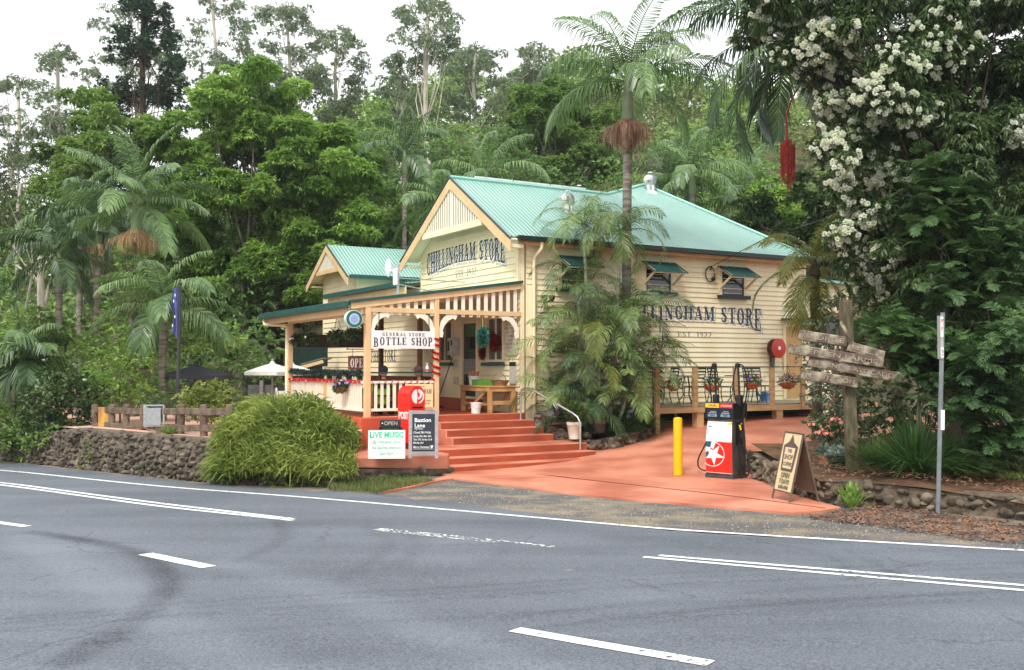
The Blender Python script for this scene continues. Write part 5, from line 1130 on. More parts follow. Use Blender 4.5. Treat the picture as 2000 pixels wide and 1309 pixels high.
# nozzles on the right side, hose masts on top
mb = MB(); mb.box(.251, -.12, .62, .262, .1, 1.03); mb.build('nozzle_recess', BLACK, fp)
mb = MB(); mb.bar((.29, -.03, .98), (.31, -.04, .88), .035, .05); mb.tube([(.30, -.04, .9), (.31, -.06, .76), (.30, -.03, .66)], .016, 8); mb.build('nozzle', BLACK, fp); mb = MB(); mb.bar((.3, -.075, .98), (.33, -.085, .89), .02, .02); mb.build('nozzle_grip', FY, fp)
mb = MB()
for z in (.98, .93, .88, .83, .78, .73): mb.box(.262, .03, z, .266, .08, z + .03)
mb.build('side_stickers', mat('pale_sticker', (.5, .5, .5), .5), fp)
for x, yy in ((-.18, .0), (.27, -.02)):
    mb = MB(); mb.box(x - .045, yy - .04, 1.32, x + .045, yy + .04, 1.52); mb.build('hose_mount', BLACK, fp, bevel=.01)
    mb = MB(); mb.tube([(x, yy, 1.5), (x - .02, yy, 2.02)], .018, 8); mb.lathe((x - .03, yy, 2.02), [(.02, 0), (.045, .02), (.045, .06), (.02, .08)], 10); mb.build('hose_mast', BLACK, fp, smooth=True)
H1 = [(-.23, 0, 2.08), (-.27, 0, 1.98), (-.29, -.01, 1.7), (-.27, 0, 1.4), (-.31, .02, 1.05), (-.30, .02, .8), (-.42, .02, .55), (-.53, .0, .3), (-.5, -.02, .14), (-.36, 0, .09), (-.25, 0, .10)]
H2 = [(.25, -.02, 2.08), (.34, -.02, 2.04), (.40, -.02, 1.85), (.41, -.02, 1.6), (.37, -.02, 1.35), (.33, -.02, 1.0), (.34, -.03, .7), (.42, -.03, .4), (.44, -.04, .12), (.36, -.04, .04), (.30, -.04, .12), (.27, -.04, .5), (.29, -.04, .7)]
H3 = [(.22, -.02, 2.06), (.18, -.03, 1.9), (.17, -.03, 1.65), (.21, -.03, 1.4)]
def smooth_path(p, n=6):
    p = [Vector(q) for q in p]; out = []
    for i in range(len(p) - 1):
        a, b_, c_, d = p[max(0, i - 1)], p[i], p[i + 1], p[min(len(p) - 1, i + 2)]
        for k_ in range(n):
            t = k_ / n; out.append(.5 * ((2 * b_) + (c_ - a) * t + (2 * a - 5 * b_ + 4 * c_ - d) * t * t + (3 * b_ - a - 3 * c_ + d) * t ** 3))
    return out + [p[-1]]
for h_ in (H1, H2, H3): mb = MB(); mb.tube(smooth_path(h_), .013, 8); mb.build('hose', BLACK, fp, smooth=True)

# bollard
bp_ = Vector((3.105, 18.75)); bo = MB(); bo.lathe((0, 0, 0), [(.085, 0), (.083, 1.02), (.078, 1.06), (.03, 1.075)], 28)
o = bo.build('bollard', mat('safety_yellow_paint', lin(248, 182, 14), .4, .05, 2, bump=.1), None, smooth=True); o.location = (3.10, 18.70, apz(3.1, 18.7)); tag(o, 'yellow steel bollard left of the fuel pump', 'bollard')

# big sandwich board on the forecourt
CRS = mat('cream_poster', lin(206, 192, 152), .6, .05, 5); BRN = mat('brown_ink', lin(96, 74, 70), .6, .1, 9); DKT = mat('dark_edge_timber', lin(96, 84, 72), .7, .2, 4)
sb, an2 = aframe('sandwich_board', 'tall timber sandwich board with brown and cream shop poster on the forecourt corner', (4.12, 14.6, apz(4.0, 14.4)), R(-78), .55, .98, DKT, CRS, lean=.23, leg=.12, fw=.02)
def face_quad(pts, m, off=.012): 
    mb = MB(); mb.add([(x, -.23 * .98 * (1 - z / .98) - off, z) for x, z in pts], [tuple(range(len(pts)))]); return mb.build('printed_shape', m, sb, recalc=False)
face_quad([(-.17, .42), (.17, .42), (.21, .78), (.07, .84), (0, .95), (-.07, .84), (-.21, .78)], BRN); face_quad([(-.13, .46), (.13, .46), (.15, .76), (-.15, .76)], CRS, .014)
for s_, z, sz in (('THE', .71, .07), ('SHOP', .62, .10), ('COFFEE', .52, .075)): on_face(sb, an2, .23, .98, s_, sz, BRN, 0, z, y_off=.016, bold=.002)
for s_, z, sz in (('OPEN', .36, .10), ('7 DAYS', .27, .09), ('6AM-6PM', .19, .07)): on_face(sb, an2, .23, .98, s_, sz, mat('olive_ink_b', lin(110, 110, 84), .6), 0, z, y_off=.014, bold=.003)
mb = MB(); mb.bar((-.12, .02, .22), (-.12, -.16, .06), .26, .01, up=(0, 1, 0)) if False else None

# ---------------- weathered finger signs ----------------
fs_ = empty('finger_signpost', (5.27, 15.5, .1), R(0), 'mossy timber signpost carrying weathered brown slanting name planks', 'signpost')
mb = MB(); mb.bar((0, 0, -.1), (-.08, .02, 2.68), .17, .15, up=(0, 1, 0)); mb.build('post', mat('mossy_post', lin(112, 100, 80), .9, .3, 5, bump=1.5, col2=lin(62, 62, 40), stretch=(3, 3, .7)), fs_, bevel=.01)
PLK = mat('weathered_brown_plank', lin(166, 158, 136), .9, .3, 6, bump=1, bscale=16, col2=lin(98, 80, 70), stretch=(1, 1, 1), pos=(.48, .66)); PLT = mat('pale_routed_letters', lin(170, 160, 140), .9, .2, 9, col2=lin(128, 112, 98))
def plank(x0, z0, x1, z1, h, y, s_, rnd=True, sz=.10):
    d = Vector((x1 - x0, 0, z1 - z0)); L_ = d.length; an = math.atan2(d.z, d.x); mb = MB(); mb.box(0, -.025, -h / 2, L_, .025, h / 2)
    p = mb.build('name_plank', PLK, fs_, bevel=.015); p.location = (x0, y, z0); p.rotation_euler = (0, -an, R(0)); 
    t = text('writing', s_, sz, PLT, p, (L_ / 2, -.030, 0), bold=.0005); w__ = max(v.co.x for v in t.data.vertices) - min(v.co.x for v in t.data.vertices); t.scale = (L_ * .86 / max(.1, w__), 1, 1)
    return p
def pz(px, py, Y=15.4): p = P(px, py, Y); return p.x - 5.27, p.z - .1
for (a, b_, yy, s_) in (((1558, 654), (1652, 668), -.14, 'GEORGE'), ((1655, 676), (1726, 696), -.12, 'BILL'), ((1538, 681), (1722, 709), -.17, 'STEPHEN FARMS'), ((1578, 706), (1764, 739), -.13, 'TURNERS AVOCADOS'), ((1562, 731), (1672, 748), -.18, 'PLANTATION')):
    x0, z0 = pz(*a); x1, z1 = pz(*b_); plank(x0, z0, x1, z1, .155, yy, s_)
x0, z0 = pz(1636, 632); x1, z1 = pz(1660, 662)
mb = MB(); mb.add([(x0, -.2, z0), (x0 + .03, -.2, z0 + .04), (x1, -.2, z1), (x1 - .06, -.2, z1 + .02), (x0, -.18, z0), (x0 + .03, -.18, z0 + .04), (x1, -.18, z1), (x1 - .06, -.18, z1 + .02)], [(0, 1, 2, 3), (7, 6, 5, 4), (0, 4, 5, 1), (1, 5, 6, 2), (2, 6, 7, 3), (3, 7, 4, 0)]); mb.build('arrow_offcut', PLK, fs_)
# steel pole
gp_ = empty('sign_pole', (5.58, 13.15, -.2), R(0), 'galvanised steel road sign pole with a narrow parking plate seen edge-on', 'road sign'); mb = MB(); mb.tube([(0, 0, 0), (.10, 0, 2.66)], .029, 14); mb.build('pole', mat('dull_galvanised', lin(122, 128, 130), .6, .15, 9, metal=.2), gp_, smooth=True)
mb = MB(); mb.box(.05, -.045, 2.05, .085, .06, 2.62); mb.build('plate', mat('grey_plate', (.35, .35, .34), .5), gp_); mb = MB(); mb.box(.048, -.05, 2.34, .084, -.046, 2.60); mb.box(.048, -.05, 2.07, .084, -.046, 2.2); p_ = mb.build('plate_face', PWHITE, gp_)
text('writing', '2P', .06, RBX, gp_, (.066, -.0515, 2.55), sx=.5, depth=.0004, bold=.002); text('writing', 'P', .08, RBX, gp_, (.066, -.0515, 2.44), sx=.5, depth=.0004, bold=.003); text('writing', '\u2195', .08, SGN, gp_, (.066, -.0515, 2.13), sx=.6, depth=.0004)
mb = MB(); mb.bar((.062, -.036, 1.12), (.068, -.036, 1.38), .05, .002, up=(0, 1, 0)); mb.build('sticker', PWHITE, gp_)

# ---------------- pots on the garden corner ----------------
tp = pot('terracotta_pot', 'pale terracotta pot with ribbed rim left of the black pot', P(1616, 925, 16.5), .15, .30, mat('terracotta_clay', lin(204, 138, 112), .8, .12, 6))
kp = pot('black_tub', 'glossy black tub of silver-leaved succulents at the foot of the signpost', P(1640, 925, 16.0), .19, .30, mat('gloss_black', (.02, .02, .022), .2))
n = 300; npmesh('leaves', blobleaf((0, 0, .32), .17, n, .10, .035, 41, (1.2, 1.2, .4)), np.arange(4 * n).reshape(-1, 4), leafmat('silver_leaf', lin(96, 110, 100), lin(160, 172, 166), .1), kp)
n = 250; npmesh('leaves', blobleaf((0, 0, .36), .15, n, .10, .035, 42, (1.2, 1.2, .6)), np.arange(4 * n).reshape(-1, 4), leafmat('silver_leaf_b', lin(86, 106, 90), lin(140, 160, 140), .1), tp)
mb = MB(); mb.lathe((0, 0, 0), [(.2, 0), (.24, .02), (.23, .02), (.19, .008)], 20); o = mb.build('saucer', mat('red_saucer', lin(170, 84, 66), .6), None); o.location = P(1640, 927, 15.98); tag(o, 'red clay saucer under the black tub', 'saucer')

# ---------------- log fence, gate, left side ----------------
fence = empty('log_rail_fence', (0, 0, 0), 0, 'weathered split-log rail fence on top of the retaining wall', 'fence')
FL = [(187, 22.3), (218, 21.9), (246, 21.5), (280, 21.0), (313, 20.4), (353, 19.8), (399, 19.1), (450, 18.5)]
fpz = []
for x, Y in FL:
    p = P(x, 800, Y); zt = P(x, 790, Y).z; fpz.append((p.x, Y, zt)); mb = MB(); k = random.uniform(-.02, .02)
    mb.bar((p.x, Y, .30), (p.x + k, Y, zt), .13, .12, up=(0, 1, 0)); mb.build('post', WOOD, fence, bevel=.02)
for a, b_ in zip(fpz, fpz[1:]):
    for dz in (.13, .46):
        n = Vector((b_[0] - a[0], b_[1] - a[1], 0)).normalized(); off = Vector((n.y, -n.x, 0)) * .03
        mb = MB(); A_ = Vector((a[0], a[1], a[2] - dz + random.uniform(-.02, .02))) + off; B_ = Vector((b_[0], b_[1], b_[2] - dz + random.uniform(-.02, .02))) + off; mb.bar(A_, B_, .06, .13)
        mb.build('rail', WOOD, fence, bevel=.015)
gt = empty('grey_gate', (0, 0, 0), 0, 'small silver sheet panel leaning in a grey frame behind the log fence', 'gate panel')
a = P(286, 798, 20.7); b_ = P(318, 798, 20.3); c_ = P(318, 828, 20.3); d_ = P(286, 828, 20.7); mb = MB(); mb.bar((a + d_) / 2 + Vector((0, -.12, 0)), (b_ + c_) / 2 + Vector((0, -.12, 0)), .01, (a - d_).length * 1.1); mb.build('sheet', SILVER, gt)
mb = MB(); a2, b2, c2, d2 = P(282, 792, 20.6), P(320, 792, 20.2), P(320, 832, 20.2), P(282, 832, 20.6)
for p, q in ((a2, b2), (b2, c2), (c2, d2), (d2, a2), (a2, c2)): mb.bar(p, q, .03, .03)
mb.build('frame', SILVER, gt)
yb_ = P(203, 815, 22.0); yp = empty('yellow_panel', yb_, 0, 'yellow stained timber panel at the left end of the log fence', 'panel'); mb = MB(); mb.box(-.115, -.03, -.25, .115, .02, .22); mb.build('board', mat('yellow_stained_ply', lin(206, 160, 74), .7, .25, 4, col2=lin(150, 110, 60), stretch=(3, 3, .6)), yp)
hp = [P(*q) for q in ((250, 848, 20.2), (300, 845, 19.9), (330, 850, 19.5), (360, 862, 19.0), (385, 872, 18.4), (410, 873, 18.0), (440, 868, 17.8))]
mb = MB(); mb.tube(smooth_path(hp), .013, 6); o = mb.build('garden_hose', mat('tan_hose', lin(140, 120, 96), .7), None, smooth=True); tag(o, 'brown garden hose hanging over the retaining wall below the fence', 'hose')
# umbrellas
def umbrella(label, p, r, h, m, rise=.32, n=8, zb=.3):
    o = empty('garden_umbrella', (p.x, p.y, zb), 0, label, 'umbrella'); H = p.z - zb; mb = MB()
    mb.v = [(0, 0, H)] ; 
    for k_ in range(n): a = 2 * math.pi * (k_ + .5) / n; mb.v.append((r * .5 * math.cos(a), r * .5 * math.sin(a), H - rise * .46)); 
    for k_ in range(n): a = 2 * math.pi * (k_ + .5) / n; mb.v.append((r * math.cos(a), r * math.sin(a), H - rise))
    for k_ in range(n): a = 2 * math.pi * (k_ + .5) / n; mb.v.append((r * math.cos(a), r * math.sin(a), H - rise - .09))
    for k_ in range(n): j = (k_ + 1) % n; mb.f += [(0, 1 + k_, 1 + j), (1 + k_, 1 + n + k_, 1 + n + j, 1 + j), (1 + n + k_, 1 + 2 * n + k_, 1 + 2 * n + j, 1 + n + j)]
    mb.build('canopy', m, o); mb = MB(); mb.tube([(0, 0, 0), (0, 0, H + .05)], .022, 8); mb.ball((0, 0, H + .07), .04, 6); mb.build('pole', SILVER if m != BLK_C else BLACK, o)
    mb = MB(); mb.lathe((0, 0, H - .13), [(r * .22, 0), (.02, .2)], 8); mb.build('vent_cap', m, o); return o
BLK_C = mat('black_canvas', lin(48, 50, 58), .8, .1); WHC = mat('white_canvas', (.78, .78, .74), .8, .04)
umbrella('black canvas umbrella behind the leafy hedge on the left', P(382, 713, 25), .86, 2, BLK_C, .26); umbrella('white canvas umbrella left of the verandah corner post', P(532, 709, 27), .74, 2, WHC, .24); umbrella('second white canvas umbrella partly behind the verandah corner post', P(570, 711, 29), .74, 2, WHC, .24)
# grey screen fence + white cable drum
sf = empty('grey_screen', (0, 0, 0), 0, 'grey sheet screen behind the white umbrella pole', 'screen'); mb = MB(); a = P(484, 752, 29); b_ = P(560, 752, 29); mb.box(a.x, 29, .2, b_.x, 29.05, a.z); mb.build('sheet', mat('screen_grey', lin(108, 110, 112), .7), sf)
mb = MB(); p = P(511, 750, 28.9); mb.box(p.x - .05, 28.85, .2, p.x + .05, 28.95, p.z + .1); mb.build('post', mat('post_grey', lin(140, 142, 142), .6), sf)
cd_ = empty('cable_drum', P(548, 772, 25.5), R(20), 'white hose drum beside the verandah corner post', 'hose drum')
for x in (-.12, .12): mb = MB(); mb.lathe((0, 0, 0), [(.17, 0), (.19, .0), (.19, .02), (.17, .02), (.16, .01)], 20); q = mb.build('rim', PWHITE, cd_); q.rotation_euler = (0, math.pi / 2, 0); q.location = (x, 0, 0)
mb = MB(); mb.lathe((0, 0, -.12), [(.11, 0), (.11, .24)], 16); q = mb.build('hose_coil', mat('pale_hose', (.5, .5, .4), .6), cd_); q.rotation_euler = (0, math.pi / 2, 0)
mb = MB(); mb.box(-.16, -.12, -.45, .16, .12, -.18); mb.build('stand', SILVER, cd_)
# dark green shade cloth and lean-to roof at the back of the beer garden
sc = empty('shade_cloth', (0, 0, 0), 0, 'dark green shade cloth hanging beyond the verandah end', 'shade cloth'); mb = MB(); a, b_ = P(560, 672, 33), P(640, 672, 33); mb.box(a.x, 33, P(600, 716, 33).z, b_.x, 33.03, a.z + .3); mb.build('cloth', mat('green_cloth', lin(24, 46, 38), .9, .4, 3, stretch=(8, 1, 1)), sc)
lt = empty('lean_to_shelter', (0, 0, 0), 0, 'low tan lean-to roof edge beyond the verandah end', 'shelter'); mb = MB(); a, b_ = P(596, 712, 31), P(640, 700, 31); mb.bar(a, b_, 1.4, .03); mb.build('roof_sheet', mat('lean_grey', lin(110, 120, 112), .6), lt); mb = MB(); mb.bar(a + Vector((0, -.72, -.1)), b_ + Vector((0, -.72, -.1)), .04, .10); mb.build('fascia', PEACH, lt)
# flagpole
f_ = P(346, 790, 22.5); flp = empty('flagpole', (f_.x, 22.5, .3), 0, 'dark slim flagpole with a limp blue flag', 'flagpole'); topz = P(349, 556, 22.5).z - .3
mb = MB(); mb.tube([(0, 0, 0), (.04, 0, topz)], [.045, .03], 10); mb.ball((.04, 0, topz + .03), .04, 6); mb.build('pole', mat('dark_pole', lin(58, 56, 60), .5), flp, smooth=True)
flag = empty('blue_flag', (f_.x, 22.5, .3), 0, 'limp blue ensign hanging against the dark flagpole', 'flag'); V_ = []; nx, nz_ = 9, 26
for j in range(nz_):
    for i in range(nx):
        t = j / (nz_ - 1); s_ = i / (nx - 1); V_.append((.02 - s_ * (.11 + .025 * math.sin(t * 7)) - .01, -.04 + .05 * math.sin(s_ * 9 + t * 3), topz - .08 - t * (1.12 if s_ < .5 else 1.0 + .1 * (1 - s_))))
npmesh('cloth', V_, gridq(nx, nz_), mat('flag_blue', lin(70, 80, 140), .7, .3, 4, col2=lin(98, 106, 164)), flag, smooth=True)
mb = MB()
for j, (s_, t) in enumerate(((.03, .18), (.06, .30), (.03, .62), (.08, .80))): mb.box(-.02 - s_, -.10, topz - .08 - t * 1.1, -.0 - s_, -.095, topz - .02 - t * 1.1)
mb.build('white_stars', PWHITE, flag)
# power line
pl = [B(5.88, -.06, 4.40), P(1500, 463, 26), P(1620, 425, 22), P(1780, 395, 18), P(2300, 300, 12)]
mb = MB(); mb.tube(pl, .010, 5); tag(mb.build('power_cable', BLACK, None), 'thin black service cable running from the side wall up to the right', 'cable')

# rear annex at the right end
an_ = at_store('rear_annex', 'small cream weatherboard annex glimpsed behind the golden palm', 'building'); mb = MB(); wb_u(mb, 9.9, 12.6, 0, 4.3, P1 * 1.1, 1.2); mb.box(9.9, 1.21, 0, 12.6, 4, 4.3); mb.build('wall', CREAM, an_, recalc=False)
mb = MB(); mb.box(11.2, 1.12, 2.5, 12.2, 1.19, 3.4); f = mb.build('window', mat('orange_frame', lin(196, 120, 60), .6), an_); mb = MB(); mb.box(11.3, 1.11, 2.6, 12.1, 1.115, 3.3); mb.build('pane', GLASS, f); mb = MB(); slab(mb, [(9.6, .9, 4.3), (13, .9, 4.3), (13, 4.2, 4.9), (9.6, 4.2, 4.9)]); mb.build('roof', ROOF, an_)

# ---------------- two seated customers seen over the rail ----------------
def skin_obj(name, verts, edges, radii, m, parent, sub=2):
    me = bpy.data.meshes.new(name); me.from_pydata(verts, edges, []); o = link(name, me, m, parent); o.modifiers.new('skin', 'SKIN')
    for i, r_ in enumerate(radii): v = me.skin_vertices[0].data[i]; v.radius = (r_, r_) if not isinstance(r_, tuple) else r_
    me.skin_vertices[0].data[0].use_root = True
    s_ = o.modifiers.new('sub', 'SUBSURF'); s_.levels = sub; s_.render_levels = sub; return o
SKIN = mat('skin', lin(206, 150, 122), .55, .05); LIME = mat('lime_shirt', lin(176, 226, 60), .7, .06, 4); JEAN = mat('dark_trousers', lin(40, 44, 56), .8, .1)
def person(label, loc, rz, capm):
    o = empty('person', loc, rz, label, 'person')
    v = [(0, 0, .46), (0, .02, .62), (0, .05, .82), (0, .0, .98), (0, -.03, 1.07), (0, -.05, 1.14),
         (.18, .0, .95), (.23, -.12, .72), (.15, -.33, .70), (.07, -.40, .72), (-.18, .0, .95), (-.23, -.12, .72), (-.15, -.33, .70), (-.07, -.40, .72),
         (.10, -.06, .45), (.13, -.42, .47), (.13, -.42, .10), (.13, -.54, .04), (-.10, -.06, .45), (-.13, -.42, .47), (-.13, -.42, .10), (-.13, -.54, .04)]
    e = [(0, 1), (1, 2), (2, 3), (3, 4), (4, 5), (3, 6), (6, 7), (7, 8), (8, 9), (3, 10), (10, 11), (11, 12), (12, 13), (0, 14), (14, 15), (15, 16), (16, 17), (0, 18), (18, 19), (19, 20), (20, 21)]
    r_ = [(.16, .11), (.13, .10), (.16, .11), (.13, .08), .055, .05, .06, .045, .035, .03, .06, .045, .035, .03, .09, .07, .05, .035, .09, .07, .05, .035]
    skin_obj('body', v, e, r_, SKIN, o)
    v2 = [(0, .0, .50), (0, .02, .64), (0, .05, .82), (0, 0, .99), (.18, 0, .95), (.22, -.09, .78), (-.18, 0, .95), (-.22, -.09, .78)]
    skin_obj('shirt', v2, [(0, 1), (1, 2), (2, 3), (3, 4), (4, 5), (3, 6), (6, 7)], [(.18, .13), (.15, .12), (.18, .13), (.14, .095), .08, .065, .08, .065], LIME, o)
    v3 = [(0, 0, .46), (.10, -.06, .46), (.13, -.42, .48), (.13, -.42, .12), (-.10, -.06, .46), (-.13, -.42, .48), (-.13, -.42, .12)]
    skin_obj('trousers', v3, [(0, 1), (1, 2), (2, 3), (0, 4), (4, 5), (5, 6)], [(.17, .13), .1, .085, .06, .1, .085, .06], JEAN, o)
    for sx_ in (-1, 1):
        for k_ in range(4): vv = [(sx_ * (.07 - .0 * k_), -.40, .72 + .0), (sx_ * (.055 - .012 * k_), -.45, .725 - .012 * k_), (sx_ * (.045 - .012 * k_), -.475, .70 - .012 * k_)]; skin_obj('finger', vv, [(0, 1), (1, 2)], [.011, .009, .008], SKIN, o, 1)
        skin_obj('thumb', [(sx_ * .08, -.385, .73), (sx_ * .06, -.41, .76)], [(0, 1)], [.012, .009], SKIN, o, 1)
    mb = MB(); mb.ball((0, -.06, 1.24), .105, 12, (.78, .95, 1.15)); mb.ball((0, -.165, 1.23), .018, 6, (1, 1, 1.3)); mb.ball((.083, -.05, 1.23), .022, 6, (.4, 1, 1.4)); mb.ball((-.083, -.05, 1.23), .022, 6, (.4, 1, 1.4)); mb.build('head', SKIN, o, smooth=True)
    mb = MB()
    for x in (-.032, .032): mb.ball((x, -.148, 1.255), .011, 6)
    mb.build('eyes', BLACK, o); mb = MB(); mb.ball((0, -.152, 1.185), .022, 6, (1, .4, .3)); mb.build('mouth', mat('lips', lin(160, 90, 80), .6), o)
    mb = MB(); mb.ball((0, -.05, 1.27), .11, 12, (.82, .98, 1.0)); mb.build('hair', mat('dark_hair', lin(40, 32, 28), .7), o, smooth=True); 
    mb = MB(); mb.ball((0, -.055, 1.30), .118, 12, (.84, 1.0, .8)); mb.bar((0, -.13, 1.30), (0, -.24, 1.285), .15, .012); mb.build('cap', capm, o, smooth=True)
    return o
def cchair(loc, rz, label):
    o = empty('verandah_chair', loc, rz, label, 'chair'); mb = MB(); mb.box(-.22, -.22, .42, .22, .22, .45); mb.build('seat', BLACK, o)
    for x in (-.2, .2):
        for y_ in (-.2, .2): mb = MB(); mb.tube([(x, y_, 0), (x, y_, .42 if y_ < 0 else .8)], .013, 6); mb.build('leg', BLACK, o)
    mb = MB(); mb.box(-.2, .19, .6, .2, .21, .8); mb.build('backrest', BLACK, o)
for (u, v, rz, lab, cm) in ((-3.15, .75, 150, 'seated person in a lime green shirt and dark navy cap behind the left verandah post', mat('navy_cap', lin(52, 60, 72), .8)), (-1.95, 1.35, 205, 'seated person in a lime green shirt and faded brown cap behind the red post box', mat('brown_cap', lin(140, 116, 116), .8))):
    p = B(u, v, .38); person(lab, p, TH + R(rz), cm); cchair(B(u, v, .665) - Vector((0, 0, 0)), TH + R(rz), 'black metal chair under the ' + ('navy-capped' if 'navy' in lab else 'brown-capped') + ' customer')
vt = at_store('verandah_table', 'dark cafe table between the two seated customers', 'table'); mb = MB(); mb.lathe((-2.55, 1.25, 1.36), [(.35, 0), (.36, .01), (.35, .03)], 20); mb.build('table_top', BLACK, vt); mb = MB(); mb.tube([(-2.55, 1.25, .67), (-2.55, 1.25, 1.36)], .03, 8); mb.lathe((-2.55, 1.25, .665), [(.25, 0), (.05, .04)], 16); mb.build('pedestal', BLACK, vt)
sp_ = at_store('pump_bottle', 'white pump bottle on the upper verandah rail', 'bottle'); mb = MB(); mb.lathe((-2.42, .0, 1.64), [(.035, 0), (.035, .1), (.012, .13), (.012, .17), (.03, .175), (.03, .185)], 12); mb.build('bottle', PWHITE, sp_, smooth=True); mb = MB(); mb.lathe((-2.42, 0, 1.65), [(.037, 0), (.037, .04)], 12); mb.build('label', RED, sp_)
# ---------------- vegetation ----------------
def unit(a): return a / (np.linalg.norm(a, axis=-1, keepdims=True) + 1e-9)
def quads(p, D, L_, W_, r_, flat=.0, mid=.45, bend=.0):
    s = unit(np.cross(D, r_.standard_normal(D.shape) * (1 - flat) + np.array([0, 0, 1.]) * flat * 2)); L_ = np.broadcast_to(np.asarray(L_, float), (len(p),))[:, None]; W_ = np.broadcast_to(np.asarray(W_, float), (len(p),))[:, None]
    m = p + D * L_ * mid; t = p + D * L_ - np.array([0, 0, 1.]) * L_ * bend
    return np.stack([p, m + s * W_ / 2, t, m - s * W_ / 2], 1).reshape(-1, 3)
def fol(lobes, dens, L_, W_, seed=0, droop=.3, k=6, inner=.6, flat=.2, zmin=-.55, outw=.8, spread=.9, tipr=.0, bend=.1, rough_=.25):
    r_ = np.random.default_rng(seed); out_ = []
    for lb in lobes:
        c = np.array(lb[:3]); r = np.array(lb[3:6] if len(lb) >= 6 else (lb[3],) * 3); n = max(8, int(dens * 12 * (np.prod(r) ** (2 / 3))))
        d = unit(r_.standard_normal((n * 2, 3))); d = d[d[:, 2] > zmin][:n]; f = r_.uniform(inner, 1, (len(d), 1)) ** .6
        lump = 1 + rough_ * (np.sin(d[:, :1] * 5 + lb[0] * 3) * np.sin(d[:, 1:2] * 6 + lb[1] * 2) + np.sin(d[:, 2:] * 7 + lb[2]))*.6
        tip = c + d * r * f * lump
        p = np.repeat(tip, k, 0) + r_.standard_normal((len(tip) * k, 3)) * tipr
        D = unit(np.repeat(d, k, 0) * outw + r_.standard_normal((len(p), 3)) * spread * np.array([1, 1, .6]) - np.array([0, 0, droop]))
        out_.append(quads(p, D, L_ * r_.uniform(.7, 1.2, len(p)), W_ * r_.uniform(.8, 1.2, len(p)), r_, flat, bend=bend))
    return np.concatenate(out_)
def limbs(base, top, targets, r0, seed=0, mb=None, wob=.12, bs=.26, twg=1):
    r_ = random.Random(seed); mb = mb or MB(); base = Vector(base); top = Vector(top); H = (top - base).length; pts = []
    for i in range(7): t = i / 6; pts.append(base.lerp(top, t) + Vector((r_.uniform(-1, 1), r_.uniform(-1, 1), 0)) * wob * H * .12 * (t > 0) )
    mb.tube(pts, [r0 * (1.25 if i == 0 else 1 - .5 * i / 6) for i in range(7)], 10)
    for tg in targets:
        tg = Vector(tg[:3]); t = r_.uniform(.35, .98); a = pts[min(6, max(1, int(t * 6)))]; L_ = (tg - a).length; m1 = a.lerp(tg, .35) + Vector((0, 0, L_ * .06)) + Vector((r_.uniform(-1, 1), r_.uniform(-1, 1), 0)) * L_ * .08; m2 = a.lerp(tg, .7) + Vector((0, 0, L_ * .05))
        mb.tube([a, m1, m2, tg], [r0 * bs, r0 * bs * .65, r0 * bs * .35, r0 * .03], 6)
        for _ in range(2 if twg else 0): e = tg + Vector((r_.uniform(-1, 1), r_.uniform(-1, 1), r_.uniform(-.2, .9))) * L_ * .3; mb.tube([m2, m2.lerp(e, .5) + Vector((0, 0, .03 * L_)), e], [r0 * .08, r0 * .05, r0 * .02], 5)
    return mb
BARK_G = mat('grey_bark', lin(128, 118, 104), .9, .3, 6, bump=1.5, col2=lin(82, 74, 64), stretch=(1, 1, .3)); BARK_W = mat('pale_gum_bark', lin(206, 200, 184), .8, .2, 3, bump=.4, col2=lin(160, 152, 136), stretch=(1, 1, .4)); BARK_D = mat('dark_bark', lin(78, 66, 52), .95, .3, 6, bump=1.5, stretch=(1, 1, .3))
BARK_P = mat('ringed_palm_bark', lin(150, 142, 130), .85, .2, 2.5, bump=2, bscale=9, col2=lin(100, 92, 82), stretch=(1, 1, 5))
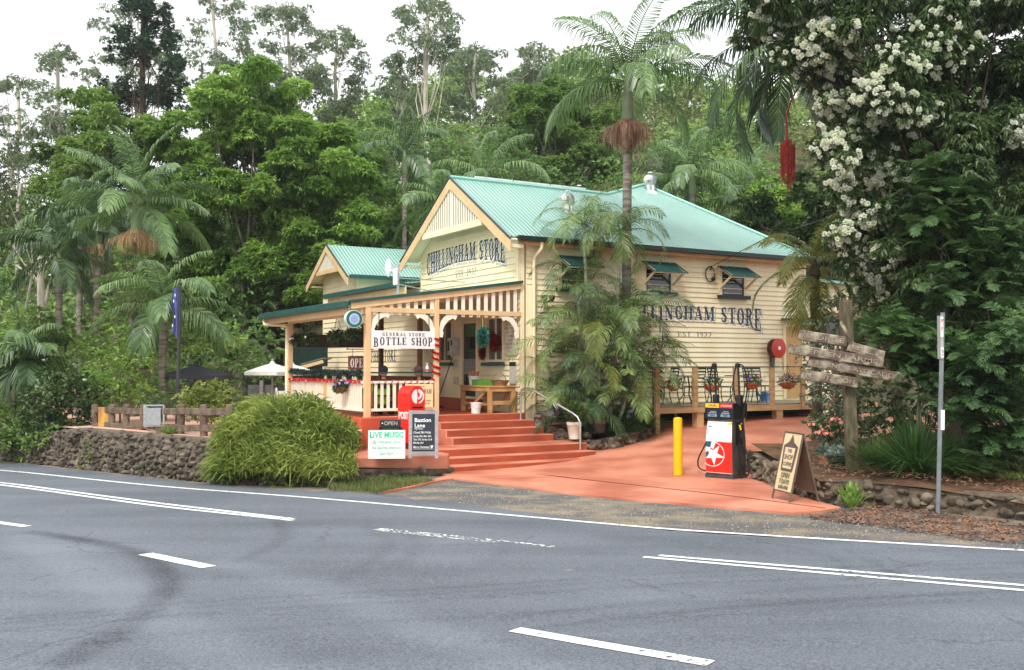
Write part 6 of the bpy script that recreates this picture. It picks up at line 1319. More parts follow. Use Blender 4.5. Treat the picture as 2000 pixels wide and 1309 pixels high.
LM = {
 'jac': leafmat('feathery_green_leaf', (.075, .19, .03), (.46, .66, .16), .42, .5, .25, .5),
 'mid': leafmat('mid_green_leaf', (0.072, 0.145, 0.032), (0.354, 0.515, 0.137), .42, .5, .3, .5),
 'dark': leafmat('glossy_dark_leaf', (.016, .042, .013), (.125, .20, .06), .22, .34, .5, 1.1),
 'pine': leafmat('dark_pine_needles', (0.009, 0.030, 0.018), (0.053, 0.105, 0.053), .1, .6, .2, .8),
 'gum': leafmat('grey_gum_leaf', (0.100, 0.150, 0.080), (0.280, 0.350, 0.200), .42, .5, .3, .4),
 'olive': leafmat('olive_leaf', (0.050, 0.070, 0.030), (0.170, 0.210, 0.090), .42, .6, .2, .4),
 'hill1': leafmat('hill_leaf_mid', (0.117, 0.221, 0.052), (0.442, 0.598, 0.182), .42, .6, .2, .12), 'hill2': leafmat('hill_leaf_olive', (0.130, 0.182, 0.065), (0.416, 0.468, 0.208), .42, .6, .2, .12), 'hill3': leafmat('hill_leaf_dark', (0.094, 0.188, 0.056), (0.375, 0.544, 0.188), .42, .6, .2, .12),
 'palm': leafmat('palm_frond_leaf', (.035, .09, .03), (.22, .34, .11), 0.28, .38, .5, .6), 'palmd': leafmat('dark_palm_frond', (.018, .05, .02), (.15, .24, .10), 0.25, .38, .5, .6), 'palml': leafmat('yellow_palm_frond', (0.090, 0.150, 0.020), (0.340, 0.360, 0.080), .4, .4, .5, .7),
 'areca': leafmat('areca_frond_leaf', (.03, .085, .018), (.34, .46, .15), 0.32, .4, .45, .9), 'grass': leafmat('feathery_grass_leaf', (0.105, 0.179, 0.026), (0.441, 0.504, 0.126), .42, .5, .3, 1.2), 'fern': leafmat('ferny_leaf', (.014, .045, .016), (.11, .20, .06), 0.3, .5, .3, .8),
 'hedge': leafmat('yellow_green_leaf', (0.120, 0.180, 0.030), (0.420, 0.480, 0.140), .42, .5, .3, 1.5), 'silver': leafmat('grey_green_leaf', (0.050, 0.080, 0.045), (0.190, 0.240, 0.150), .25, .5, .3, 1.2), 'strap': leafmat('strap_leaf', (0.020, 0.060, 0.015), (0.100, 0.200, 0.050), .42, .35, .5, 1.5),
}
def crownmesh(o, V_, m, base, name='crown'): V_ = V_ - np.array(base); return npmesh(name, V_, np.arange(len(V_)).reshape(-1, 4), m, o)
def tree(name, label, cat, base, top, lobes, m, bark, r0, dens, L_, W_, seed, group=None, nl=10, bs=.26, twg=1, **k):
    o = empty(name, base, 0, label, cat, group); b_ = np.array(base)
    crownmesh(o, fol(lobes, dens, L_, W_, seed, **k), m, base)
    tg = [tuple(np.array(l[:3]) - b_) for l in lobes[:nl]]
    limbs((0, 0, -.2), Vector(top) - Vector(base), tg, r0, seed, bs=bs, twg=twg).build('trunk', bark, o, smooth=True); return o
def at(px, py, Y): p = P(px, py, Y); return (p.x, p.y, p.z)
def lob(px, py, Y, rpx, rz=None, ry=None):      # a foliage mass centred at depth Y, radius given in photo pixels
    s = Y / FPX; r = rpx * s; return (*at(px, py, Y), r, ry or r, (rz * s) if rz else r * .8)
def lobs(lst, Y, jy=0, seed=0):
    r_ = random.Random(seed); return [lob(a, b_, Y + r_.uniform(-jy, jy), c, *(d)) for a, b_, c, *d in lst]
def gb_(px, Y): x = (px - 1000) / FPX * Y; return (x, Y, float(gz(x, Y)) - .02)

# --- palms ---
def frond(r_, base, az, el, L_, droop, nl, ll, lw, ld, roll=0, rw=.018):
    n = 14; p = np.array(base, float); pts = [p.copy()]; Ts = []
    for i in range(n):
        e = el - droop * ((i + .5) / n) ** 1.3; d = np.array([math.cos(az) * math.cos(e), math.sin(az) * math.cos(e), math.sin(e)]); p = p + d * L_ / n; pts.append(p.copy()); Ts.append(d)
    pts = np.array(pts); Ts = np.array(Ts + [Ts[-1]]); s = np.linspace(.13, 1, nl); s = np.repeat(s, 2); sg = np.tile([1., -1.], nl); idx = np.linspace(0, 1, n + 1)
    q = np.stack([np.interp(s, idx, pts[:, i]) for i in range(3)], 1); T = unit(np.stack([np.interp(s, idx, Ts[:, i]) for i in range(3)], 1))
    side = unit(np.cross(T, np.array([0, 0, 1.]))); up = np.cross(side, T); side2 = side * math.cos(roll) + up * math.sin(roll); up2 = np.cross(side2, T)
    l = ll * (np.sin(np.pi * (s * .80 + .13)) ** .7) * r_.uniform(.85, 1.1, len(s)); fw = .35 + .75 * s
    D = unit(side2 * sg[:, None] + T * fw[:, None] + up2 * .25 + r_.standard_normal((len(s), 3)) * .07); dn = np.array([0, 0, -1.])
    m1 = q + D * (l * .5)[:, None] + dn * (l * ld * .14)[:, None]; t = q + D * (l * (1 - .22 * ld))[:, None] + dn * (l * ld * .62)[:, None]
    wv = unit(T - D * np.sum(T * D, 1)[:, None]) * lw / 2
    V_ = np.stack([q - wv * .5, q + wv * .5, m1 + wv, m1 - wv, m1 - wv, m1 + wv, t + wv * .15, t - wv * .15], 1).reshape(-1, 3)
    # rachis as a thin ribbon pair
    sd = unit(np.cross(Ts, np.array([0, 0, 1.]))); w_ = rw * (1 - .8 * idx)[:, None]; R_ = []
    for i in range(n): 
        for a, b_ in ((sd, 1), (np.cross(sd, Ts), 1)): R_ += [pts[i] - a[i] * w_[i], pts[i + 1] - a[i + 1] * w_[i + 1], pts[i + 1] + a[i + 1] * w_[i + 1], pts[i] + a[i] * w_[i]]
    return np.concatenate([V_, np.array(R_)])
def palm(name, label, base, zc, nf, L_, seed, m='palm', r=.11, shaft=.9, lean=(0, 0), ll=.5, lw=.035, nl=46, el=(75, -10), droop=1.5, ld=.9, infl=None, azs=None, group=None, bark=None, roll=.5, shcol=None):
    r_ = np.random.default_rng(seed); o = empty(name, base, 0, label, 'palm tree', group); H = zc - base[2]; lx, ly = lean
    if shaft is not None:
        zt = H - shaft; pts = [(lx * (t ** 1.5), ly * t, -.2 + (zt + .2) * t) for t in np.linspace(0, 1, 9)]; mb = MB(); 
        n = max(10, int(zt / .09)); T = np.linspace(0, 1, n); pts = [(lx * (t ** 1.5) * zt / H, ly * t * zt / H, -.2 + (zt + .2) * t) for t in T]; mb.tube(pts, [r * (1.25 - .35 * min(1, t * 3)) * (1 + .035 * (i % 2)) for i, t in enumerate(T)], 12); mb.build('trunk', bark or BARK_P, o, smooth=True)
        mb = MB(); a = Vector(pts[-1]); b_ = Vector((lx, ly, H)); mb.tube([a, a.lerp(b_, .15), a.lerp(b_, .5), b_, b_ + Vector((0, 0, .15))], [r * 1.0, r * 1.25, r * 1.1, r * .7, r * .4], 12); mb.build('crownshaft', shcol or mat('crownshaft_green', lin(122, 140, 96), .5, .12, 3, stretch=(1, 1, .3)), o, smooth=True)
    for i in range(nf):
        az = (azs[i] if azs else i * 2.399 + r_.uniform(-.2, .2)); t = i / max(1, nf - 1); e = R(el[0] + (el[1] - el[0]) * t + r_.uniform(-8, 8))
        V_ = frond(r_, (lx, ly, H - .12 * t), az, e, L_ * r_.uniform(.85, 1.1), droop * r_.uniform(.8, 1.2), nl, ll, lw, ld, r_.uniform(-roll, roll)); npmesh('frond', V_, np.arange(len(V_)).reshape(-1, 4), LM[m], o)
    if infl:
        zi, rr, hh, im = infl; n = 800; a = r_.uniform(0, 6.28, n); q = r_.uniform(.05, 1, n); z0 = H - shaft + .05
        p = np.c_[lx * .95 + r * np.cos(a) * (1 + q), r * np.sin(a) * (1 + q), np.full(n, z0)]; V_ = []
        for j in range(3):
            f0, f1 = j / 3, (j + 1) / 3
            def pos(f): w0 = np.sin(min(1, f * 1.5) * 1.57); return np.c_[p[:, 0] + np.cos(a * 7) * rr * q * w0, p[:, 1] + np.sin(a * 7) * rr * q * w0, p[:, 2] + rr * .5 * np.sin(f * 2.6) * (1 - q) - .25 * rr * q * w0 - hh * f * f * (1.1 - .7 * q * q) * (.8 + .4 * np.cos(a * 31))]
            A_, B_ = pos(f0), pos(f1); wv = np.c_[-np.sin(a), np.cos(a), a * 0] * .006; V_.append(np.stack([A_ - wv, A_ + wv, B_ + wv, B_ - wv], 1).reshape(-1, 3))
        V_ = np.concatenate(V_); npmesh('flower_spray', V_, np.arange(len(V_)).reshape(-1, 4), im, o)
    return o
TANF = leafmat('tan_flower_spray', lin(176, 140, 104), lin(228, 200, 160), .4, .8, .1, 3); PINKF = leafmat('dry_pink_spray', lin(132, 104, 88), lin(196, 160, 136), .4, .8, .1, 3); REDF = mat('red_palm_fruit', lin(156, 52, 46), .6, .3, 20)
pb_ = B(2.45, -.85); base = (pb_.x, pb_.y, .2)
palm('king_palm', 'tallest king palm growing through the planter in front of the side wall', base, 8.75, 18, 2.8, 3, 'palm', .12, 1.2, (.08, 0), .70, .036, 46, (80, 8), 1.5, 1.05, (.3, .55, .60, PINKF), shcol=mat('crownshaft_olive', lin(120, 130, 100), .5, .12, 3))
mbd = at(1228, 300, pb_.y)
kp2 = palm('king_palm', 'king palm with drooping dark fronds and a red fruit spray beside the white-flowering tree', gb_(1760, 22.5), P(1548, 75, 22.5).z, 19, 3.1, 8, 'palmd', .12, .9, (-2.4, 0), .80, .055, 46, (60, -30), 1.7, 1.15, None)
fo = Vector(at(1538, 262, 21.7)) - kp2.location; sh_ = Vector((-2.15, -.05, P(1548, 75, 22.5).z - kp2.location.z - 1.0)); mb = MB(); mb.tube(smooth_path([sh_, sh_ + Vector((-.12, -.35, -.05)), fo + Vector((0, 0, .5)), fo + Vector((0, 0, -.2))]), .02, 6); mb.build('fruit_stalk', REDF, kp2, smooth=True)
r_ = np.random.default_rng(4); n = 170; a = r_.uniform(0, 6.28, n); q = r_.uniform(0, 1, n) ** .5 * .16; zt = -r_.uniform(.0, .2, n) - q * 1.2; ln = r_.uniform(.35, 1.25, n) * (1 - q * 2.6); V_ = np.stack([np.c_[q * np.cos(a) - .006, q * np.sin(a), zt], np.c_[q * np.cos(a) + .006, q * np.sin(a), zt], np.c_[q * np.cos(a) + .006, q * np.sin(a), zt - ln], np.c_[q * np.cos(a) - .006, q * np.sin(a), zt - ln]], 1).reshape(-1, 3); npmesh('fruit_spray', V_ + np.array(fo), np.arange(len(V_)).reshape(-1, 4), REDF, kp2)
palm('king_palm', 'large king palm with a tan flower spray at the left, above the ivy-covered trunk', gb_(262, 27), P(265, 392, 27).z, 19, 2.5, 11, 'palm', .13, 1.0, (.03, 0), .60, .042, 42, (85, -5), 1.25, .8, (.35, .62, .50, TANF))
palm('king_palm', 'low spreading king palm with broad fronds behind the flagpole', gb_(318, 24.5), P(312, 600, 24.5).z, 17, 2.2, 12, 'palm', .10, .4, (0, 0), .58, .042, 36, (80, 0), 1.7, .9)
for i, (px_, py_, Y_, L_, mm, lab) in enumerate(((110, 500, 27.5, 2.0, 'palmd', 'dark palm with hanging fronds at the far left beside the white-barked tree'), (185, 430, 30, 2.3, 'palmd', 'slim palm of the left clump with its crown just under the large palm'), (222, 450, 31, 2.0, 'palmd', 'slim palm with a pale straight trunk behind the tan flower spray'), (150, 420, 31.5, 2.3, 'palm', 'slim palm of the left clump with the palest trunk'),
        (785, 300, 39, 2.7, 'palmd', 'upright dark palm between the bright feathery tree and the store gable'), (945, 345, 36, 2.7, 'palm', 'wide palm spreading right behind the peak of the front gable'), (860, 395, 36, 2.5, 'palm', 'lower palm peeping out behind the left slope of the big gable'), (1350, 335, 35, 2.6, 'palm', 'palm with hanging fronds behind the hipped roof'), (1450, 385, 36, 2.5, 'palm', 'palm right of the roof hip with a drooping skirt of fronds'), (1300, 350, 37, 2.2, 'palmd', 'small palm just behind the roof peak ventilator'), (60, 690, 23.5, 1.2, 'palm', 'short palm in the shrubs at the far left'))):
    palm('background_palm', lab, gb_(px_ + 4, Y_), P(px_, py_, Y_).z, 13, L_, 20 + i, mm, .10, .8, (0, 0), .60, .052, 34, (85, -15), 1.5, 1.0, (.3, .28, .5, TANF) if i in (1, 2) else None, group='palms around the store')
palm('golden_palm', 'yellowing small palm in front of the right end of the store', gb_(1596, 22.4), P(1590, 520, 22.4).z, 16, 2.0, 41, 'palml', .12, .25, (-.05, 0), .46, .024, 60, (88, -45), 1.8, .6, bark=BARK_D, shcol=BARK_D)
# areca clump in front of the side wall
ar = empty('areca_palm_clump', B(1.75, -.9, .2), 0, 'dense clump of arching areca palms in the planter, hiding part of the side wall', 'palm tree'); r_ = np.random.default_rng(5)
STEMC = mat('pale_ringed_cane', lin(176, 178, 158), .6, .15, 2, bump=1, bscale=8, col2=lin(126, 132, 108), stretch=(1, 1, 6))
AB = B(1.75, -.9, .2)
for i, (px_, py_, Yo, top, L_, nf, dr) in enumerate(((1140, 440, 0, 1, 1.45, 11, 2.4), (1212, 455, .05, 1, 1.35, 11, 2.3), (1150, 640, -.3, 0, 1.5, 10, 2.0), (1205, 640, -.2, 0, 1.5, 10, 1.9), (1100, 690, -.1, 0, 1.35, 10, 1.9), (1235, 690, 0, 0, 1.6, 11, 1.8), (1170, 720, -.5, 0, 1.3, 11, 1.8), (1128, 560, .1, 0, 1.2, 8, 2.2), (1240, 610, .2, 0, 1.35, 9, 1.8), (1090, 770, -.2, 0, 1.1, 7, 1.6), (1225, 770, -.3, 0, 1.2, 9, 1.5), (1265, 720, -.1, 0, 1.25, 8, 1.7), (1110, 820, -.35, 0, 1.0, 7, 1.5), (1160, 800, -.6, 0, 1.1, 8, 1.5))):
    Y_ = AB.y + Yo - .1; t = Vector(at(px_, py_, Y_)) - AB; b0 = Vector(at(1165 + (px_ - 1165) * .55, 800, Y_)) - AB; mb = MB(); mb.tube([Vector((b0.x, b0.y, 0)), Vector((b0.x, b0.y, 0)).lerp(t, .5) + Vector((.03, 0, 0)), t], [.05, .042, .035], 8); mb.build('cane', STEMC, ar, smooth=True)
    nf += 3; L_ *= 1.12
    for j in range(nf):
        az = j * 2.399 + i; tt_ = j / (nf - 1); V_ = frond(r_, tuple(t), az, R(82 - 75 * tt_ + r_.uniform(-8, 8)), L_ * r_.uniform(.85, 1.15), dr * r_.uniform(.85, 1.15), 34, .42, .021, .6, r_.uniform(-.6, .6), .012)
        npmesh('frond', V_, np.arange(len(V_)).reshape(-1, 4), LM['palml'] if (i, j) in ((0, 8), (2, 9), (0, 10), (6, 10)) else LM['palmd'] if i > 5 and j % 3 == 1 else LM['areca'], ar)

# --- bright feathery tree (jacaranda form) ---
JL = [(460, 160, 35), (425, 185, 45), (400, 230, 75), (480, 180, 70), (450, 255, 75), (540, 215, 70), (360, 300, 70), (430, 340, 80), (520, 300, 80), (600, 270, 70), (650, 300, 75), (690, 340, 60), (590, 360, 80), (660, 400, 75), (500, 400, 80), (400, 420, 75), (340, 400, 60), (450, 480, 75), (550, 470, 75), (640, 480, 70), (700, 430, 50), (480, 550, 65), (400, 530, 60), (560, 550, 65), (340, 480, 50), (440, 610, 50), (620, 560, 50)]
def jac(name, label, lst, Y, trunk_px, seed, base_px=None, m='jac', L_=.22, W_=.08, dens=36, jy=2.2, sub=8, bark=BARK_G, r0=.26, **k):
    r_ = random.Random(seed); ls = []
    for a, b_, c in lst:
        for _ in range(sub): ls.append(lob(a + r_.uniform(-.8, .8) * c, b_ + r_.uniform(-.6, .6) * c, Y + r_.uniform(-jy, jy), c * r_.uniform(.34, .56), c * r_.uniform(.24, .40)))
    b0 = gb_(trunk_px[0], Y); kk = dict(flat=.75, outw=.9, spread=.7, droop=.25, k=8, zmin=-.3, inner=.5, bend=.18); kk.update(k)
    return tree(name, label, 'tree', b0, at(trunk_px[1], trunk_px[2], Y), ls, LM[m], bark, r0, dens, L_, W_, seed, nl=28, bs=.2, twg=0, **kk)
jac('feathery_tree', 'big bright green feathery-leaved tree left of the store', JL, 38, (468, 490, 420), 3)
jac('feathery_tree', 'darker feathery tree leaning over the beer garden behind the verandah', [(470, 620, 50), (520, 640, 50), (430, 560, 50), (600, 600, 60), (570, 540, 60), (650, 560, 50), (700, 520, 60), (740, 450, 55), (760, 400, 45)], 42, (540, 560, 560), 4, m='mid', dens=26)
jac('feathery_tree', 'rounded green tree behind the big left palm', [(160, 220, 50), (200, 260, 60), (130, 300, 60), (230, 320, 60), (330, 340, 50), (310, 270, 50), (180, 350, 60), (100, 370, 50)], 38, (190, 200, 400), 5, m='mid')
# --- pine ---
r_ = random.Random(2); PL = []
for i in range(75):
    t = r_.random(); y_ = -20 + 270 * t; w_ = 26 + 78 * t ** .8; PL.append(lob(280 + r_.uniform(-1, 1) * w_, y_ + r_.uniform(-8, 8), 48 + r_.uniform(-1.5, 1.5), r_.uniform(9, 15), r_.uniform(14, 24)))
tree('dark_pine', 'tall dark columnar pine standing above the trees on the left', 'tree', gb_(280, 48), at(280, -25, 48), PL, LM['pine'], BARK_D, .22, 24, .24, .06, 6, nl=75, bs=.12, twg=0, droop=-.5, outw=.6, spread=.6, k=8, inner=.3, zmin=-1)
# --- gums against the sky ---
def gum(label, px_, py0, py1, Y, wpx, n, seed, tr=.16, name='gum_tree'):
    r_ = random.Random(seed); ls = [lob(px_ + r_.uniform(-8, 8), py0 + 2, Y, 20, 14), lob(px_ - 18, py0 + 14, Y, 16, 12), lob(px_ + 20, py0 + 12, Y, 17, 12)]; n = int(n * 1.35)
    for i in range(n):
        t = r_.random() ** .8; y_ = py0 + (py1 - py0) * t; ls.append(lob(px_ + r_.uniform(-1, 1) * wpx * (.35 + .65 * math.sin(math.pi * min(1, t * .9 + .1))), y_, Y + r_.uniform(-2, 2), r_.uniform(9, 20), r_.uniform(7, 14)))
    return tree(name, label, 'tree', gb_(px_, Y), at(px_ + r_.uniform(-6, 6), py0 + 10, Y), ls, LM['gum'], BARK_W, tr, 16, .22, .06, seed, nl=16, bs=.2, twg=1, droop=.9, outw=.5, spread=.8, k=5, inner=.35, flat=.1, zmin=-.6, group='gum trees against the sky')
for g_ in (('thin-crowned gum at the far left edge of the sky', 30, 155, 330, 52, 50, 34, 1), ('gum with airy puffs of leaves left of the dark pine', 115, 95, 270, 56, 55, 36, 2), ('airy gum whose crown shows around the dark pine', 275, 5, 210, 60, 115, 60, 3), ('gum with small leaf puffs right of the dark pine', 425, -20, 190, 62, 60, 40, 4),
           ('wide-crowned pale gum above the bright feathery tree', 560, 15, 230, 60, 95, 90, 5), ('leaning gum at the right of the wide pale gum', 660, 60, 240, 62, 60, 55, 6), ('tallest slim white-trunked gum left of the gable peak', 835, 0, 120, 58, 68, 46, 7), ('slim gum with sparse lower branches beside the tallest gum', 785, 110, 240, 60, 50, 32, 8), ('gum on the skyline right of the tallest white trunk', 930, 95, 240, 64, 75, 50, 9), ('small skyline gum left of the tallest palm', 1045, 90, 200, 70, 45, 30, 10)):
    lab, a, b_, c_, Y_, w_, n_, sd_ = g_; gum(lab, a, b_, c_, Y_, w_, n_, sd_, .17 if sd_ != 7 else .2)
# --- grey scrub tree and white-barked tree ---
gs = lobs([(30, 350, 60), (60, 420, 60), (10, 430, 60), (90, 380, 40), (40, 500, 60), (-30, 380, 60), (80, 470, 40), (110, 330, 30)], 40, 2, 2)
tree('scrub_tree', 'pale olive scrubby tree with bare grey twigs at the left edge', 'tree', gb_(40, 40), at(40, 360, 40), gs, LM['olive'], BARK_W, .12, 24, .16, .05, 7, bs=.2, droop=.0, k=5, inner=.3)
wt = lobs([(60, 460, 30), (110, 480, 25), (30, 520, 30), (100, 540, 20), (20, 470, 25)], 29, 1, 3)
tree('white_barked_tree', 'forked white-barked tree with few leaves at the far left', 'tree', gb_(82, 29), at(80, 500, 29), wt, LM['mid'], BARK_W, .17, 7, .14, .05, 8, bs=.4, k=5, inner=.3)
# --- ivy column ---
iv = [lob(252 + 8 * math.sin(y_ * .05), y_, 26.6, 26, 26) for y_ in range(500, 800, 16)]
tree('ivy_column', 'ivy-covered trunk under the large left palm', 'climbing plant', gb_(255, 26.6), at(255, 520, 26.6), iv, LM['mid'], BARK_G, .15, 22, .10, .07, 9, nl=0, k=4)
# --- dark trees behind roof, hillside characters ---
jac('branching_tree', 'dark open-branched tree on the slope behind the ridge', [(1110, 210, 60), (1060, 250, 55), (1160, 250, 55), (1120, 290, 60), (1080, 320, 50), (1170, 330, 45), (1040, 200, 40)], 48, (1120, 1115, 330), 11, m='hill1', L_=.26, W_=.12, dens=22)
jac('leafy_tree', 'bright leafy shrub tree beyond the right end of the roof', [(1500, 380, 40), (1530, 400, 35), (1470, 400, 35), (1550, 430, 30)], 36, (1520, 1510, 430), 12, m='jac', L_=.24, W_=.10, r0=.1)
jac('leafy_tree', 'dark leafy tree filling the gap between hip roof and golden palm', [(1480, 420, 50), (1560, 470, 50), (1620, 430, 60), (1680, 480, 60), (1600, 380, 50), (1640, 540, 50)], 33, (1600, 1590, 450), 13, m='dark', L_=.22, W_=.09, r0=.14)

# --- the white-flowering tree on the right ---
RL = [(1500, -40, 70), (1560, 20, 70), (1640, 20, 80), (1740, 0, 90), (1850, 10, 90), (1950, 40, 90), (1480, 60, 45), (1540, 100, 50), (1640, 110, 80), (1750, 110, 90), (1860, 130, 90), (1970, 160, 90), (1620, 200, 55), (1700, 210, 80), (1800, 230, 80), (1900, 250, 90), (1990, 280, 80), (1630, 290, 50), (1700, 310, 70), (1790, 340, 75), (1880, 370, 80), (1980, 400, 80),
      (1640, 380, 45), (1700, 400, 60), (1780, 440, 70), (1870, 480, 80), (1970, 520, 80), (1650, 450, 40), (1710, 490, 50), (1780, 540, 60), (1860, 590, 70), (1950, 620, 80), (1670, 520, 35), (1720, 580, 45), (1770, 620, 45), (1830, 660, 50), (2050, 100, 90), (2060, 300, 90), (2060, 520, 90), (1420, -60, 60), (1900, 700, 60), (1990, 720, 60)]
rr = random.Random(9); rl = []
for a, b_, c_ in RL:
    for _ in range(3): rl.append(lob(a + rr.uniform(-.5, .5) * c_, b_ + rr.uniform(-.5, .5) * c_, 17.6 + rr.uniform(-1.2, 1.2) + (.6 if a < 1600 else 0), c_ * rr.uniform(.45, .70), c_ * rr.uniform(.40, .60)))
wb0 = gb_(1880, 18.2)
bt_ = tree('white_flowering_tree', 'huge dark glossy tree covered in white pompom blossom filling the right side', 'tree', wb0, at(1850, 60, 18.4), rl, LM['dark'], BARK_D, .26, 125, .125, .040, 14, nl=26, bs=.16, twg=0, droop=.75, outw=.8, spread=.7, k=7, inner=.55, flat=.35, bend=.25, zmin=-.7)
inner = [lob(a + rr.uniform(-20, 20), b_ + rr.uniform(-20, 20), 19.6, 62, 60) for a in range(1600, 2150, 75) for b_ in range(-60, 640, 75) if a > 1600 + max(0, b_ - 300) * .35]
crownmesh(bt_, fol(inner, 26, .14, .05, 55, k=6, inner=.3, zmin=-1, flat=.3), LM['dark'], wb0, 'inner_crown')
def pompoms(spots, seed, r=.046, per=4):
    r_ = np.random.default_rng(seed); V_ = []
    for c in spots:
        for _ in range(int(r_.integers(2, per + 2))):
            cc = np.array(c) + r_.standard_normal(3) * np.array([.07, .07, .045]); n = 60; d = unit(r_.standard_normal((n, 3))); V_.append(quads(cc + d * r * .30, d, r * r_.uniform(.6, 1, n), r * .5, r_, mid=.75))
    return np.concatenate(V_)
r_ = np.random.default_rng(3); bs = []
hot = [(1600, 60, 60, 14), (1500, 60, 40, 12), (1550, 100, 45, 14), (1640, 60, 60, 12), (1800, 60, 50, 7), (1820, 110, 45, 8), (1640, 160, 60, 18), (1700, 165, 50, 13), (1760, 110, 50, 9), (1830, 150, 40, 6), (1600, 210, 26, 18), (1720, 215, 50, 16), (1690, 245, 30, 14), (1620, 270, 26, 18), (1780, 200, 50, 9), (1640, 330, 40, 22), (1740, 330, 30, 12), (1610, 330, 20, 16), (1710, 350, 25, 12), (1700, 420, 30, 12), (1640, 460, 25, 16), (1690, 500, 24, 18), (1700, 540, 30, 18), (1750, 520, 20, 8), (1820, 560, 20, 6), (1990, 270, 30, 12), (1910, 20, 50, 7), (1650, 400, 30, 14), (1690, 580, 25, 10), (1590, 120, 30, 10), (1880, 200, 40, 4)]
dg = np.array([(a, b_, c_, k_) for a, b_, c_, k_ in hot])
cen = np.array([l[:3] for l in rl]); rad = np.array([l[3:6] for l in rl])
for a, b_, c_, k_ in hot:
    for _ in range(int(k_ * 1.15)):
        px_, py_ = a + r_.normal() * c_ * .6, b_ + r_.normal() * c_ * .6; d = np.array(ray(px_, py_)); d = d / d[1]; best = None
        for Y_ in np.arange(15.4, 20, .12):
            q = np.array([d[0] * Y_, Y_, EYE + d[2] * Y_]); 
            if (np.sum(((q - cen) / (rad * 1.10)) ** 2, 1) < 1).any(): best = q; break
        if best is not None: bs.append(best - np.array([0, .04, 0]))
crownmesh(bt_, pompoms(bs, 5), leafmat('cream_white_blossom', (.80, .84, .62), (.92, .93, .84), .45, .8, .1, 3), wb0, 'blossom')
# ferny tree sprays over it and lower right undergrowth
def fernmass(name, label, lst, Y, seed, m='fern', L_=.17, base_px=None, dens=10, cat='tree', W_=.034, nf=95, Lf=.42):
    """masses of bipinnate fronds"""
    o = empty(name, gb_(base_px or lst[0][0], Y), 0, label, cat); b0 = np.array(o.location); r_ = np.random.default_rng(seed); V_ = []; tg = []
    for a, b_, c_ in lst:
        for _ in range(int(nf * c_ / 60)):
            p = np.array(at(a + r_.normal() * c_ * .45, b_ + r_.normal() * c_ * .40, Y + r_.uniform(-.6, .5))) - b0
            V_.append(frond(r_, p, r_.uniform(0, 6.28), R(r_.uniform(-5, 50)), Lf * r_.uniform(.7, 1.2), r_.uniform(.6, 1.4), 10, L_, W_, .35, r_.uniform(-.5, .5), .005))
        tg.append(tuple(np.array(at(a, b_, Y)) - b0))
    V_ = np.concatenate(V_); npmesh('crown', V_, np.arange(len(V_)).reshape(-1, 4), LM[m], o); top = Vector(tg[0]) * .6 + Vector((0, 0, .2)); limbs((0, 0, -.1), (top.x * .5, 0, max(.5, top.z)), tg, .05, seed).build('trunk', BARK_G, o, smooth=True); return o
fernmass('ferny_tree', 'ferny-leaved sapling in front of the upper white-flowering tree', [(1820, 330, 40), (1840, 400, 70), (1820, 440, 50), (1870, 380, 50)], 16.4, 31, base_px=1850)
fernmass('ferny_tree', 'ferny-leaved branch mass at the right, level with the pole top', [(1910, 500, 55), (1950, 540, 60), (1980, 470, 50), (1860, 560, 50)], 16.2, 32, base_px=1960)
fernmass('ferny_tree', 'ferny sapling just left of the steel pole', [(1780, 690, 45), (1820, 720, 55), (1760, 640, 35), (1720, 640, 30), (1850, 680, 60)], 15.9, 33, base_px=1800, Lf=.36)
fernmass('ferny_tree', 'spreading ferny tree at the lower right edge', [(1960, 760, 80), (1900, 800, 50), (1990, 860, 70), (1930, 700, 60), (1980, 660, 60), (1940, 880, 40)], 15.0, 34, base_px=1900, Lf=.46)
# dark undergrowth mass behind the right garden (nobody could count it)
ul = lobs([(a, b_, 70) for a in range(1660, 2150, 70) for b_ in (600, 690, 780, 850)], 20.5, .8, 5) + lobs([(a, b_, 90) for a in range(1740, 2200, 80) for b_ in (300, 420, 530)], 21, .6, 6)
V_ = fol(ul, 13, .16, .06, 15, k=5, inner=.2, zmin=-1); tag(npmesh('dark_undergrowth', V_, np.arange(len(V_)).reshape(-1, 4), LM['dark']), kind='stuff')
# shrubs on the garden corner
sh = lobs([(1600, 700, 45), (1640, 660, 40), (1610, 770, 45), (1650, 740, 40), (1620, 830, 45), (1660, 800, 40), (1580, 740, 25), (1640, 600, 35), (1590, 640, 22), (1680, 860, 30)], 18.2, .5, 8)
tree('flowering_shrub', 'tall grey-green shrub behind the finger signs', 'shrub', gb_(1640, 18.2), at(1635, 640, 18.2), sh, LM['silver'], BARK_G, .05, 48, .085, .035, 16, k=6, inner=.25, zmin=-1, droop=.2)
pg = lobs([(1600, 830, 26), (1640, 845, 30), (1620, 870, 24), (1665, 870, 22)], 16.9, .2, 9); po = tree('geranium_bush', 'pot-high geranium with salmon pink flowers beside the signpost', 'shrub', gb_(1630, 16.9), at(1630, 850, 16.9), pg, LM['strap'], BARK_G, .02, 30, .08, .06, 17, k=5, inner=.3)
V_ = np.concatenate([petals(at(a, b_, 16.7), .09, 9, .03, a) for a, b_ in ((1590, 832), (1610, 838), (1632, 822), (1640, 826), (1615, 850), (1600, 848), (1648, 842))]); npmesh('flowers', V_ - np.array(po.location), np.arange(len(V_)).reshape(-1, 4), PETAL['coral'], po)
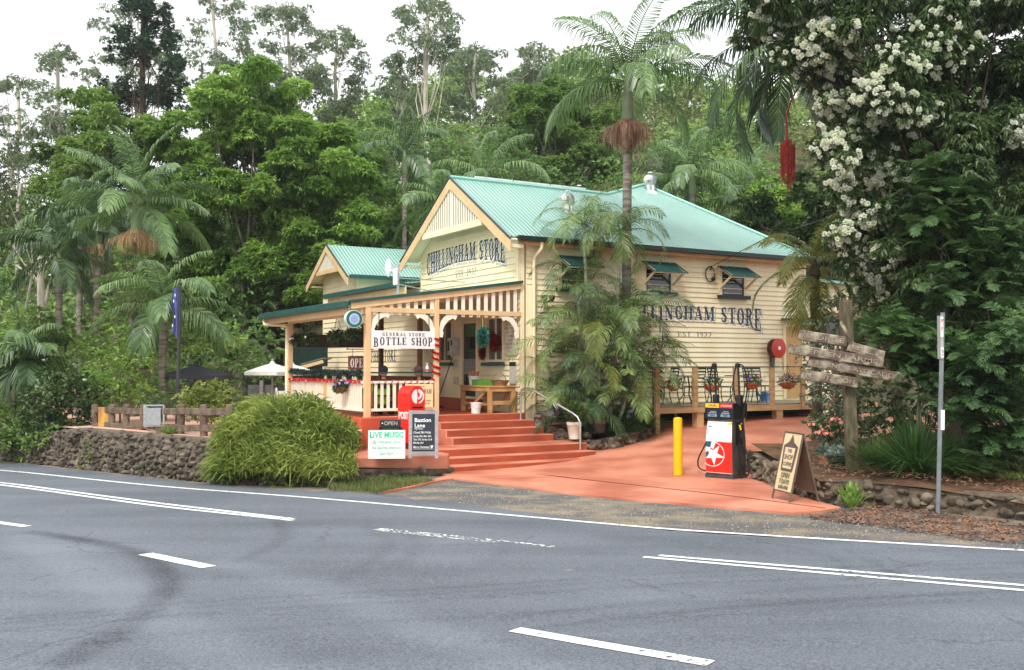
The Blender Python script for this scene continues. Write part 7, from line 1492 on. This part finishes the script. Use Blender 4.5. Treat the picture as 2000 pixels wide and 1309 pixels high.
def tuft(name, label, p, n, L_, W_, seed, m, cat='grass clump', spread=.5, r=.15, droop=1.2, up=1.0, kind=None):
    r_ = np.random.default_rng(seed); a = r_.uniform(0, 6.28, n); s = r_.uniform(0, 1, n) ** .6 * spread; b_ = np.c_[np.cos(a) * r * s, np.sin(a) * r * s, a * 0]; D = unit(np.c_[np.cos(a) * s, np.sin(a) * s, np.full(n, up)] + r_.standard_normal((n, 3)) * .1); L = L_ * r_.uniform(.6, 1.1, n); wv = np.c_[-np.sin(a), np.cos(a), a * 0] * W_ / 2; q = [b_]
    for f in (.35, .7, 1.0): q.append(b_ + D * (L * f)[:, None] + np.c_[np.cos(a) * s, np.sin(a) * s, -np.ones(n) * .8] * (L * droop * s * f * f * .5)[:, None])
    V_ = []
    for i, (w0, w1) in enumerate(((.7, 1), (1, .7), (.7, .08))): V_.append(np.stack([q[i] - wv * w0, q[i] + wv * w0, q[i + 1] + wv * w1, q[i + 1] - wv * w1], 1).reshape(-1, 3))
    V_ = np.concatenate(V_)
    o = empty(name, p, 0, label, cat); npmesh('blades', V_, np.arange(len(V_)).reshape(-1, 4), m, o); return o
tuft('tussock_grass', 'tall arching green tussock behind the steel pole', at(1790, 935, 15.0)[:2] + (.12,), 700, 1.15, .022, 3, LM['strap'], spread=1.0, r=.35, droop=1.5)
tuft('tussock_grass', 'second tussock between the pole and the ferny tree', at(1850, 930, 15.2)[:2] + (.12,), 350, .8, .02, 4, LM['strap'], spread=1.0, r=.25)
tuft('leafy_weed', 'small bright weed growing at the wall foot beside the sandwich board', at(1662, 990, 13.9)[:2] + (-.22,), 70, .40, .07, 5, LM['jac'], 'weed', spread=.6, r=.05, droop=.6)
tuft('leafy_plant', 'low green plant in the litter right of the signpost', at(1712, 900, 16.2)[:2] + (.15,), 220, .5, .05, 6, LM['mid'], 'plant', spread=.8, r=.12, droop=.9)
ag = B(2.35, -1.25, .25); ao = tuft('agapanthus', 'strappy agapanthus with lilac flower heads at the left end of the deck', tuple(ag), 420, .75, .035, 7, LM['strap'], 'plant', spread=1.0, r=.35, droop=1.4)
for i, (px_, py_) in enumerate(((1240, 797), (1226, 815), (1232, 806))):
    q = Vector(at(px_, py_, ag.y - .35)) - ag; mb = MB(); mb.tube([(q.x * .6, q.y * .6, 0), (q.x * .9, q.y * .9, q.z * .6), q], .008, 5); mb.build('stem', LM['strap'], ao); V_ = petals(tuple(q), .07, 34, .035, i, (1, 1, .9)); npmesh('flower_head', V_, np.arange(len(V_)).reshape(-1, 4), PETAL['lilac'], ao)
for i, (u, v, lab) in enumerate(((1.5, -1.35, 'strappy green plant at the foot of the areca clump'), (1.95, -1.5, 'strappy plant beside the agapanthus in the stone planter'))): tuft('strap_plant', lab, tuple(B(u, v, .22)), 320, .6, .03, 50 + i, LM['strap'], 'plant', spread=1.0, r=.3, droop=1.3)
# --- feathery bush by the road ---
r_ = np.random.default_rng(12); n = 34000
fbc = np.array([(560, 850, 17.6), (490, 865, 17.7), (630, 870, 17.3), (560, 900, 17.2), (470, 915, 17.4), (640, 915, 17.0), (590, 830, 17.9), (520, 825, 17.9), (655, 850, 17.7)]); rp_ = np.array([78, 68, 62, 80, 55, 52, 62, 52, 38]); pts = []
for (a, b_, Y_), r0 in zip(fbc, rp_):
    c = np.array(at(a, b_, Y_)); r = r0 * Y_ / FPX; k_ = int(n * r0 ** 2 / (rp_ ** 2).sum()); d = unit(r_.standard_normal((k_, 3))); d[:, 2] = np.abs(d[:, 2]) * 1.0 - .25 * (r_.random(k_) < .5); pts.append(c + d * r * np.array([1, .8, .85]) * r_.uniform(.70, 1.14, (k_, 1)))
p = np.concatenate(pts); p = p[p[:, 2] > -.30]; fb0 = np.array((-3.95, 17.5, -.33)); swirl = np.c_[-.35 + .5 * np.sin(p[:, 0] * 2.5 + p[:, 2] * 3), -.5 + 0 * p[:, 0], .75 + .3 * np.sin(p[:, 0] * 4)]
D = unit(swirl + r_.standard_normal((len(p), 3)) * .55 + (p - fb0) * .22); q = p - D * .10
V_ = quads(q, D, r_.uniform(.16, .40, len(q)), .026, r_, mid=.55, bend=.34)
fb = empty('feathery_bush', tuple(fb0), 0, 'mounded bright green feathery bush spilling over the wall at the road edge', 'bush'); npmesh('foliage', V_ - fb0, np.arange(len(V_)).reshape(-1, 4), LM['grass'], fb)
core = [(*(np.array(at(a, b_ + 8, Y_ + .15)) - fb0), r0 * .72 * Y_ / FPX) for (a, b_, Y_), r0 in zip(fbc, rp_)]
V_ = fol(core, 45, .14, .05, 77, k=4, inner=.3, zmin=-1); npmesh('inner_leaves', V_, np.arange(len(V_)).reshape(-1, 4), LM['mid'], fb)
# --- hedge and shrubs at left ---
def bush(name, label, lst, Y, m, dens, L_, W_, seed, jy=.4, **k): 
    ls = lobs(lst, Y, jy, seed); return tree(name, label, 'shrub', gb_(lst[0][0], Y), at(lst[0][0], lst[0][1], Y), ls, LM[m], BARK_G, .03, dens, L_, W_, seed, **dict(dict(k=5, inner=.45, zmin=-.9, droop=.1), **k))
bush('clipped_hedge', 'rounded yellow-green hedge behind the log fence', [(400, 775, 34), (370, 780, 28), (430, 768, 30), (455, 785, 28), (390, 800, 34), (430, 805, 36), (470, 800, 20)], 20.6, 'hedge', 130, .07, .04, 61, .2, droop=-.3)
bush('leafy_shrub', 'bright ferny shrub left of the flagpole', [(235, 690, 36), (215, 730, 46), (250, 750, 46), (200, 770, 48), (275, 700, 34), (180, 740, 36), (285, 775, 28), (240, 660, 26)], 23.4, 'jac', 34, .13, .05, 62, .5, flat=.6)
bush('leafy_shrub', 'dark round-leaved shrub at the left end of the log fence', [(160, 770, 45), (130, 800, 45), (180, 815, 35), (120, 740, 46), (90, 780, 46), (150, 840, 32), (110, 840, 36), (70, 820, 40)], 22.7, 'dark', 40, .12, .07, 63, .4)
bush('leafy_shrub', 'mixed shrubs at the far left roadside', [(30, 720, 50), (60, 760, 50), (10, 780, 60), (-40, 740, 60), (50, 820, 50), (0, 850, 50), (100, 700, 40), (-60, 820, 60)], 24.0, 'mid', 16, .16, .06, 64, .6)
bush('leafy_shrub', 'pale fern-leaved sapling between hedge and feathery bush', [(480, 775, 20), (470, 795, 20), (500, 785, 18), (455, 800, 14)], 19.5, 'silver', 30, .12, .04, 65, .2, flat=.7)
bush('leafy_shrub', 'dark spiky shrub behind the fence gate', [(300, 770, 30), (320, 800, 30), (285, 810, 30), (335, 770, 20)], 22.4, 'strap', 16, .24, .03, 66, .3, droop=-.6)
tuft('tussock_grass', 'dark spiky tussock overhanging the left end of the stone wall', at(45, 860, 23.2)[:2] + (-.1,), 500, 1.1, .03, 8, LM['strap'], spread=1.0, r=.3, droop=1.3)
tuft('fern_clump', 'small green fern growing at the foot of the fence', at(332, 848, 19.9)[:2] + (.40,), 160, .24, .03, 9, LM['mid'], 'fern', spread=1.0, r=.1)
# background understorey on the left and behind the store (one mass)
r_ = random.Random(4); ul = []
for a in range(-260, 1500, 46):
    for b_, Y_ in ((720, 33), (650, 35), (590, 37), (520, 39), (450, 41)):
        if a > 560: Y_ += 7; b_ -= 160
        ul.append(lob(a + r_.uniform(-20, 20), b_ + r_.uniform(-25, 25), Y_ + r_.uniform(-1, 1), r_.uniform(38, 60)))
sel = [u for i, u in enumerate(ul)]
V_ = fol(sel, 5.5, .26, .11, 18, k=5, inner=.35, zmin=-.9); tag(npmesh('understorey', V_, np.arange(len(V_)).reshape(-1, 4), LM['hill3']), kind='stuff')
# hillside forest
r_ = random.Random(8); HV = []; HM = []; yy = 42
while yy < 108:
    x = -.62 * yy
    while x < .62 * yy:
        X_, Y_ = x + r_.uniform(-1.8, 1.8), yy + r_.uniform(-1.8, 1.8); z_ = float(gz(X_, Y_)); R_ = r_.uniform(2.2, 3.8); h = z_ + R_ * r_.uniform(.7, 1.5); ls = [(X_ + r_.uniform(-1, 1) * R_ * .55, Y_ + r_.uniform(-1, 1) * R_ * .5, h + r_.uniform(-.45, .5) * R_, R_ * r_.uniform(.34, .52), R_ * .45, R_ * r_.uniform(.26, .4)) for _ in range(6)]
        mi = r_.choice((0, 0, 1, 1, 2)); sc_ = .30 if yy < 70 else .40; V_ = fol(ls, 3.4 if yy < 70 else 2.1, sc_, sc_ * .5, int(X_ * 100) & 0xffff, k=6, inner=.6, zmin=-.5, droop=.2, flat=.5)
        HV.append(V_); HM += [mi] * (len(V_) // 4); x += 4.8
    yy += 5.0
HV = np.concatenate(HV); tag(npmesh('hillside_forest', HV, np.arange(len(HV)).reshape(-1, 4), [LM['hill1'], LM['hill2'], LM['hill3']], None, HM), kind='stuff')
# --- litter, grass, gravel ---
def scatter(name, poly, n, L_, W_, m, seed, zf, tilt=.4, up=0):
    r_ = np.random.default_rng(seed); P_ = np.array(poly); x = r_.uniform(P_[:, 0].min(), P_[:, 0].max(), n * 3); y = r_.uniform(P_[:, 1].min(), P_[:, 1].max(), n * 3); k_ = inpoly(x, y, poly); x, y = x[k_][:n], y[k_][:n]; z = np.array([zf(a, b_) for a, b_ in zip(x, y)])
    a = r_.uniform(0, 6.28, len(x)); D = unit(np.c_[np.cos(a), np.sin(a), r_.uniform(0, tilt, len(x)) + up]); V_ = quads(np.c_[x, y, z + .012], D, r_.uniform(.5, 1.2, len(x)) * L_, W_, r_, flat=.9 if not up else .1); return tag(npmesh(name, V_, np.arange(len(V_)).reshape(-1, 4), m), kind='stuff')
LIT = leafmat('brown_leaf_litter', lin(70, 50, 40), lin(156, 116, 92), .1, .7, .2, 2)
scatter('leaf_litter', [(4.5, 14.4), (5.1, 14.0), (6.1, 13.1), (6.5, 12.4), (8.5, 11), (10, 15), (9, 19), (4.9, 18.6)], 6500, .085, .035, LIT, 1, lambda x, y: .13 + .03 * (y - 13) + .05 * math.sin(x * 2) * math.sin(y * 1.7))
scatter('leaf_litter', xy((1560, 1012), (1650, 998), (1720, 990), (1900, 1012), (2100, 1040), (2100, 1072), (1900, 1058), (1700, 1030)), 3600, .075, .03, LIT, 2, lambda x, y: road_z(y) + .01)
scatter('leaf_litter', xy((1150, 985), (1400, 1003), (1640, 1012), (2000, 1060), (2000, 1080), (1640, 1050), (1300, 1020)), 500, .05, .02, LIT, 3, lambda x, y: road_z(y) + .02)
GR = leafmat('verge_grass', (.05, .08, .02), (.24, .27, .09), .25, .6, .2, 2)
scatter('grass', xy((160, 916), (300, 932), (430, 948), (430, 936), (300, 921), (160, 905)), 4200, .16, .012, GR, 4, lambda x, y: road_z(y), up=1.6)
scatter('grass', xy((640, 960), (740, 967), (850, 944), (800, 938), (660, 945)), 4200, .13, .012, GR, 5, lambda x, y: road_z(y), up=1.6)
scatter('grass', xy((1700, 965), (1850, 972), (2060, 1000), (2060, 985), (1850, 955)), 2600, .12, .012, GR, 6, lambda x, y: .12, up=1.2)
r_ = np.random.default_rng(6); gpoly = xy((745, 972), (885, 942), (1100, 968), (1400, 997), (1560, 1012), (1720, 1020), (2000, 1050), (2000, 1078), (1640, 1056), (1200, 1026), (1000, 998)); P_ = np.array(gpoly); x = r_.uniform(P_[:, 0].min(), P_[:, 0].max(), 9000); y = r_.uniform(P_[:, 1].min(), P_[:, 1].max(), 9000); k_ = inpoly(x, y, gpoly); x, y = x[k_][:2600], y[k_][:2600]
tv = np.array([(1, 0, -.3), (-.5, .87, -.3), (-.5, -.87, -.3), (0, 0, .9)]); sz = r_.uniform(.005, .014, len(x)); an_ = r_.uniform(0, 6.28, len(x)); co, si = np.cos(an_), np.sin(an_)
GV = np.stack([np.stack([(tv[i, 0] * co - tv[i, 1] * si) * sz + x, (tv[i, 0] * si + tv[i, 1] * co) * sz + y, tv[i, 2] * sz + road_z(y) + .008], 1) for i in range(4)], 1).reshape(-1, 3); b4 = np.arange(len(x))[:, None] * 4
tag(npmesh('gravel', GV, np.concatenate([b4 + np.array([[0, 1, 3]]), b4 + np.array([[1, 2, 3]]), b4 + np.array([[2, 0, 3]])]), leafmat('loose_gravel', lin(96, 92, 86), lin(176, 166, 148), 0, .9, .1, 3)), kind='stuff')

bush('leafy_shrub', 'overhanging green shrub at the left end of the stone retaining wall', [(70, 862, 28), (40, 850, 34), (100, 852, 24), (15, 868, 36), (-20, 860, 40)], 22.2, 'mid', 30, .13, .05, 71, .25)
bush('leafy_shrub', 'dark tall shrub mass between the slim palm trunks and the log fence', [(150, 700, 50), (190, 680, 40), (110, 660, 50), (60, 640, 50), (230, 620, 40), (280, 670, 46), (330, 660, 36), (20, 650, 50), (400, 670, 34), (440, 660, 34)], 27.5, 'mid', 22, .18, .07, 72, .5)
bush('wall_creeper', 'green creeper trailing over the middle of the stone retaining wall', [(175, 870, 16), (190, 890, 14), (165, 900, 16), (200, 906, 12)], 20.55, 'hedge', 40, .08, .035, 73, .1)
bush('wall_creeper', 'small fern patch rooted in the wall below the log fence gate', [(285, 905, 12), (300, 918, 12), (270, 915, 10)], 18.95, 'fern', 40, .08, .03, 74, .1)
# ---------------- thin valley haze ----------------
mb = MB(); mb.box(-280, -70, -4, 280, 420, 62)
hz_ = mb.build('haze', None); hm = bpy.data.materials.new('valley_haze'); hm.use_nodes = True; t = hm.node_tree; t.nodes.clear(); o_ = t.nodes.new('ShaderNodeOutputMaterial'); pv = t.nodes.new('ShaderNodeVolumePrincipled')
pv.inputs['Color'].default_value = (.93, .96, 1, 1); pv.inputs['Density'].default_value = .0004; pv.inputs['Anisotropy'].default_value = .2; t.links.new(pv.outputs[0], o_.inputs['Volume']); hz_.data.materials.append(hm); tag(hz_, kind='stuff')
